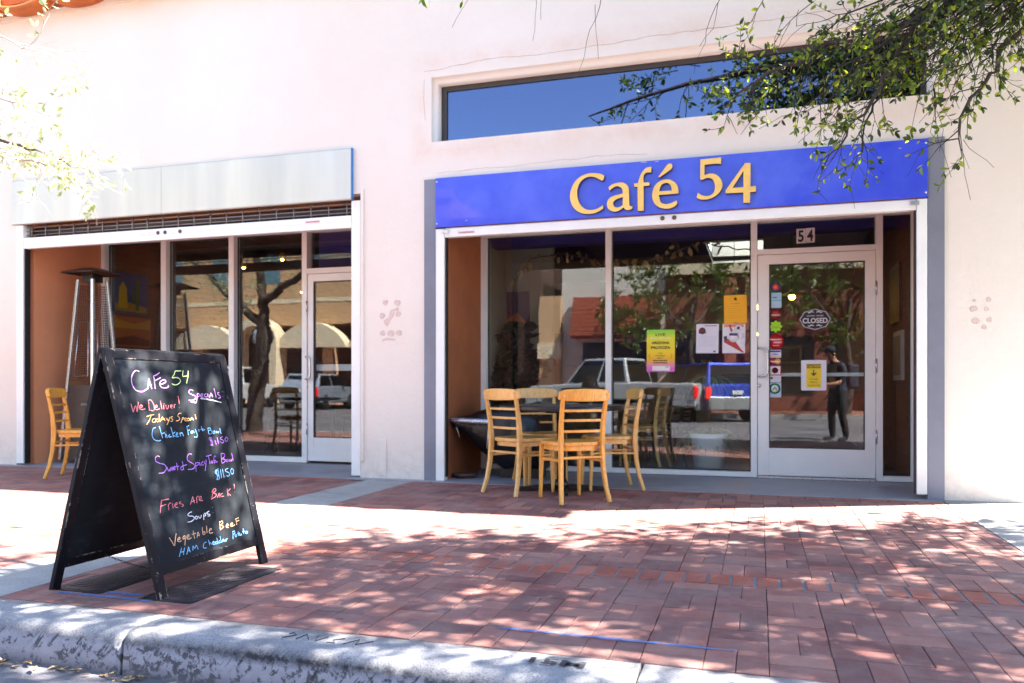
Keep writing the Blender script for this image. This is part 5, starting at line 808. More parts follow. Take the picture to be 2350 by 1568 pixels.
def panel(foot_x, top_x, top_z, sgn, board_label):
    es = Vector((0, 1, 0)); et = Vector((top_x - foot_x, 0, top_z)).normalized(); en = es.cross(et) * sgn
    org = Vector((foot_x, 0, 0))
    def T(s, t, n): return org + es * s + et * t + en * n
    m = MB()
    L = 1.098
    left = lambda t: -4.236; right = lambda t: -3.472 + .055 * t / L
    def quadbox(s0, s1, t0, t1, n0, n1):
        # s0,s1 are functions of t
        v = [T(f(t), t, n) for t in (t0, t1) for f in (s0, s1) for n in (n0, n1)]
        m.add(v, [(0, 1, 3, 2), (4, 6, 7, 5), (0, 4, 5, 1), (2, 3, 7, 6), (0, 2, 6, 4), (1, 5, 7, 3)])
    quadbox(left, lambda t: left(t) + .046, .0, L, -.022, 0); quadbox(lambda t: right(t) - .050, right, .0, L, -.022, 0)
    quadbox(lambda t: left(t) + .0462, lambda t: right(t) - .0502, 1.056, L, -.0215, -.0005); quadbox(lambda t: left(t) + .0462, lambda t: right(t) - .0502, .098, .140, -.0215, -.0005)
    fr = m.build('frame', MAT['worn'], ab, bevel=.002, seg=1)
    m = MB()
    def qb(s0, s1, t0, t1, n0, n1):
        v = [T(f(t), t, n) for t in (t0, t1) for f in (s0, s1) for n in (n0, n1)]
        m.add(v, [(0, 1, 3, 2), (4, 6, 7, 5), (0, 4, 5, 1), (2, 3, 7, 6), (0, 2, 6, 4), (1, 5, 7, 3)])
    qb(lambda t: left(t) + .040, lambda t: right(t) - .044, .136, 1.06, -.016, -.006); b = m.build('board', MAT['slate'], ab)
    return T, b
T1, bd = panel(-2.385, -2.685, 1.05, 1, 1)
T2, bd2 = panel(-2.985, -2.715, 1.055, -1, 0)
CC = {'pink': '#e38cf0', 'green': '#d3ee8a', 'white': '#f2f0f8', 'red': '#ec5a66', 'orange': '#f5a93c', 'blue': '#5cb6f5', 'purple': '#b24ce8', 'tan': '#e8a76c'}
CM = {}
for q, c in CC.items():
    k = NT('chalk_ink_' + q); k.col(k.mix(k.ramp(k.noise(60, 3, .6), [(.35, 0.), (.7, .35)]), lin(c), (.9, .9, .95))); k.b.inputs['Roughness'].default_value = .8; CM[q] = k.m
words = []
for col, wd, strokes in CHALK:
    so = sorted(strokes, key=lambda st: min(q[0] for q in st)); cur = []; e = -9
    for st in so:
        if cur and min(q[0] for q in st) > e + .010: words.append((col, wd, cur)); cur = []; e = -9
        cur.append(st); e = max(e, max(q[0] for q in st))
    words.append((col, wd, cur))
for col, wd, strokes in words:
    m = MB()
    for i, st in enumerate(strokes):
        if len(st) == 1: st = [st[0], (st[0][0] + .0015, st[0][1] - .003)]
        if len(st) == 2 and math.hypot(st[0][0] - st[1][0], st[0][1] - st[1][1]) < .004: rad = wd * .6
        else: rad = wd * .5
        pts = [T1(s, t, -.0056 + .0002 * (i % 5)) for s, t in st]
        n0 = len(m.v); m.tube(pts, [rad * (.8 + .35 * abs(mnoise.noise(Vector((s * 60, t * 60, i))))) for s, t in st], 6)
        en = (T1(0, 0, 1) - T1(0, 0, 0))
        for q in range(n0, len(m.v)):      # flatten against the board
            p = Vector(m.v[q]); base = T1(0, 0, -.0056); h = (p - base).dot(en); m.v[q] = tuple(p - en * h * .7)
    m.build('lettering', CM[col], ab, weld=False)
hm = M('dull_hinge_steel', '#5b5c62', .4, .2, 20, .1, 60, .8)
for s in (-4.205, -3.455):
    for (X, Z) in ((-2.70, 1.0),): m = MB(); m.prism([(X - .026, Z - .03), (X - .012, Z + .05), (X + .012, Z + .05), (X + .03, Z - .06), (X + .018, Z - .075), (X - .002, Z - .05)], s - .004, s + .004, 'y'); m.build('hinge', hm, ab)
m = MB(); A = Vector((-2.95, -3.98, .115)); B = Vector((-2.425, -3.74, .115)); N = 44
pts = [A.lerp(B, i / N) - Vector((0, 0, .085 * math.sin(math.pi * i / N))) for i in range(N + 1)]
for i in range(N):
    d = (pts[i + 1] - pts[i]); c = (pts[i] + pts[i + 1]) / 2; d.normalize(); u = Vector((0, 0, 1)) if i % 2 else Vector((d.y, -d.x, 0)).normalized()
    u = (u - d * u.dot(d)).normalized(); ring = [c + d * .0095 * math.cos(R(45 * k)) + u * .0042 * math.sin(R(45 * k)) for k in range(9)]
    m.tube(ring, .0014, 4, False)
m.build('chain', M('rusty_chain', '#4b4440', .5, .3, 60, 0, 10, .7), ab)

# ------------------------------------------------------------------ cafe chairs and tables
def make_chair(label, wood_m, group):
    t = thing('cafe_chair', label, 'chair', (0, 0, 0), 0, group)
    def post(sx):
        p = [(sx * .205, -.262, .0), (sx * .190, -.225, .12), (sx * .180, -.200, .26), (sx * .176, -.190, .40), (sx * .176, -.190, .47), (sx * .178, -.200, .60), (sx * .181, -.222, .72), (sx * .184, -.252, .845)]
        m = MB(); m.bar(p, [.030, .030, .031, .032, .032, .031, .030, .026], [.026, .030, .036, .042, .042, .036, .030, .022]); return m
    for s in (-1, 1): post(s).build('leg', wood_m, t, True, bevel=.004, seg=1)
    for s in (-1, 1):
        m = MB(); m.bar([(s * .172, .195, .0), (s * .165, .180, .44)], [.024, .034], [.024, .034]); m.build('leg', wood_m, t, True, bevel=.004, seg=1)
    def plan(y, w_): pass
    out = []
    for k in range(24):
        a = 2 * math.pi * k / 24; ca, sa = math.cos(a), math.sin(a)
        e = .55; x = .205 * math.copysign(abs(ca) ** e, ca); y = .20 * math.copysign(abs(sa) ** e, sa)
        x *= 1.0 + .06 * (y / .2); out.append((x, y - .002))
    m = MB(); m.prism(out, .432, .462, 'z'); m.build('seat', wood_m, t, True, bevel=.006)
    m = MB(); m.prism([(x * .90, y * .90) for x, y in out], .395, .4315, 'z'); m.build('seat_frame', wood_m, t, True)
    # curved top rail
    m = MB(); n = 10; vs = []
    for i in range(n + 1):
        u = -1 + 2 * i / n; x = u * .212; y = -.256 + .030 * (u * u) - .006; top = .868 - .010 * u * u; bot = .772 + .006 * u * u
        if i in (0, n): top -= .012; bot += .010
        for yy, z in ((y - .011, bot), (y + .011 + .012, bot), (y + .011, top), (y - .011 - .010, top)): vs.append((x, yy, z))
    m.add(vs, [(i * 4 + k, i * 4 + (k + 1) % 4, i * 4 + 4 + (k + 1) % 4, i * 4 + 4 + k) for i in range(n) for k in range(4)], False)
    m.add(vs[:4], [(3, 2, 1, 0)]); m.add(vs[-4:], [(0, 1, 2, 3)]); m.build('top_rail', wood_m, t, True, bevel=.004, seg=1)
    for z, y in ((.545, -.196), (.628, -.206), (.702, -.220)):
        m = MB(); p = [(-.165 + .033 * i, y + .016 * ((i - 5) / 5) ** 2 - .012, z) for i in range(11)]; m.bar(p, .011, .020, (0, 1, 0)); m.build('rung', wood_m, t, True, bevel=.002, seg=1)
    for p in ([(-.178, -.195, .315), (-.150, .0, .318), (-.168, .18, .315)], [(.178, -.195, .315), (.150, .0, .318), (.168, .18, .315)], [(-.168, .186, .300), (0, .205, .300), (.168, .186, .300)], [(-.170, -.2, .345), (0, -.185, .345), (.170, -.2, .345)]):
        m = MB(); q = []
        for i in range(9):
            u = i / 8; a, b, c = [Vector(v) for v in p]; q.append((1 - u) ** 2 * a + 2 * u * (1 - u) * (2 * b - .5 * a - .5 * c) + u * u * c)
        m.bar(q, .018, .022, (0, 0, 1)); m.build('stretcher', wood_m, t, True, bevel=.003, seg=1)
    for s in (-1, 1):
        for y_, z_ in ((-.212, .447), (-.258, .815)): m = MB(); m.lathe([(0, -.004), (.006, -.003), (.007, 0)], (s * .179, y_, z_), 8, 'y'); m.build('screw_cap', MAT['chrome'], t, True)
    return t
GC = 'yellow ladder-back chairs round the pavement table'
ch = make_chair('orange-toned ladder-back chair turned with its back to the street at the round table', MAT['wood'], GC)
def face(rear, front): return math.atan2(front[1] - rear[1], front[0] - rear[0]) - math.pi / 2
def seat_at(proto, used, rear, front, label, group):
    # rear / front: mid points between the feet
    rz = face(rear, front); c = ((rear[0] + front[0]) / 2, (rear[1] + front[1]) / 2); sh_ = -.033
    return place(proto, used, (c[0] - math.cos(rz + math.pi / 2) * sh_, c[1] - math.sin(rz + math.pi / 2) * sh_, .004), rz, label, group)
seat_at(ch, False, (-1.27, -1.04), (-1.515, -.74), 'orange-toned ladder-back chair turned with its back to the street at the round table', GC)
chp = make_chair('x', MAT['wood_pale'], GC)
seat_at(chp, False, (-2.036, -.787), (-1.797, -.387), 'pale ladder-back chair beside the black covered cart at the round table', GC)
seat_at(chp, True, (-1.064, .004), (-1.396, -.147), 'pale ladder-back chair on the door side of the round table', GC)
seat_at(chp, True, (-2.02, .30), (-1.83, -.02), 'pale ladder-back chair behind the round table, facing the street', GC)
seat_at(ch, True, (-6.576, -.812), (-6.22, -.64), 'yellow ladder-back chair by the small table behind the chalkboard', 'yellow chairs by the heater')
def make_table(name, label, r, top_m, loc, square=False):
    t = thing(name, label, 'table', loc)
    m = MB(); m.lathe([(0, .690), (r - .02, .690), (r - .02, .725), (0, .725)], (0, 0, 0), 48); m.build('tabletop', top_m, t, True)
    m = MB(); m.lathe([(r - .0195, .689), (r - .004, .688), (r, .692), (r, .722), (r - .004, .7265), (r - .0195, .7255)], (0, 0, 0), 48); m.build('edge_band', MAT['black'], t, True)
    m = MB(); m.lathe([(.038, .03), (.038, .68)], (0, 0, 0), 20); m.lathe([(.14, .66), (.14, .689)], (0, 0, 0), 20); m.lathe([(.07, .03), (.055, .07), (.04, .10)], (0, 0, 0), 20); m.build('column', MAT['black'], t, True)
    m = MB()
    for a in (18, 108):
        c, s = math.cos(R(a)), math.sin(R(a)); m.bar([(-.37 * c, -.37 * s, .018), (-.1 * c, -.1 * s, .034), (.1 * c, .1 * s, .034), (.37 * c, .37 * s, .018)], .06, [.028, .045, .045, .028], (-s, c, 0))
    m.build('base', MAT['black'], t, True, bevel=.004)
    return t
lam = M('grey_brown_laminate', '#7d625a', .3, .12, 5, .03, 40)
tb = make_table('round_table', 'round brown laminate table with black edge among four yellow chairs', .53, lam, (-1.61, -.36, .004))
tb2 = make_table('round_table', 'small dark table mostly hidden by the chalkboard, beside a yellow chair', .42, lam, (-5.95, -.55, .004))

# ------------------------------------------------------------------ patio heater
ht = thing('patio_heater', 'pyramid patio heater with steel legs in the terracotta recess', 'patio heater', (-7.44, .50, .004))
m = MB(); m.add([(-.23, -.23, 2.20), (.23, -.23, 2.20), (.23, .23, 2.20), (-.23, .23, 2.20), (-.08, -.08, 2.255), (.08, -.08, 2.255), (.08, .08, 2.255), (-.08, .08, 2.255), (-.235, -.235, 2.185), (.235, -.235, 2.185), (.235, .235, 2.185), (-.235, .235, 2.185)],
    [(0, 1, 5, 4), (1, 2, 6, 5), (2, 3, 7, 6), (3, 0, 4, 7), (4, 5, 6, 7), (0, 8, 9, 1), (1, 9, 10, 2), (2, 10, 11, 3), (3, 11, 8, 0)]); m.build('hood', M('bronzed_hood_steel', '#5a4a42', .35, .1, 4, .05, 40, .8), ht, True)
m = MB(); m.box(-.075, .075, -.075, .075, 2.09, 2.184); m.build('burner_collar', MAT['black'], ht, True)
for sx in (-1, 1):
    for sy in (-1, 1):
        m = MB(); m.bar([(sx * .235, sy * .235, .04), (sx * .105, sy * .105, 2.12)], .034, .034); m.build('leg', MAT['chrome'], ht, True, bevel=.004, seg=1)
m = MB(); rb = lambda z: .235 + (.105 - .235) * (z - .04) / 2.08 - .012
for z in np.arange(.95, 2.06, .028):
    r = rb(z); 
    for p, q in (((-r, -r), (r, -r)), ((r, -r), (r, r)), ((r, r), (-r, r)), ((-r, r), (-r, -r))): m.tube([(*p, z), (*q, z)], .0022, 4, False)
for k in range(-3, 4):
    for z0_, z1_ in ((.95, 2.06),):
        a, b = k / 4, k / 4
        for f in (lambda u, r: (u * r, -r), lambda u, r: (r, u * r), lambda u, r: (u * r, r), lambda u, r: (-r, u * r)): m.tube([(*f(a, rb(z0_)), z0_), (*f(b, rb(z1_)), z1_)], .0022, 4, False)
m.build('guard_mesh', M('dark_guard_wire', '#4a3c38', .5, .1, 10, 0, 10, .6), ht, True)
m = MB()
for f in (lambda u, r: (u * r, -r - .006), lambda u, r: (r + .006, u * r)):
    m.tube([(*f(-.62, rb(1.0)), 1.0), (*f(-.5, rb(1.62)), 1.62), (*f(.5, rb(1.62)), 1.62), (*f(.62, rb(1.0)), 1.0), (*f(-.62, rb(1.0)), 1.0)], .005, 6)
m.build('guard_frame', MAT['chrome'], ht, True)
m = MB(); m.lathe([(.05, .9), (.05, 2.09)], (0, 0, 0), 20); m.build('glass_tube', glass('heater_tube_glass', .08), ht, True)
m = MB(); r0, r1 = .225, .178; m.add([(sx * r, sy * r, z) for z, r in ((.04, r0), (.90, r1)) for sx, sy in ((-1, -1), (1, -1), (1, 1), (-1, 1))], [(0, 1, 5, 4), (1, 2, 6, 5), (2, 3, 7, 6), (3, 0, 4, 7), (3, 2, 1, 0), (4, 5, 6, 7)]); m.build('gas_cabinet', M('dark_brown_cabinet', '#2c1d1a', .45, .1), ht, True)

# ------------------------------------------------------------------ black plastic covered cart and the saucer
ct = thing('covered_cart', 'low cart wrapped in shiny black plastic with a silver front rim, in the brown recess', 'covered cart', (-2.45, .55, .01))
m = MB(); nx, ny = 26, 14; vs = []
sec = [(0, .62), (.10, .625), (.2, .60), (.215, .56), (.205, .50), (.15, .34), (.08, .20), (.02, .14)]
for i in range(nx + 1):
    u = i / nx; x = -2.83 + .85 * u
    for j in range(25):
        a = 2 * math.pi * j / 24; ca, sa = math.cos(a), math.sin(a)
        w_ = (.36 if sa > 0 else .36); dz = .30
        e = .6; y = w_ * math.copysign(abs(ca) ** e, ca); z = math.copysign(abs(sa) ** e, sa)
        top = .585 + .13 * math.sin(math.pi * min(1, u * .85)) ** 1.5; bot = .50 - .42 * min(1, (u / .55)) ** .8 if u < .55 else .08
        zz = (top + bot) / 2 + (top - bot) / 2 * z
        narrow = 1 - .5 * max(0, (.5 - (zz - bot) / max(.05, top - bot))) 
        n_ = mnoise.noise(Vector((x * 7, y * 6, zz * 6))) * .03 + mnoise.noise(Vector((x * 19, y * 14, zz * 17))) * .010
        vs.append((x, .52 + y * narrow * .95 + n_, zz + n_ * .5))
m.add(vs, [(i * 25 + j, (i + 1) * 25 + j, (i + 1) * 25 + j + 1, i * 25 + j + 1) for i in range(nx) for j in range(24)], True)
m.add(vs[:24], [tuple(range(24))]); m.add(vs[-25:-1], [tuple(range(24))])
kb = NT('wrinkled_black_plastic'); kb.col(lin('#08080b')); kb.b.inputs['Roughness'].default_value = .36; kb.bump(kb.noise(14, 5, .7), .5, .02)
m.build('plastic_cover', kb.m, ct)
m = MB(); p = [(-2.82 + .40 * i / 14, .165 - .012 * math.sin(math.pi * i / 14), .565 - .012 * i / 14 + .004 * mnoise.noise(Vector((i * .8, 0, 0)))) for i in range(15)]; m.tube(p, [.026 + .006 * mnoise.noise(Vector((i * 1.3, 4, 0))) for i in range(15)], 10); m.build('rim', M('silver_tape_rim', '#b9b9c2', .25, .25, 20, .6, 30, .7), ct)
for q, w_ in (([(-2.44, .165, .53), (-2.445, .16, .42), (-2.46, .17, .30)], [.006, .010, .006]), ([(-2.78, .175, .52), (-2.74, .18, .40)], [.006, .004])): m = MB(); m.tube(q, w_, 6); m.build('fold', MAT['silver'], ct)
m = MB()
m.box(-2.40, -2.02, .40, .68, .0, .12)
m.build('base', MAT['black'], ct)
sc_ = thing('floor_saucer', 'shallow round metal saucer on the recess floor beside the black cart', 'saucer', (-2.745, .29, .006))
m = MB(); m.lathe([(0, .006), (.095, .006), (.118, .040), (.124, .042), (.124, .034), (.10, .0), (0, .0)], (-2.725, .29, .006), 32); m.build('dish', M('rusted_pewter_dish', '#6b4f44', .4, .3, 20, .1, 30, .3), sc_)

# ------------------------------------------------------------------ papers, posters and stickers on the cafe glass
def flat(mb, x0, x1, z0, z1, y0, th, r=0):
    if r: mb.rbox(x0, x1, z0, z1, y0 - th, y0, r)
    else: mb.box(x0, x1, y0 - th, y0, z0, z1)
cols = {}
def ink(c, rough=.5):
    if (c, rough) not in cols: cols[(c, rough)] = M('print_ink_' + c.strip('#'), c, rough, .04, 6, 0)
    return cols[(c, rough)]
def lines(mb, x0, x1, z0, z1, n, y, h=.4, seed=1):
    r_ = random.Random(seed); dz = (z1 - z0) / n
    for i in range(n):
        z = z1 - dz * (i + .5); x = x0 + (x1 - x0) * .04 * r_.random(); e = x1 - (x1 - x0) * r_.uniform(0, .22)
        while x < e:
            w_ = (x1 - x0) * r_.uniform(.04, .11); mb.box(x, min(x + w_, e), y - .0004, y, z - dz * h / 2, z + dz * h / 2); x += w_ + (x1 - x0) * .018
YP = YG - .0015
def paper(name, label, cat, x0, x1, z0, z1, mats, draw, y=YP, r=.006, tilt=0, xf=None):
    t = thing(name, label, cat, ((x0 + x1) / 2, y, z0))
    m = MB(); flat(m, x0, x1, z0, z1, y, .001, r); draw(m, y - .0014)
    if tilt:
        c = Vector(((x0 + x1) / 2, 0, (z0 + z1) / 2)); m.xf(Matrix.Translation(c) @ Matrix.Rotation(tilt, 4, 'Y') @ Matrix.Translation(-c))
    if xf is not None: m.xf(xf)
    o = m.build('sheet', [ink(c) if isinstance(c, str) else c for c in mats], t, weld=False)
    return t
# gradient festival poster
k = NT('festival_poster_print'); pz = k.pos()
k.col(k.ramp(k.math('DIVIDE', pz[2], .424), [(0., lin('#d65ad0')), (.14, lin('#e884b4')), (.26, lin('#f2b52e')), (.45, lin('#f7d51a')), (.80, lin('#e9e62a')), (.95, lin('#8fdc3c'))])); k.b.inputs['Roughness'].default_value = .35
def dr(m, y):
    put_text(m, 'LIVE', -.955, 1.408, y, .098, .026, .012, 1); put_text(m, 'MUSIC, ARTS AND', -.955, 1.374, y, .20, .018, .01, 2)
    put_text(m, 'ARIZONA', -.955, 1.326, y, .18, .028, .05, 1); put_text(m, 'PALOOZA', -.953, 1.278, y, .195, .028, .05, 1)
    put_text(m, 'FREE', -.955, 1.222, y, .04, .012, 0, 1); put_text(m, 'SATURDAY', -.955, 1.195, y, .10, .013, .01, 1); put_text(m, 'MAY 7', -.955, 1.172, y, .055, .013, .01, 1)
    m.cur = 1; lines(m, -1.03, -.87, 1.115, 1.158, 2, y, .5, 3)
    m.cur = 2; m.box(-1.035, -.86, y - .0006, y, 1.046, 1.094); m.cur = 1; lines(m, -.90, -.87, 1.075, 1.09, 1, y - .0008, .5, 4)
    m.cur = 3
    for s in (-1, 1): m.tube([(-.955 + s * .10, y, 1.165), (-.955 + s * .115, y, 1.19), (-.955 + s * .105, y, 1.215)], .003, 4)
paper('poster', 'yellow and green festival poster with bold black lettering taped inside the wide pane', 'poster', -1.092, -.812, 1.034, 1.458, [k.m, '#1c1a10', '#e9eee0', '#c7902a'], dr, tilt=R(.5))
def dr(m, y):
    m.cur = 1; m.lathe([(0, -.0005), (.034, -.0005), (.034, 0)], (-.545, y, 1.437), 16, 'y'); m.cur = 2; m.box(-.58, -.508, y - .001, y, 1.412, 1.424); m.cur = 1
    m.box(-.52, -.405, y - .0004, y, 1.484, 1.490); m.cur = 3; lines(m, -.585, -.40, 1.28, 1.42 - .03, 8, y, .22, 7); m.cur = 4; m.box(-.435, -.412, y - .0004, y, 1.226, 1.242)
paper('paper_notice', 'white paper notice with a small dark red picture, taped between two posters', 'notice', -.603, -.386, 1.216, 1.505, ['#dcdce6', '#6b2f36', '#25232e', '#b9bacc', '#5a5f88'], dr, tilt=R(.8))
def dr(m, y):
    m.cur = 1; m.box(-.335, -.15, y - .0003, y, 1.47, 1.498); m.cur = 2; m.prism([(-.335, 1.345), (-.25, 1.36), (-.17, 1.25), (-.14, 1.22), (-.16, 1.22), (-.335, 1.32)], y - .0005, y)
    m.cur = 3
    for cx, cz, r_ in ((-.20, 1.455, .035), (-.245, 1.37, .05), (-.175, 1.385, .032), (-.16, 1.30, .024)): m.lathe([(0, -.0009), (r_, -.0009), (r_, -.0002)], (cx, y, cz), 18, 'y')
    m.cur = 4; m.box(-.285, -.205, y - .0014, y, 1.385, 1.41); m.lathe([(0, -.0013), (.015, -.0013), (.015, 0)], (-.2, y, 1.46), 12, 'y'); m.prism([(-.34, 1.375), (-.31, 1.385), (-.30, 1.34), (-.33, 1.335)], y - .0012, y)
    m.cur = 2; m.prism([(-.29, 1.49), (-.27, 1.42), (-.255, 1.43), (-.275, 1.495)], y - .0012, y)
paper('flyer', 'glossy flyer with white plates on red, below the orange paper by the door frame', 'flyer', -.350, -.134, 1.213, 1.502, ['#dfdde4', '#d98a70', '#b3362e', '#e6e6ee', '#3a3358'], dr, tilt=R(.8))
def dr(m, y):
    m.cur = 1; m.lathe([(.010, -.0004), (.013, -.0004)], (-.225, y, 1.745), 16, 'y'); put_text(m, 'NOTICE', -.225, 1.700, y, .075, .012, .01, 1); m.cur = 2; lines(m, -.30, -.15, 1.55, 1.68, 7, y, .25, 9); m.cur = 1; m.box(-.245, -.205, y - .0004, y, 1.508, 1.514)
paper('paper_notice', 'bright orange paper notice above the glossy flyer by the door frame', 'notice', -.334, -.118, 1.507, 1.782, ['#f0b000', '#a87400', '#d49a00'], dr, tilt=R(-.5))
YD = 1.112 - .0012
S_ = dict(y=YD, xf=DT, r=.004)
def circ(m, cx, cz, r, y, n=28, th=.0006): m.lathe([(0, -th), (r, -th), (r, 0)], (cx, y, cz), n, 'y')
def round_sticker(label, cx, cz, r, mats, draw, rays=0):
    t = thing('window_sticker', label, 'sticker', (cx, YD, cz), 0, 'stickers down the edge of the door glass')
    m = MB()
    if rays:
        pts = [(cx + math.cos(a) * rr_, cz + math.sin(a) * rr_) for i in range(48) for a in [2 * math.pi * i / 48] for rr_ in [r * (.86 + .14 * math.cos(rays * a))]]
        m.prism(pts, YD - .001, YD)
    else: m.lathe([(0, -.001), (r, -.001), (r, 0)], (cx, YD, cz), 32, 'y')
    draw(m, YD - .0012); m.xf(DT).build('sheet', [ink(c) for c in mats], t, weld=False)
def rect_sticker(label, x0, x1, z0, z1, mats, draw, name='window_sticker', cat='sticker', group='stickers down the edge of the door glass', r=.004):
    t = paper(name, label, cat, x0, x1, z0, z1, mats, draw, **{**S_, 'r': r}); 
    if group: t['group'] = group
def d1(m, y): m.cur = 1; circ(m, .149, 1.842, .030, y); m.cur = 2; circ(m, .149, 1.845, .014, y - .0008)
round_sticker('round blue sticker with orange centre, topmost on the door glass', .149, 1.842, .043, ['#1f4f92', '#e2472a', '#e87a5a'], d1)
def d2(m, y): m.cur = 1; m.box(.118, .16, y - .0004, y, 1.735, 1.747); m.box(.112, .196, y - .0004, y, 1.712, 1.716); m.cur = 2; lines(m, .115, .195, 1.65, 1.705, 4, y, .3, 5)
rect_sticker('pale blue oblong sticker under the round blue one', .107, .2, 1.641, 1.787, ['#9cc6dc', '#3f7fa8', '#c4e0ea'], d2)
def d3(m, y): put_text(m, "PEOPLE'S", .148, 1.600, y, .05, .010, .01, 1); put_text(m, 'CHOICE', .148, 1.573, y, .075, .017, .03, 2)
round_sticker('dark red round sticker above the lime flower-shaped one', .148, 1.585, .049, ['#8f1a1a', '#c06a5a', '#e8d8d0'], d3)
def d4(m, y): put_text(m, 'LOCAL', .149, 1.456, y, .06, .014, .02, 1)
round_sticker('lime green flower-shaped sticker on the door glass', .149, 1.463, .060, ['#9bd60c', '#6a9a10'], d4, 8)
def d5(m, y): put_text(m, 'Restaurant', .150, 1.340, y, .105, .015, .03, 1); put_text(m, 'AWARDS', .165, 1.310, y, .075, .015, .03, 1); m.cur = 1; m.box(.12, .18, y - .0004, y, 1.278, 1.282)
round_sticker('largest bright red round sticker with white lettering', .152, 1.318, .073, ['#b5101c', '#f0e6e6'], d5)
def d6(m, y): m.cur = 1; m.box(.089, .194, y - .0005, y, 1.215, 1.232); put_text(m, 'VISA', .142, 1.195, y, .062, .020, .04, 1); m.cur = 2; m.box(.089, .194, y - .0005, y, 1.168, 1.177)
rect_sticker('white card-payment sticker with a blue stripe on top and gold stripe below', .085, .198, 1.163, 1.238, ['#dfe0e8', '#1f3fa0', '#e0b040'], d6)
def d7(m, y): 
    m.cur = 1; circ(m, .122, 1.127, .028, y); m.cur = 2; circ(m, .166, 1.127, .028, y - .0006); m.cur = 3; put_text(m, 'MasterCard', .143, 1.127, y - .0016, .082, .016, .03, 3)
rect_sticker('navy card-payment sticker with overlapping red and yellow discs', .087, .198, 1.091, 1.162, ['#1a1f55', '#c8202a', '#e8b020', '#f0efef'], d7)
def d8(m, y):
    m.cur = 1; m.rbox(.094, .190, 1.001, 1.081, y - .0004, y, .004); m.cur = 2; 
    m.cur = 2; m.lathe([(.022, -.0008), (.029, -.0008)], (.142, y, 1.041), 28, 'y'); m.prism([(.122, 1.058), (.126, 1.061), (.163, 1.024), (.159, 1.021)], y - .0009, y - .0007); m.cur = 3; m.box(.125, .158, y - .0007, y - .0005, 1.038, 1.044)
rect_sticker('white no-smoking sticker with red border', .088, .196, .994, 1.088, ['#c01830', '#e4e0e6', '#c8303c', '#55505a'], d8)
def d9(m, y): m.cur = 1; circ(m, .112, .968, .012, y, 14); m.cur = 2; lines(m, .13, .192, .94, .98, 3, y, .3, 12)
rect_sticker('small white sticker with a green dot under the no-smoking one', .085, .196, .929, .991, ['#d8dae2', '#1f8a4a', '#a9adb8'], d9)
def d10(m, y): m.cur = 1; circ(m, .140, .866, .052, y); m.cur = 2; circ(m, .140, .866, .035, y - .0007); m.cur = 1; m.prism([(.118, .852), (.140, .888), (.162, .852), (.152, .852), (.140, .872), (.128, .852)], y - .0018, y - .0014); m.cur = 2
rect_sticker('pale blue sticker with green ring emblem, lowest on the door glass', .081, .198, .782, .925, ['#a9c4d2', '#0f6a48', '#d4e2d8'], d10)
# closed sign, scalloped
t = thing('closed_sign', 'black scalloped sign reading CLOSED hung on the door glass', 'closed sign', (.5025, YD, 1.52))
def cloud(sx, sz): return [(.5025 + sx * math.cos(a) * q, 1.523 + sz * math.sin(a) * q) for i in range(72) for a in [2 * math.pi * i / 72] for q in [1 - .085 * abs(math.sin(4 * a)) ** .7 * (1 if abs(math.sin(4 * a)) > 0 else 0) + .0]]
m = MB(); m.prism(cloud(.146, .106), YD - .0015, YD); m.cur = 1
c1 = cloud(.140, .100); c2 = cloud(.134, .094); y = YD - .0021
for i in range(72): j = (i + 1) % 72; m.face([(c1[i][0], y, c1[i][1]), (c1[j][0], y, c1[j][1]), (c2[j][0], y, c2[j][1]), (c2[i][0], y, c2[i][1])])
put_text(m, 'CLOSED', .5025, 1.512, y, .222, .050, .025, 1); put_text(m, "SORRY, WE'RE", .5025, 1.556, y, .15, .014, .01, 1)
for zz in (1.590, 1.462):
    m.cur = 1
    for s in (-1, 1):
        m.tube([(.5025 + s * .01, y, zz), (.5025 + s * .03, y, zz + .008), (.5025 + s * .055, y, zz - .004), (.5025 + s * .065, y, zz + .004)], [.003, .007, .006, .003], 6)
m.xf(DT).build('board', [ink('#15151a'), ink('#d4d4da')], t, weld=False)
def dc(m, y):
    m.cur = 1; m.box(.424, .557, y - .0006, y, .874, 1.102); y2 = y - .0012
    m.cur = 2; m.box(.43, .551, y2 - .0004, y2, 1.060, 1.097); put_text(m, 'CAUTION', .4905, 1.0785, y2 - .0010, .112, .026, .03, 1)
    m.cur = 2; m.box(.4855, .4955, y2 - .0004, y2, 1.0, 1.045); m.prism([(.4905, .985), (.465, 1.012), (.472, 1.019), (.4905, 1.003), (.509, 1.019), (.516, 1.012)], y2 - .0006, y2 - .0001)
    put_text(m, 'PLEASE', .4905, .955, y2, .07, .014, .01, 2); put_text(m, 'WATCH', .4905, .927, y2, .062, .014, .01, 2); put_text(m, 'YOUR STEP', .4905, .897, y2, .11, .014, .01, 2)
rect_sticker('white framed yellow caution notice with a down arrow on the door', .378, .603, .849, 1.137, ['#d9dbe6', '#e6c81c', '#2c2610'], dc, 'caution_notice', 'notice', None, .012)
# house number
t = thing('house_number', 'white plate with black number above the entrance door', 'house number', (.42, YG, 2.33))
m = MB(); m.box(.338, .420, YG - .0022, YG - .0012, 2.258, 2.398); m.box(.422, .503, YG - .0022, YG - .0012, 2.262, 2.402); m.build('plate', ink('#cdc3c2'), t)
m = MB(); put_text(m, '5', .379, 2.328, YG - .0030, .052, .112, .03); put_text(m, '4', .462, 2.332, YG - .0030, .056, .112, .03); m.build('lettering', ink('#0b0a0a'), t)

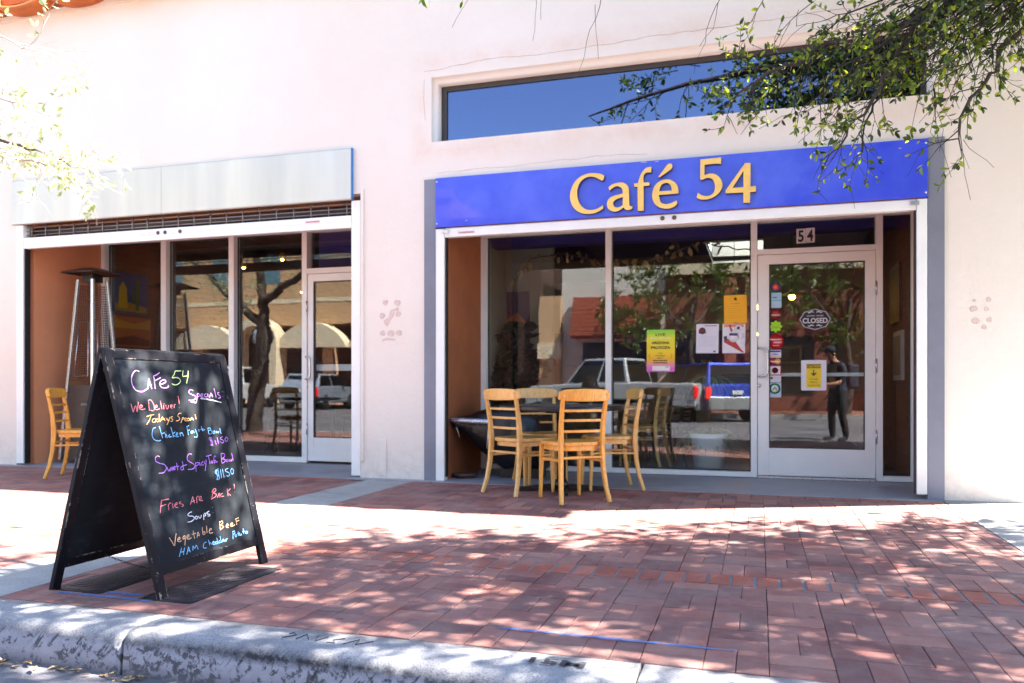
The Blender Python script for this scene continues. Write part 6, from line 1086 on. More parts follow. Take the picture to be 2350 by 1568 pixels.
# ------------------------------------------------------------------ inside the cafe
def leafy(mb, pts, size, seed, droop=.4, n_each=1):
    r_ = random.Random(seed)
    for p in pts:
        for _ in range(n_each):
            a = r_.random() * 6.28; e = r_.uniform(-.6, .5) - droop; s = size * r_.uniform(.7, 1.2)
            d = Vector((math.cos(a) * math.cos(e), math.sin(a) * math.cos(e), math.sin(e))); u = d.orthogonal().normalized(); u = (Matrix.Rotation(r_.random() * 6.28, 3, d) @ u); n = d.cross(u)
            p = Vector(p); q = [p, p + d * s * .3 + u * s * .26 + n * s * .06, p + d * s * .7 + u * s * .24 + n * s * .05, p + d * s, p + d * s * .7 - u * s * .24 + n * s * .05, p + d * s * .3 - u * s * .26 + n * s * .06]
            mb.face([q[0], q[1], q[2], q[3]]); mb.face([q[0], q[3], q[4], q[5]])
def leaf_mat(name, c1, c2, trans=.35, scale=3., ty='#9cc22a'):
    k = NT(name); ge = k.n('ShaderNodeNewGeometry')
    c = k.mix(ge.outputs['Random Per Island'], lin(c1), lin(c2)); k.col(c); k.b.inputs['Roughness'].default_value = .38; k.b.inputs['Specular IOR Level'].default_value = .5
    tl = k.n('ShaderNodeBsdfTranslucent'); k.l(k.mix(ge.outputs['Random Per Island'], lin(ty), lin(c2)), tl.inputs[0])
    mx = k.n('ShaderNodeMixShader'); mx.inputs[0].default_value = trans; k.l(k.b.outputs[0], mx.inputs[1]); k.l(tl.outputs[0], mx.inputs[2]); k.l(mx.outputs[0], k.out.inputs['Surface']); return k.m
MAT['leaf_in'] = leaf_mat('houseplant_leaf', '#081208', '#12240f', .08)
t = thing('potted_plant', 'tall spiky plant in a big white tapered pot behind the wide pane', 'potted plant', (-.50, 1.50, .012))
m = MB(); m.lathe([(0, 0), (.140, 0), (.188, .34), (.197, .39), (.187, .395), (.17, .37), (0, .36)], (-.50, 1.50, .012), 36); m.build('pot', M('white_glazed_pot', '#eceeea', .4, .05, 3, 0), t)
m = MB(); m.tube([(-.50, 1.50, .36), (-.495, 1.5, .8), (-.49, 1.5, 1.16)], [.022, .02, .015], 8); m.lathe([(0, -.03), (.03, 0), (0, .03)], (-.54, 1.49, 1.14), 10); m.build('stem', M('dry_cane', '#7a4f2c', .8), t)
m = MB(); r_ = random.Random(3)
for i in range(95):
    a = r_.random() * 6.28; z0 = r_.choice([.38, .40, .42, .95]); L = r_.uniform(.25, .45); pts = []
    for q in range(7): u = q / 6; pts.append((-.50 + math.cos(a) * L * u, 1.52 + math.sin(a) * L * u * .5, z0 + .25 * u - .45 * u * u))
    m.bar(pts, [.016, .026, .026, .022, .016, .010, .003], .002, (-math.sin(a), math.cos(a), 0))
m.build('foliage', leaf_mat('thin_grass_leaf', '#7d9a5c', '#a8b884', .25), t)
t = thing('potted_plant', 'dark broad-leaved plant inside the corner pane above the black cart', 'potted plant', (-2.60, 1.55, .012))
m = MB(); r_ = random.Random(8); tips = []
for i in range(9):
    a = r_.random() * 6.28; h = r_.uniform(.8, 1.6); pts = [(-2.60 + math.cos(a) * .20 * u * r_.uniform(.8, 1.3), 1.58 + math.sin(a) * .15 * u, .4 + (h - .4) * u) for u in (0, .4, .7, 1)]
    m.tube(pts, [.012, .010, .008, .004], 6); tips += [tuple(Vector(pts[1]).lerp(Vector(pts[3]), r_.random())) for _ in range(16)]
m.build('stem', M('plant_stem', '#5a4632', .8), t)
m = MB(); leafy(m, tips, .20, 5, .2, 4); m.build('foliage', MAT['leaf_in'], t)
m = MB(); m.lathe([(0, 0), (.14, 0), (.18, .38), (.16, .38), (0, .36)], (-2.60, 1.55, .012), 24); m.build('pot', M('grey_pot', '#7a7a80', .6), t)
t = thing('leaf_garland', 'bare twig garland with dry tan leaves strung along the top of the panes', 'garland', (-1.3, 1.32, 2.15))
m = MB(); vine = [(-2.55, 1.32, 2.02), (-2.35, 1.30, 2.26), (-2.0, 1.32, 2.30), (-1.6, 1.31, 2.20), (-1.2, 1.32, 2.16), (-.9, 1.31, 2.24), (-.55, 1.32, 2.34), (-.25, 1.31, 2.27), (.0, 1.32, 2.22)]
vp = []
for a, b in zip(vine, vine[1:]):
    for i in range(6): vp.append(tuple(Vector(a).lerp(Vector(b), i / 6) + Vector((0, 0, .02 * mnoise.noise(Vector((a[0] * 3 + i * .4, 0, 0)))))))
m.tube(vp, .007, 5); m.build('twig', M('bare_twig', '#5a3d28', .9), t)
m = MB(); r_ = random.Random(21); cl = [tuple(Vector(p) + Vector((r_.uniform(-.05, .05), r_.uniform(-.03, .03), r_.uniform(-.04, .05)))) for p in vp[:40] for _ in range(2)]; leafy(m, cl, .085, 4, .7, 1)
m.build('dry_leaves', leaf_mat('dry_tan_leaf', '#8a6a34', '#c2a672', .2, 3, '#c2a060'), t)
def painting(name, label, x0, x1, y0, y1, z0, z1, axis, draw, base):
    t = thing(name, label, 'painting', ((x0 + x1) / 2, (y0 + y1) / 2, z0)); m = MB(); m.box(x0, x1, y0, y1, z0, z1); m.build('canvas', ink(base, .7), t); draw(t); return t
def sidewall_prism(t, name, x, th, poly, c):
    m = MB(); m.prism(poly, x, x + th, 'x'); m.build(name, ink(c, .7), t)
def p1(t):
    sidewall_prism(t, 'paint_patch', -7.868, .003, [(1.30, 1.86), (1.84, 1.86), (1.84, 1.93), (1.55, 1.98), (1.30, 1.95)], '#b98a1a')
    sidewall_prism(t, 'paint_patch', -7.8645, .003, [(1.64, 1.88), (1.70, 1.88), (1.70, 2.26), (1.67, 2.30), (1.64, 2.26)], '#3c7a3a'); sidewall_prism(t, 'paint_patch', -7.864, .003, [(1.57, 2.0), (1.64, 2.0), (1.64, 2.04), (1.60, 2.04), (1.60, 2.15), (1.57, 2.15)], '#3c7a3a')
    sidewall_prism(t, 'paint_patch', -7.863, .003, [(1.34, 1.9), (1.50, 1.9), (1.48, 2.16), (1.42, 2.24), (1.36, 2.16)], '#d8b01c')
painting('painting', 'blue painting with a green cactus and yellow figure on the brick wall', -7.898, -7.869, 1.28, 1.86, 1.84, 2.36, 'x', p1, '#2a5a9a')
def p2(t): sidewall_prism(t, 'paint_patch', -7.868, .003, [(1.30, 1.64), (1.90, 1.64), (1.90, 1.77), (1.6, 1.70), (1.30, 1.76)], '#e0901c'); sidewall_prism(t, 'paint_patch', -7.867, .003, [(1.30, 1.42), (1.90, 1.42), (1.90, 1.50), (1.6, 1.55), (1.30, 1.5)], '#7a2a16')
painting('painting', 'orange and red painting hung below the blue cactus painting', -7.898, -7.869, 1.28, 1.92, 1.40, 1.79, 'x', p2, '#c4641c')
def p3(t):
    m = MB(); m.prism([(-2.845, 1.45), (-2.60, 1.45), (-2.60, 1.62), (-2.72, 1.75), (-2.845, 1.68)], 2.028, 2.031, 'y'); m.build('paint_patch', ink('#b8551c', .7), t)
painting('painting', 'purple and orange desert painting inside the corner pane', -2.85, -2.58, 2.032, 2.06, 1.42, 2.0, 'y', p3, '#4a2c54')
def p4(t):
    m = MB(); m.prism([(-2.845, .98), (-2.55, .98), (-2.55, 1.06), (-2.7, 1.12), (-2.845, 1.04)], 2.028, 2.031, 'y'); m.build('paint_patch', ink('#e0a83c', .7), t)
painting('painting', 'bright blue seaside painting under the purple one', -2.85, -2.54, 2.032, 2.06, .96, 1.38, 'y', p4, '#2a6fb0')
m = MB(); m.box(-3.54, -2.3, 2.061, 2.14, .011, 2.97); tag(m.build('partition_wall', MAT['cream']), 'cream partition wall with two paintings inside the corner pane', 'partition')
t = thing('picture_frame', 'black framed picture on the brick wall past the narrow pane', 'picture', (1.36, 2.2, 1.5)); m = MB(); m.box(1.345, 1.374, 1.9, 2.5, 1.55, 2.15); m.build('frame', MAT['black'], t); m = MB(); m.box(1.340, 1.3445, 1.95, 2.45, 1.60, 2.10); m.build('picture', ink('#2a2622'), t)
t = thing('picture_frame', 'white framed picture below the black one on the brick wall', 'picture', (1.36, 2.0, 1.0)); m = MB(); m.box(1.345, 1.374, 1.75, 2.25, .95, 1.45); m.build('frame', ink('#cfc9c4'), t); m = MB(); m.box(1.340, 1.3445, 1.8, 2.2, 1.0, 1.40); m.build('picture', ink('#8a8078'), t)
t = thing('menu_board', 'pale framed menu board on the back wall seen through the door', 'menu board', (.4, 8.85, 1.35)); m = MB(); m.box(.05, .75, 8.83, 8.88, 1.3, 1.62); m.build('frame', ink('#a8977c'), t); m = MB(); m.box(.09, .71, 8.82, 8.829, 1.34, 1.58); m.build('face', ink('#4a2f24'), t)
GD = 'dark chairs inside the cafe'
cd = make_chair('dark wooden chair inside the pane beside the left glass door, nearest the glass', MAT['wood_dark'], GD)
DI = [(-5.75, 1.95, R(-80), 'dark wooden chair inside the pane beside the left glass door, nearest the chalkboard'), (-4.55, 2.0, R(95), 'dark wooden chair seen through the left glass door'), (-5.1, 2.65, R(180), 'dark wooden chair at the far side of the indoor table'), (-.95, 2.05, R(75), 'dark chair inside behind the yellow poster, beside the white plant pot'), (-1.0, 2.75, R(150), 'dark chair deeper inside behind the white plant pot')]
for i, (x, y, a, l) in enumerate(DI): place(cd, i > 0, (x, y, .012), a, l, GD)
chi = make_chair('pale chair just inside the wide pane beyond the round table', MAT['wood_pale'], 'pale chair indoors'); chi.location = (-1.20, 1.62, .012); chi.rotation_euler = (0, 0, R(82))
del chi['group']
make_table('indoor_table', 'dark round table inside the pane beside the left glass door', .40, ink('#241a16'), (-5.15, 2.0, .012)); make_table('indoor_table', 'dark round table inside the wide pane under the festival poster', .40, ink('#241a16'), (-1.75, 2.1, .012))
bulb = emit('warm_bulb_glow', '#ffb040', 9); shade_m = M('amber_lamp_shade', '#a86a1c', .4, .1, 4, 0)
def pendant(x, y, z, r, label):
    t = thing('pendant_lamp', label, 'pendant lamp', (x, y, z), 0, 'lit pendant lamps inside the cafe')
    m = MB(); m.tube([(x, y, z + .06), (x, y, 2.97)], .005, 5); m.build('cord', MAT['black'], t)
    m = MB(); m.lathe([(.02, .075), (.03, .05), (r, .0), (r, -.008), (.02, .035)], (x, y, z), 20); m.build('lamp_shade', shade_m, t)
    q = min(1, r / .10); m = MB(); m.lathe([(0, -.055 * q), (.03 * q, -.045 * q), (.042 * q, -.015 * q), (.03 * q, .01), (0, .02)], (x, y, z), 14); m.build('bulb', bulb, t)
for x, y, z, r, l in ((-6.35, 1.85, 2.42, .045, 'small lit pendant behind the second pane from the heater'), (-5.78, 1.85, 2.50, .045, 'small lit pendant high beside the mullion left of the glass door'), (-5.9, 2.5, 2.16, .045, 'lowest small lit pendant behind the pane next to the left door'),
                      (.40, 4.0, 2.06, .15, 'wide amber pendant lamp seen through the middle of the cafe door'), (-.03, 4.6, 2.0, .15, 'wide amber pendant lamp beside the stickers on the door glass'), (-.35, 5.0, 2.05, .12, 'lit pendant lamp beside the orange paper notice'), (.0, 7.2, 1.78, .12, 'low lit pendant over the counter behind the flower-shaped sticker')):
    pendant(x, y, z, r, l)

# ------------------------------------------------------------------ trees
MAT['bark'] = M('grey_brown_bark', '#4a4038', .9, .3, 14, .8, 30, dist=.02)
MAT['twig'] = M('dark_twig_bark', '#2e2620', .85, .3, 30, 0)
MAT['leafA'] = leaf_mat('oak_leaf', '#22361a', '#5f7428', .25, 3., '#a9bd2a')
def leaf_near():
    k = NT('backlit_oak_leaf'); ge = k.n('ShaderNodeNewGeometry'); r_ = ge.outputs['Random Per Island']
    k.col(k.ramp(r_, [(0, lin('#16260f')), (.45, lin('#2c4418')), (.75, lin('#4f6a22')), (1, lin('#7d8a34'))])); k.b.inputs['Roughness'].default_value = .34
    tl = k.n('ShaderNodeBsdfTranslucent'); k.l(k.ramp(r_, [(0, lin('#3c5a14')), (.5, lin('#7c9a1c')), (.8, lin('#b4c428')), (1, lin('#d8d84a'))]), tl.inputs[0])
    mx = k.n('ShaderNodeMixShader'); k.l(k.ramp(r_, [(0, .18), (.5, .38), (1, .6)]), mx.inputs[0]); k.l(k.b.outputs[0], mx.inputs[1]); k.l(tl.outputs[0], mx.inputs[2]); k.l(mx.outputs[0], k.out.inputs['Surface']); return k.m
MAT['leafC'] = leaf_near()
MAT['leafB'] = leaf_mat('oak_leaf_painted_sun', '#6f8450', '#c2c99a', .5, 3., '#d6df98')  # whitening by sunlight put into the leaf colour, and into the twig bark below
MAT['sun_glare_twig'] = M('twig_bark_painted_sun', '#a39c94', .8, .3, 30, 0)
class Tree:
    def __init__(s, seed): s.r = random.Random(seed); s.br = []; s.leaf = []
    def limb(s, pts, r0, r1):
        """thick limb through given points, smoothed; returns sample points"""
        P = [Vector(p) for p in pts]; out = []
        for i in range(len(P) - 1):
            p0, p1, p2, p3 = P[max(i - 1, 0)], P[i], P[i + 1], P[min(i + 2, len(P) - 1)]
            for j in range(6):
                t = j / 6; out.append(.5 * ((2 * p1) + (p2 - p0) * t + (2 * p0 - 5 * p1 + 4 * p2 - p3) * t * t + (-p0 + 3 * p1 - 3 * p2 + p3) * t ** 3))
        out.append(P[-1]); n = len(out)
        j = [Vector((s.r.gauss(0, 1), s.r.gauss(0, 1), s.r.gauss(0, 1))) * .012 for _ in out]
        out = [p + d for p, d in zip(out, j)]
        s.br.append((out, [r0 + (r1 - r0) * i / (n - 1) for i in range(n)], 8 if r0 > .03 else 5)); return out
    floor = None; twigm = None
    def twig(s, p, d, L, r, depth, droop, leaf, bare=.0, spread=.7):
        n = max(4, int(L / .07)); pts = [Vector(p)]; d = Vector(d).normalized(); seg = L / n
        for i in range(n):
            d = (d + Vector((s.r.gauss(0, .16), s.r.gauss(0, .16), s.r.gauss(0, .16) - droop * .09))).normalized(); pts.append(pts[-1] + d * seg)
            if s.floor and i > 1 and pts[-1].z < s.floor(pts[-1]): break
        n = len(pts) - 1
        s.br.append((pts, [max(.0012, r * (1 - .75 * i / n)) for i in range(n + 1)], 4))
        if depth > 0:
            for i in range(1, n + 1):
                if s.r.random() < .62:
                    q = pts[i]; dd = (pts[i] - pts[i - 1]).normalized(); o = dd.orthogonal().normalized(); o = Matrix.Rotation(s.r.random() * 6.28, 3, dd) @ o
                    s.twig(q, dd * (1 - spread * .5) + o * spread, L * s.r.uniform(.35, .6), r * .55, depth - 1, droop, leaf, bare, spread)
        if s.r.random() > bare:
            k0 = 1 if depth == 0 else n - 1
            for i in range(k0, n + 1):
                for _ in range(leaf):
                    dd = (pts[i] - pts[i - 1]).normalized(); o = Matrix.Rotation(s.r.random() * 6.28, 3, dd) @ dd.orthogonal().normalized()
                    s.leaf.append((pts[i] + (pts[i - 1] - pts[i]) * s.r.random(), (dd * .5 + o + Vector((0, 0, -.15))).normalized()))
            for _ in range(3): s.leaf.append((pts[-1], (d + Vector((s.r.gauss(0, .6), s.r.gauss(0, .6), s.r.gauss(0, .6)))).normalized()))
    def side(s, path, every, L, r, depth, droop, leaf, bare=0., start=.15, bias=(0, 0, 0), spread=.7):
        n = len(path)
        for i in range(int(n * start), n):
            if s.r.random() < every:
                d = (path[min(i + 1, n - 1)] - path[max(i - 1, 0)]).normalized(); o = Matrix.Rotation(s.r.random() * 6.28, 3, d) @ d.orthogonal().normalized()
                s.twig(path[i], d * .55 + o * .8 + Vector(bias), L * s.r.uniform(.6, 1.25), r, depth, droop, leaf, bare, spread)
    def meshes(s, t, leaf_m, size, barkm, rmin=.0):
        if s.br: s.wood(t, barkm)
        n = len(s.leaf)
        if n: s.foliage(t, leaf_m, size)
        s.br = []; s.leaf = []
    def wood(s, t, barkm):
        thick = MB(); thin = MB()
        for pts, rad, n in s.br: (thick if rad[0] > .02 else thin).tube(pts, rad, n, cap=False)
        if thick.v: thick.build('trunk', barkm, t, weld=False)
        if thin.v: thin.build('twigs', s.twigm or MAT['twig'], t, weld=False)
    def foliage(s, t, leaf_m, size):
        n = len(s.leaf)
        B = np.array([p for p, _ in s.leaf]); D = np.array([d for _, d in s.leaf]); g = np.random.default_rng(s.r.randrange(1 << 30))
        U = np.cross(D, g.normal(size=(n, 3))); U /= np.linalg.norm(U, axis=1)[:, None]; N = np.cross(D, U)
        L = size * g.uniform(.55, 1.15, n)[:, None]; W = L * g.uniform(.36, .48, n)[:, None] * .5; cu = L * g.uniform(-.12, .2, n)[:, None]
        Q = np.stack([B, B + D * L * .32 + U * W + N * W * .35, B + D * L * .72 + U * W * .85 + N * W * .3 - N * cu * .4, B + D * L - N * cu, B + D * L * .72 - U * W * .85 + N * W * .3 - N * cu * .4, B + D * L * .32 - U * W + N * W * .35], 1).reshape(-1, 3)
        off = np.array(t.location); Q = Q - off
        base = np.arange(n)[:, None] * 6; F = np.concatenate([base + np.array([0, 1, 2, 3]), base + np.array([0, 3, 4, 5])], 1).reshape(-1, 4)
        me = bpy.data.meshes.new('crown'); me.vertices.add(len(Q)); me.vertices.foreach_set('co', Q.ravel().astype(np.float32)); me.loops.add(F.size); me.loops.foreach_set('vertex_index', F.ravel().astype(np.int32))
        me.polygons.add(len(F)); me.polygons.foreach_set('loop_start', (np.arange(len(F)) * 4).astype(np.int32)); me.update(calc_edges=True); me.validate(); me.materials.append(leaf_m)
        o = bpy.data.objects.new('crown', me); COL.objects.link(o); o.parent = t
    def crown(s, c, rad, n, L, r, depth, droop, leaf, shell=.55, zmin=None, keep=None):
        """boughs through an ellipsoid: twigs start inside and run outwards"""
        for _ in range(n):
            while True:
                v = Vector((s.r.uniform(-1, 1), s.r.uniform(-1, 1), s.r.uniform(-1, 1)))
                if shell < v.length < 1: break
            p = Vector((c[0] + v.x * rad[0], c[1] + v.y * rad[1], c[2] + v.z * rad[2]))
            if zmin and p.z < zmin(p): continue
            if keep and not keep(p): continue
            d = Vector((v.x, v.y, v.z * .5 + .1)); s.twig(p, d, L * s.r.uniform(.6, 1.2), r, depth, droop, leaf)
# street tree whose branches hang in front of the sign
t = thing('street_tree', 'leafy oak-like street tree whose branches hang in front of the blue sign and high window', 'tree', (3.7, -3.7, 0))
T = Tree(7)
tr = T.limb([(3.7, -3.7, 0), (3.66, -3.68, .9), (3.6, -3.6, 1.9), (3.5, -3.5, 2.6)], .15, .11)
l1 = T.limb([(3.5, -3.5, 2.6), (2.7, -3.0, 3.25), (1.9, -2.5, 3.30), (1.1, -2.25, 2.98), (.70, -2.18, 2.86), (.38, -2.12, 2.83), (.10, -2.08, 2.74), (-.16, -2.05, 2.62)], .042, .005)
l2 = T.limb([(2.3, -2.75, 3.3), (1.5, -2.4, 3.35), (.93, -2.25, 2.98), (.72, -2.2, 2.70), (.55, -2.2, 2.40), (.38, -2.15, 2.20)], .028, .004)
l3 = T.limb([(2.7, -3.0, 3.25), (2.0, -2.6, 3.0), (1.35, -2.3, 2.78), (1.13, -2.2, 2.48), (.99, -2.15, 2.22)], .03, .004)
l4 = T.limb([(1.9, -2.5, 3.30), (1.3, -2.3, 3.10), (.85, -2.2, 2.80), (.60, -2.2, 2.45), (.54, -2.2, 2.18)], .018, .003)
l5 = T.limb([(3.5, -3.5, 2.6), (2.2, -3.1, 4.0), (.8, -2.7, 4.6), (-.8, -2.5, 4.5), (-2.0, -2.4, 4.2)], .08, .010)
l6 = T.limb([(3.5, -3.5, 2.6), (3.2, -3.6, 3.8), (2.5, -3.9, 5.2), (1.6, -4.3, 6.0)], .10, .012)
l7 = T.limb([(3.55, -3.5, 2.5), (4.4, -3.3, 3.7), (5.2, -3.0, 4.6), (6.2, -2.8, 5.2)], .08, .012)
l8 = T.limb([(3.5, -3.5, 2.6), (3.5, -2.9, 3.8), (3.1, -2.0, 4.8), (2.6, -1.4, 5.4)], .07, .01)
UX = [(-9, 4.2), (-1.2, 3.3), (-.62, 3.0), (-.45, 2.92), (-.38, 2.80), (-.16, 2.68), (.05, 2.60), (.26, 2.48), (.38, 2.28), (.52, 2.22), (.60, 2.55), (.82, 2.60), (.95, 2.36), (1.08, 2.32), (1.18, 2.55), (9, 2.5)]
def under(p):      # how low this tree's trailing boughs reach, along the facade
    for (a, za), (b, zb) in zip(UX, UX[1:]):
        if a <= p.x <= b: return za + (zb - za) * (p.x - a) / (b - a)
    return 0
T.floor = under
T.side(l1, .75, .38, .005, 1, .8, 1, .25, .25, (-.25, 0, -.10)); T.side(l1, .6, .30, .003, 1, .6, 2, .02, .45, (-.2, 0, .05))
T.side(l2, .85, .34, .004, 1, 1., 1, .25, .2, (-.25, 0, -.2)); T.side(l3, .85, .36, .004, 1, 1., 1, .22, .2, (-.2, 0, -.2)); T.side(l4, .8, .30, .003, 1, 1., 1, .2, .2, (-.2, 0, -.2))
rr_ = random.Random(5)
for i in range(34):
    a = Vector((rr_.uniform(1.7, 2.4), -2.55 + rr_.uniform(-.3, .3), rr_.uniform(2.95, 3.5))); b = Vector((rr_.uniform(.1, 1.25) ** .8, -2.2 + rr_.uniform(-.2, .2), rr_.uniform(2.5, 3.0)))
    q = T.limb([a, a.lerp(b, .5) + Vector((0, 0, .16)), b], .011, .003); T.side(q, .8, .34, .003, 1, .9, 1, .42, .25, (-.2, 0, -.2))
T.floor = None
# near-bare whips that trail in front of the plaster
for p, q, L in (((-.9, -2.2, 3.35), (-.35, 0, -.9), .62), ((-1.25, -2.25, 3.5), (-.3, 0, -.95), .5), ((.05, -2.1, 3.2), (-.5, .05, -.8), .55), ((-.15, -2.15, 3.25), (-.55, 0, -.7), .6), ((-1.6, -2.2, 3.6), (-.8, 0, -.45), .5), ((.3, -2.1, 3.1), (-.75, 0, -.6), .7), ((.9, -2.2, 2.5), (.1, 0, -1), .5), ((.55, -2.2, 2.6), (-.7, 0, -.7), .65), ((1.05, -2.1, 2.35), (.1, 0, -1), .45)):
    T.twig(p, q, L, .0026, 0, .5, 1, .8, .8); T.twig(Vector(p) + Vector(q) * L * .25, Vector(q) + Vector((.35, 0, .1)), L * .5, .0018, 0, .5, 1, .9, .8)
T.limb([(-.8, -2.5, 4.5), (-.85, -2.3, 3.9), (-.9, -2.2, 3.35)], .006, .003); T.limb([(-2.0, -2.4, 4.2), (-1.6, -2.3, 3.8), (-1.25, -2.25, 3.5)], .006, .003); T.limb([(.8, -2.7, 4.6), (.4, -2.3, 3.7), (.05, -2.1, 3.2)], .006, .003); T.limb([(-1.2, -2.45, 4.4), (-1.6, -2.3, 3.9), (-1.6, -2.2, 3.6)], .005, .003)
fr = lambda p: 3.45 if p.x < 2.6 else 2.6      # the crown's underside; lower boughs are the ones modelled above
inview = lambda p: not (p.x < 1.9 and p.z < 3.95 + max(0, (-p.y - 2.4)) * -.35)
keep = lambda p: (p.z - .9) > .50 * (p.y + 7) or p.x > .32 * (p.y + 7) + .5
T.meshes(t, MAT['leafC'], .044, MAT['bark'])
T.crown((4.0, -1.35, 4.3), (1.5, 1.1, 1.1), 190, .7, .010, 1, .35, 2, 0, None, keep)
T.crown((3.5, -2.9, 5.0), (3.35, 1.6, 1.4), 660, .75, .010, 1, .35, 2, 0, None, keep)
T.crown((.3, -3.3, 5.0), (1.8, .9, .8), 26, .7, .008, 1, .4, 2, 0, None, keep)
for l in (l5, l6, l7, l8): T.side(l, .5, .7, .009, 1, .4, 2, 0, .35)
T.meshes(t, MAT['leafA'], .095, MAT['bark'])
# tree by the left shopfront: trunk outside the view, twigs in the corner with sun glare put into their colour
t = thing('street_tree', 'street tree with sun glare painted into its pale leaves, whose twigs reach over the silver shutter housing', 'tree', (-9.3, -4.0, 0))
T = Tree(19); T.twigm = MAT['sun_glare_twig']
T.limb([(-9.35, -4.0, 0), (-9.28, -4.0, .8), (-9.15, -4.0, 1.6), (-9.1, -4.0, 2.05)], .17, .13)
a1 = T.limb([(-9.1, -4.0, 2.05), (-9.6, -4.0, 2.4), (-10.3, -4.1, 2.95), (-10.9, -4.2, 3.4), (-11.6, -4.3, 3.9)], .10, .02)
a2 = T.limb([(-9.1, -4.0, 2.05), (-9.12, -3.95, 2.7), (-9.2, -3.9, 3.3), (-9.4, -3.8, 4.2), (-9.5, -3.7, 5.2)], .11, .02)
a3 = T.limb([(-9.12, -3.95, 2.45), (-8.6, -3.8, 2.75), (-8.0, -3.6, 2.95), (-7.3, -3.0, 3.5), (-6.6, -2.5, 3.7), (-5.9, -2.1, 3.45)], .09, .010)
a4 = T.limb([(-7.3, -3.0, 3.5), (-6.6, -2.4, 3.2), (-6.1, -2.1, 2.95), (-5.6, -2.0, 2.80), (-5.25, -1.95, 2.66)], .03, .004)
a5 = T.limb([(-6.6, -2.4, 3.2), (-6.0, -2.0, 2.85), (-5.5, -1.95, 2.66), (-5.2, -1.9, 2.52)], .02, .003)
a6 = T.limb([(-7.3, -3.0, 3.5), (-6.7, -2.3, 3.8), (-6.0, -2.05, 3.75), (-5.55, -2.0, 3.6)], .02, .003)
T.floor = lambda q: 2.62
a7 = T.limb([(-7.3, -3.0, 3.5), (-6.6, -2.3, 3.35), (-5.9, -2.0, 3.25), (-5.4, -1.95, 3.02)], .02, .003); a8 = T.limb([(-7.3, -3.0, 3.5), (-6.9, -2.2, 3.0), (-6.2, -2.0, 2.95), (-5.8, -1.95, 2.78)], .02, .003)
for l in (a7, a8): T.side(l, .7, .36, .004, 1, .6, 2, .12, .15, (.1, 0, -.05))
for l in (a4, a6): T.side(l, .7, .40, .004, 1, .7, 1, .3, .25, (.1, 0, -.1))
T.side(a5, .9, .40, .004, 1, .9, 1, .45, .3, (.15, 0, -.35), .8); T.side(a3, .8, .5, .005, 1, .6, 2, .1, .55)
for p, q, L in (((-5.4, -1.95, 2.7), (.35, 0, -.8), .55), ((-5.25, -1.9, 2.45), (.8, 0, -.35), .5), ((-5.2, -1.9, 2.5), (.9, .05, -.1), .5), ((-5.55, -2, 2.5), (.1, 0, -.9), .45)): T.twig(p, q, L, .004, 1, .2, 1, 1.1, .8)
T.floor = None
T.crown((-9.3, -3.9, 4.6), (2.7, 1.7, 1.5), 110, .8, .010, 1, .4, 2, .3)
for l in (a1, a2): T.side(l, .6, .7, .009, 1, .4, 2)
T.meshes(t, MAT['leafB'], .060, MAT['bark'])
# trees on the far pavement, seen only in the panes
for i, (x, y, h, n, lab) in enumerate(((-2.2, -17.6, 5.0, 75, 'bushy tree on the far pavement mirrored in the wide cafe pane'), (2.6, -17.8, 5.6, 75, 'tree on the far pavement mirrored at the top of the cafe door'), (9.5, -18, 5.5, 60, 'tree on the far pavement opposite the right end of the cafe'))):
    t = thing('far_tree', lab, 'tree', (x, y, 0), 0, 'trees on the far pavement'); T = Tree(40 + i)
    T.limb([(x, y, 0), (x + .1, y, 1.2), (x, y + .1, 2.4), (x + .1, y, 3.6)], .14, .06)
    for a in range(5): T.limb([(x, y, 2.1 + .2 * a), (x + .8 * math.cos(a * 1.3), y + .8 * math.sin(a * 1.3), 3.2), (x + 1.7 * math.cos(a * 1.3), y + 1.6 * math.sin(a * 1.3), 4.2)], .06, .012)
    T.crown((x, y, h - 1.1), (2.7, 2.3, 1.9), n, .9, .012, 1, .3, 2, .2); T.meshes(t, MAT['leafA'], .15, MAT['bark'])

# ------------------------------------------------------------------ buildings across the street (they show in the glass)
def bx(name, par, mat, *b, bevel=0):
    for q in b: m = MB(); m.box(*q); m.build(name, mat, par, bevel=bevel)
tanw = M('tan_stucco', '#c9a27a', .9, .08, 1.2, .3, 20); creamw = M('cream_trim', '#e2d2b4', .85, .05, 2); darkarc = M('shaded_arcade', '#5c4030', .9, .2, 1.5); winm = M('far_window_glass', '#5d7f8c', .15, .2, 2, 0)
t = thing('arcade_building', 'tan stucco building with cream vaulted awnings and an arch, mirrored in the left shopfront', 'building', (-25, -30, 0))
bx('wall', t, tanw, (-42, -13.4, -40, -27, 4.0, 9.5), (-42, -13.4, -40, -29.5, 0, 4.0))
bx('wall_band', t, creamw, (-42.02, -13.38, -27.12, -26.98, 5.15, 5.35), (-42.05, -13.3, -27.2, -26.9, 9.4, 9.8))
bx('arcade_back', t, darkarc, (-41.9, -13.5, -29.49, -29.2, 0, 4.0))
for x in range(-41, -13, 4): bx('column', t, tanw, (x - .3, x + .3, -27.6, -27.02, 0, 2.9))
for x0, x1 in ((-41, -35.2), (-35, -30.2), (-30, -25.9), (-23.6, -19.6), (-19.4, -14)):
    pr = [(x0 + (x1 - x0) * k / 12, 2.95 + 1.15 * math.sin(R(15 * k)) ** .7) for k in range(13)]
    m = MB(); m.prism([(x0, 2.8)] + pr + [(x1, 2.8)], -26.95, -26.2, 'y'); m.build('awning', creamw, t)
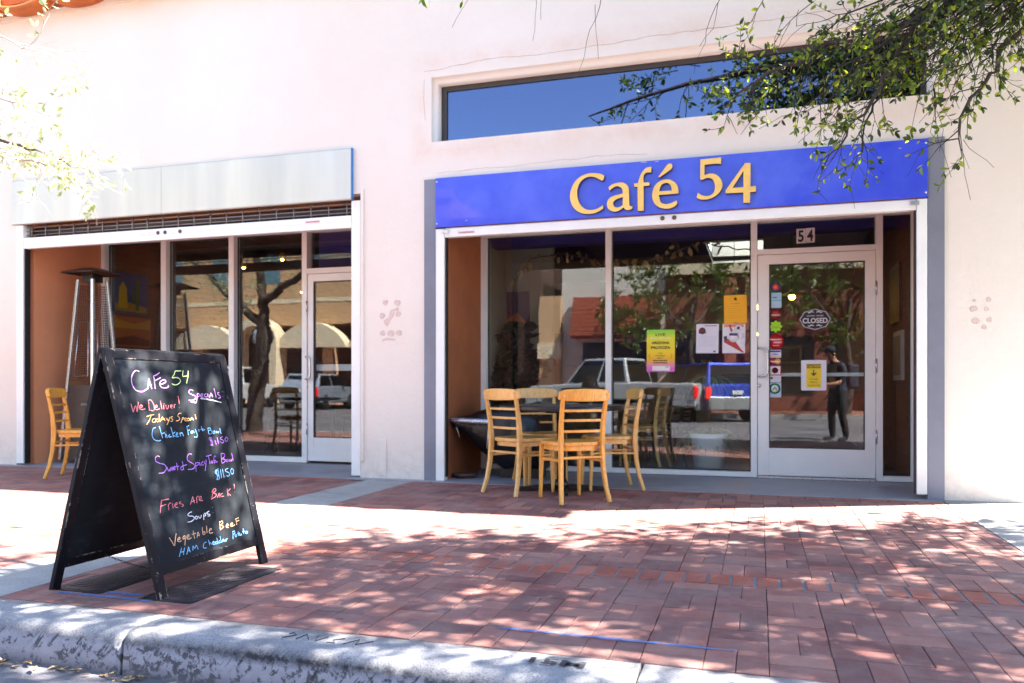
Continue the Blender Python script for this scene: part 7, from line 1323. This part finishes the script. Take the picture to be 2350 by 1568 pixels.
m = MB(); n = 16; o = [(-24.75 + 1.35 * math.cos(R(180 * k / n)), 3.0 + 1.35 * math.sin(R(180 * k / n))) for k in range(n + 1)]; i_ = [(-24.75 + .95 * math.cos(R(180 * k / n)), 3.0 + .95 * math.sin(R(180 * k / n))) for k in range(n + 1)]
m.prism([(-23.4, 0)] + o + [(-26.1, 0), (-25.7, 0)] + i_[::-1] + [(-23.8, 0)], -26.9, -25.9, 'y'); m.build('arch', creamw, t)
for x in range(-40, -14, 3): bx('window', t, winm, (x, x + 1.1, -27.04, -26.99, 6.2, 8.2))
t = thing('street_clock', 'white round street clock on a dark post mirrored beside the tree trunk', 'clock', (-23.0, -24.2, 0))
m = MB(); m.tube([(-23.0, -24.2, 0), (-23.0, -24.2, 2.8)], .07, 10); m.build('post', MAT['black'], t); m = MB(); m.lathe([(0, -.12), (.50, -.12), (.56, -.06), (.56, .06), (.50, .12), (0, .12)], (-23.0, -24.2, 3.25), 28, 'y'); m.build('case', MAT['black'], t)
m = MB(); m.lathe([(0, .125), (.45, .125), (.45, .118)], (-23.0, -24.2, 3.25), 28, 'y'); m.build('dial', ink('#e6e6ea'), t)
whitew = M('white_stucco', '#d8d2ca', .9, .06, 1.5, .2, 20)
t = thing('white_building', 'white stucco building with a red tiled awning mirrored in the corner pane', 'building', (-6, -23, 0))
bx('wall', t, whitew, (-7.2, -3.3, -30, -20.5, 0, 6.2)); bx('pier', t, tanw, (-8.05, -7.21, -30, -20.3, 0, 4.3)); bx('pier_cap', t, creamw, (-8.1, -7.15, -20.6, -20.2, 1.9, 2.5))
m = MB()
for k in range(9): z = 2.7 + k * .17; y = -19.6 - k * .10; m.box(-6.7, -3.4, y, y + .14, z, z + .14)
m.box(-6.7, -3.4, -20.45, -19.65, 2.62, 2.69); m.build('tiled_awning', M('red_roof_tile', '#a8543e', .8, .2, 6, .3, 20), t)
bx('window', t, M('dark_shop_glass', '#2a2622', .2), (-6.4, -3.6, -20.52, -20.46, .5, 2.5))
t = thing('added_dark_building', 'dark building added for a dark reflection at the edge of the corner pane', 'building', (-10.5, -24, 0)); bx('wall', t, brick_mat('dark_brick_painted_shade', '#3a241c', '#4a2e24', '#3a302a', 1.6), (-12.9, -8.06, -30, -20.6, 0, 7)); bx('window', t, M('dark_shop_glass', '#2a2622', .2), (-12, -9, -20.65, -20.59, .6, 2.6))  # building added to darken the corner pane's reflection, shade put into its brick
redw = brick_mat('red_brown_brick', '#8a4a36', '#a05a44', '#8a7468', 1.6)
t = thing('brick_building', 'red-brown brick shop building mirrored in the cafe door and wide pane', 'building', (3, -23, 0))
bx('wall', t, redw, (-3.29, 8.0, -30, -20.5, 0, 4.9)); bx('pier', t, M('pink_brick_pier', '#b06a52', .85, .15, 4), (-1.2, -.8, -20.49, -20.2, 0, 4.7), (-.5, -.2, -20.49, -20.2, 0, 4.7), (4.2, 4.9, -20.49, -20.0, 0, 3.2)); bx('cornice', t, creamw, (-3.3, 8.05, -20.6, -20.3, 4.9, 5.3))
for x in (-2.9, .4, 2.4, 5.4): bx('window', t, M('dark_shop_glass', '#2a2622', .2), (x, x + 1.4, -20.54, -20.47, .6, 2.6))
t = thing('grey_building', 'grey corner building mirrored past the narrow pane', 'building', (14, -24, 0)); bx('wall', t, M('grey_stucco', '#a9a6a6', .9, .06, 2), (8.1, 30, -32, -20.5, 0, 6.5)); bx('window', t, M('dark_shop_glass', '#2a2622', .2), (9, 12, -20.55, -20.47, .6, 2.6))

# ------------------------------------------------------------------ parked vehicles across the street
tyre = M('tyre_rubber', '#141416', .8, .2, 20, .2, 60); rimm = M('alloy_rim', '#b8b9bd', .3, .1, 20, 0, 10, .8); carglass = M('car_glass', '#0c0f12', .06, .1, 2, 0); red = emit('tail_lamp_red', '#e01818', .6); clearlamp = M('clear_lamp', '#d8dadf', .15, .05, 4, 0)
def paint(n, c):
    m_ = M(n, c, .28, .04, 3, 0, 10, .35); m_.node_tree.nodes['Principled BSDF'].inputs['Coat Weight'].default_value = .8; m_.node_tree.nodes['Principled BSDF'].inputs['Coat Roughness'].default_value = .05; return m_
def vehicle(name, label, cat, loc, rz, pm, L, Wd, body, cabin, wheels, bed=None):
    t = thing(name, label, cat, loc, rz); hw = Wd / 2
    def loft(poly, w0, w1, zlo, zhi, nm, mat, bev):
        m = MB(); n = len(poly); f = lambda z: w0 + (w1 - w0) * max(0, min(1, (z - zlo) / (zhi - zlo)))
        a = [(x, -f(z), z) for x, z in poly]; b = [(x, f(z), z) for x, z in poly]
        m.add(a + b, [tuple(range(n - 1, -1, -1)), tuple(range(n, 2 * n))] + [(i, (i + 1) % n, n + (i + 1) % n, n + i) for i in range(n)])
        return m.build(nm, mat, t, True, bevel=bev, seg=3)
    loft(body, hw * .97, hw * .95, .25, 1.1, 'body', pm, .05)
    loft(cabin, hw * .93, hw * .76, min(z for _, z in cabin), max(z for _, z in cabin), 'cabin', pm, .04)
    zb = min(z for _, z in cabin); zt = max(z for _, z in cabin); xs_ = sorted(x for x, _ in cabin); xm0 = xs_[0]; xm1 = xs_[-1]
    top = sorted(x for x, z in cabin if z > zt - .1)
    m = MB(); f = lambda z: hw * (.93 + (.76 - .93) * (z - zb) / (zt - zb)) + .006
    z0_, z1_ = zb + .06, zt - .08; k = (z0_ - zb) / (zt - zb); k1 = (z1_ - zb) / (zt - zb)
    xa, xb = xm0 + (top[0] - xm0) * k + .10, xm1 + (top[-1] - xm1) * k - .10; xc, xd = xm0 + (top[0] - xm0) * k1 + .08, xm1 + (top[-1] - xm1) * k1 - .08
    for s in (-1, 1):
        for u0, u1 in ((0, .46), (.50, 1.)):
            m.face([(xa + (xb - xa) * u0, s * f(z0_), z0_), (xa + (xb - xa) * u1, s * f(z0_), z0_), (xc + (xd - xc) * u1, s * f(z1_), z1_), (xc + (xd - xc) * u0, s * f(z1_), z1_)])
    for (p, q, off) in ((xm0, top[0], -.012), (xm1, top[-1], .012)):
        a = lambda u: p + (q - p) * u + off
        wz = lambda u: hw * (.93 + (.76 - .93) * u) * .88
        m.face([(a(k), -wz(k), z0_), (a(k), wz(k), z0_), (a(k1), wz(k1), z1_), (a(k1), -wz(k1), z1_)])
    m.build('window', carglass, t, True)
    for x, r in wheels:
        for s in (-1, 1):
            m = MB(); m.lathe([(r * .55, -.11), (r * .95, -.11), (r, -.07), (r, .07), (r * .95, .11), (r * .55, .11)], (x, s * (hw - .12), r), 24, 'y'); wh = m.build('wheel', tyre, t, True)
            m = MB(); m.lathe([(0, -.09), (r * .56, -.10), (r * .56, .10), (0, .09)], (x, s * (hw - .12), r), 20, 'y'); m.build('rim', rimm, wh, True)
    xr = min(x for x, _ in body); xf_ = max(x for x, _ in body)
    zt_ = max(z for x, z in body if x < xr + .3)
    for s in (-1, 1):
        m = MB(); m.box(xr - .02, xr + .06, s * hw * .9 - .09, s * hw * .9 + .07, zt_ - .42, zt_ - .08); m.build('tail_light', red, t, True, bevel=.01)
        m = MB(); m.box(xf_ - .08, xf_ + .015, s * hw * .8 - .16, s * hw * .8 + .10, .66, .82); m.build('headlight', clearlamp, t, True, bevel=.02)
    m = MB(); m.box(xr - .09, xr + .05, -hw * .92, hw * .92, .36, .56 if bed else .74); m.build('bumper', MAT['chrome'], t, True, bevel=.03)
    m = MB(); m.box(xr - .105, xr - .088, -.16, .16, .46, .56) if bed else m.box(xr - .05, xr - .02, -.16, .16, .80, .90); m.build('number_plate', clearlamp, t, True)
    m = MB(); m.box(xf_ - .05, xf_ + .06, -hw * .9, hw * .9, .35, .55); m.build('bumper', MAT['black'], t, True, bevel=.03)
    for s in (-1, 1): m = MB(); m.box(xd + .1, xd + .22, s * hw * .97 - .06 * 1, s * hw * .97 + .12 * s + .04, zb + .02, zb + .18); m.build('mirror', MAT['black'], t, True, bevel=.02)
    return t
ang = R(100)
vehicle('pickup_truck', 'silver white pickup truck with red tail lights mirrored behind the round table', 'pickup truck', (-4.1, -14.9, -.15), R(196), paint('silver_car_paint', '#c7c9cd'), 5.6, 1.95,
    [(-2.8, .45), (2.75, .42), (2.8, .75), (2.6, 1.02), (1.3, 1.10), (-2.75, 1.12), (-2.8, .9)], [(-.75, 1.09), (1.35, 1.09), (.75, 1.83), (-.55, 1.86)], [(-1.75, .39), (1.8, .39)], True)
vehicle('suv', 'bright blue sport utility vehicle mirrored between the plant pot and door frame', 'car', (-1.75, -15.9, -.15), R(240), paint('bright_blue_car_paint', '#1a34a4'), 4.6, 1.88,
    [(-2.25, .35), (2.25, .35), (2.3, .72), (2.1, .98), (1.2, 1.05), (-2.25, 1.08), (-2.3, .7)], [(-2.2, 1.06), (1.25, 1.04), (.45, 1.68), (-1.95, 1.70)], [(-1.4, .36), (1.45, .36)])
vehicle('estate_car', 'silver car mirrored beside the push bar of the left glass door', 'car', (-18.3, -21.6, -.15), R(262), paint('grey_car_paint', '#9aa3b4'), 4.6, 1.85,
    [(-2.25, .32), (2.25, .32), (2.3, .66), (2.1, .90), (1.2, .98), (-2.25, 1.02), (-2.3, .65)], [(-2.1, 1.0), (1.25, .97), (.45, 1.50), (-1.6, 1.53)], [(-1.4, .34), (1.45, .34)])
vehicle('pickup_truck', 'white pickup mirrored beside the chalkboard and left tree trunk', 'pickup truck', (-22.6, -21.5, -.15), R(265), paint('white_car_paint', '#e0e0e2'), 5.4, 1.9,
    [(-2.7, .45), (2.65, .42), (2.7, .75), (2.5, 1.02), (1.3, 1.10), (-2.65, 1.12), (-2.7, .9)], [(-.75, 1.09), (1.35, 1.09), (.75, 1.83), (-.55, 1.86)], [(-1.7, .39), (1.75, .39)], True)

# ------------------------------------------------------------------ the photographer, who shows only as a reflection in the door
def person():
    px, py = 1.42, -7.05; g = -.15; rzp = R(58)
    t = thing('person', 'person in dark clothes bending over a camera, mirrored in the cafe door', 'person', (px, py, g), rzp)
    J = [('pel', (0, 0, .92), .17), ('bel', (0, .01, 1.05), .175), ('che', (0, .03, 1.27), .185), ('upc', (0, .06, 1.42), .125), ('nek', (0, .10, 1.50), .058), ('hd0', (0, .15, 1.56), .075), ('hd1', (0, .19, 1.64), .092), ('hd2', (0, .19, 1.73), .070)]
    E = [(i, i + 1) for i in range(7)]
    V = [Vector(p) for _, p, _ in J]; Rr = [r for *_, r in J]
    def chain(par, pts):
        for p, r in pts: V.append(Vector(p)); Rr.append(r); E.append((par, len(V) - 1)); par = len(V) - 1
        return par
    hands = []
    for s in (-1, 1):
        chain(0, [((s * .11, 0, .84), .118), ((s * .15, .02, .62), .098), ((s * .16, .03, .47), .075), ((s * .18, .0, .30), .072), ((s * .19, -.02, .12), .058), ((s * .195, -.02, .05), .05), ((s * .21, .10, .035), .040), ((s * .22, .17, .028), .028)])
        hands.append(chain(3, [((s * .17, .05, 1.41), .075), ((s * .235, .04, 1.28), .058), ((s * .25, .08, 1.12), .046), ((s * .20, .22, 1.06), .042), ((s * .10, .325, 1.055), .030), ((s * .075, .345, 1.055), .030)]))
    me = bpy.data.meshes.new('person_body'); me.from_pydata([v for v in V], E, []); o = bpy.data.objects.new('body', me); COL.objects.link(o); o.parent = t
    sk = o.modifiers.new('skin', 'SKIN'); sk.use_smooth_shade = True
    for i, r in enumerate(Rr):
        d = me.skin_vertices[0].data[i]; d.radius = (r, r * (.72 if i in (1, 2, 3) else 1)); d.use_root = (i == 0)
    ss = o.modifiers.new('sub', 'SUBSURF'); ss.levels = 2; ss.render_levels = 2
    k = NT('person_surface'); p = k.pos(); z = p[2]; ax = k.math('ABSOLUTE', p[0])
    arm = k.math('MULTIPLY', k.math('GREATER_THAN', p[1], .12), k.math('LESS_THAN', z, 1.2)); arm = k.math('MULTIPLY', arm, k.math('GREATER_THAN', z, .98)); head = k.math('GREATER_THAN', z, 1.49)
    c = k.mix(k.math('GREATER_THAN', z, .93), lin('#15151b'), lin('#1a1f33')); c = k.mix(k.math('LESS_THAN', z, .085), c, lin('#0e0e10')); c = k.mix(k.math('MAXIMUM', arm, head), c, lin('#b98468')); k.col(c); k.b.inputs['Roughness'].default_value = .75
    me.materials.append(k.m)
    skin = M('skin', '#b98468', .55, .06, 10, .05, 60)
    for s in (-1, 1):
        m = MB(); c = Vector((px + s * .062, py + .365, g + 1.055))
        for f in range(4):
            b = c + Vector((s * -.004, .012, .030 - .020 * f)); L = (.050, .058, .056, .044)[f]
            m.tube([b - Vector((0, .03, 0)), b + Vector((-s * .003, L * .45, .002)), b + Vector((-s * .018, L * .72, 0)), b + Vector((-s * .034, L * .70, -.003))], [.0095, .009, .008, .0065], 8)
        m.tube([c + Vector((0, -.015, .02)), c + Vector((-s * .012, .008, .045)), c + Vector((-s * .03, .022, .050))], [.011, .010, .008], 8); m.build('hand', skin, t)
    m = MB(); m.lathe([(0, .10), (.05, .095), (.085, .06), (.102, .01), (.104, -.03), (.0, -.03)], (px, py + .175, g + 1.70), 20); m.box(px - .085, px + .085, py + .25, py + .33, g + 1.675, g + 1.69); m.build('cap', ink('#17181f', .8), t)
    m = MB()
    for s in (-1, 1):
        m.lathe([(0, -.006), (.011, -.002), (.012, .006)], (px + s * .034, py + .282, g + 1.635), 10, 'y'); m.tube([(px + s * .095, py + .17, g + 1.66), (px + s * .102, py + .16, g + 1.635), (px + s * .096, py + .172, g + 1.605)], [.012, .017, .010], 8)
    m.tube([(px, py + .278, g + 1.645), (px, py + .304, g + 1.612), (px, py + .284, g + 1.604)], [.009, .014, .010], 8); m.tube([(px - .024, py + .262, g + 1.575), (px, py + .272, g + 1.573), (px + .024, py + .262, g + 1.575)], .005, 6); m.build('face', skin, t)
    b = thing('backpack', 'dark navy backpack worn by the mirrored photographer', 'backpack', (px, py, g), rzp); m = MB(); m.rbox(px - .16, px + .16, g + .98, g + 1.46, py - .34, py - .13, .06); m.build('bag', ink('#182238', .8), b, bevel=.02)
    for s in (-1, 1): m = MB(); m.bar([(px + s * .11, py - .13, g + 1.44), (px + s * .12, py + .02, g + 1.53), (px + s * .12, py + .17, g + 1.36), (px + s * .13, py + .13, g + 1.12), (px + s * .13, py - .10, g + 1.02)], .05, .012); m.build('strap', ink('#10141f', .8), b)
    cm = thing('hand_camera', 'black camera held in both hands by the mirrored photographer', 'camera', (px, py, g), rzp); m = MB(); m.box(px - .06, px + .06, py + .37, py + .405, g + 1.015, g + 1.095); m.box(px - .02, px + .02, py + .372, py + .40, g + 1.096, g + 1.115); m.build('camera_body', MAT['black'], cm, bevel=.006)
person()
t = thing('neighbour_building', 'low tan neighbour building beyond the gap at the right end of the cafe', 'building', (10, 6, 0))
bx('wall', t, tanw, (6.5, 20, 2.5, 12, 0, 3.6)); bx('coping', t, creamw, (6.45, 20.05, 2.44, 12.05, 3.6, 3.75)); bx('window', t, M('dark_shop_glass', '#2a2622', .2), (8, 10.5, 2.46, 2.49, .8, 2.5), (12, 14.5, 2.46, 2.49, .8, 2.5)); bx('door', t, MAT['wood_dark'], (11, 11.8, 2.45, 2.49, 0, 2.1))
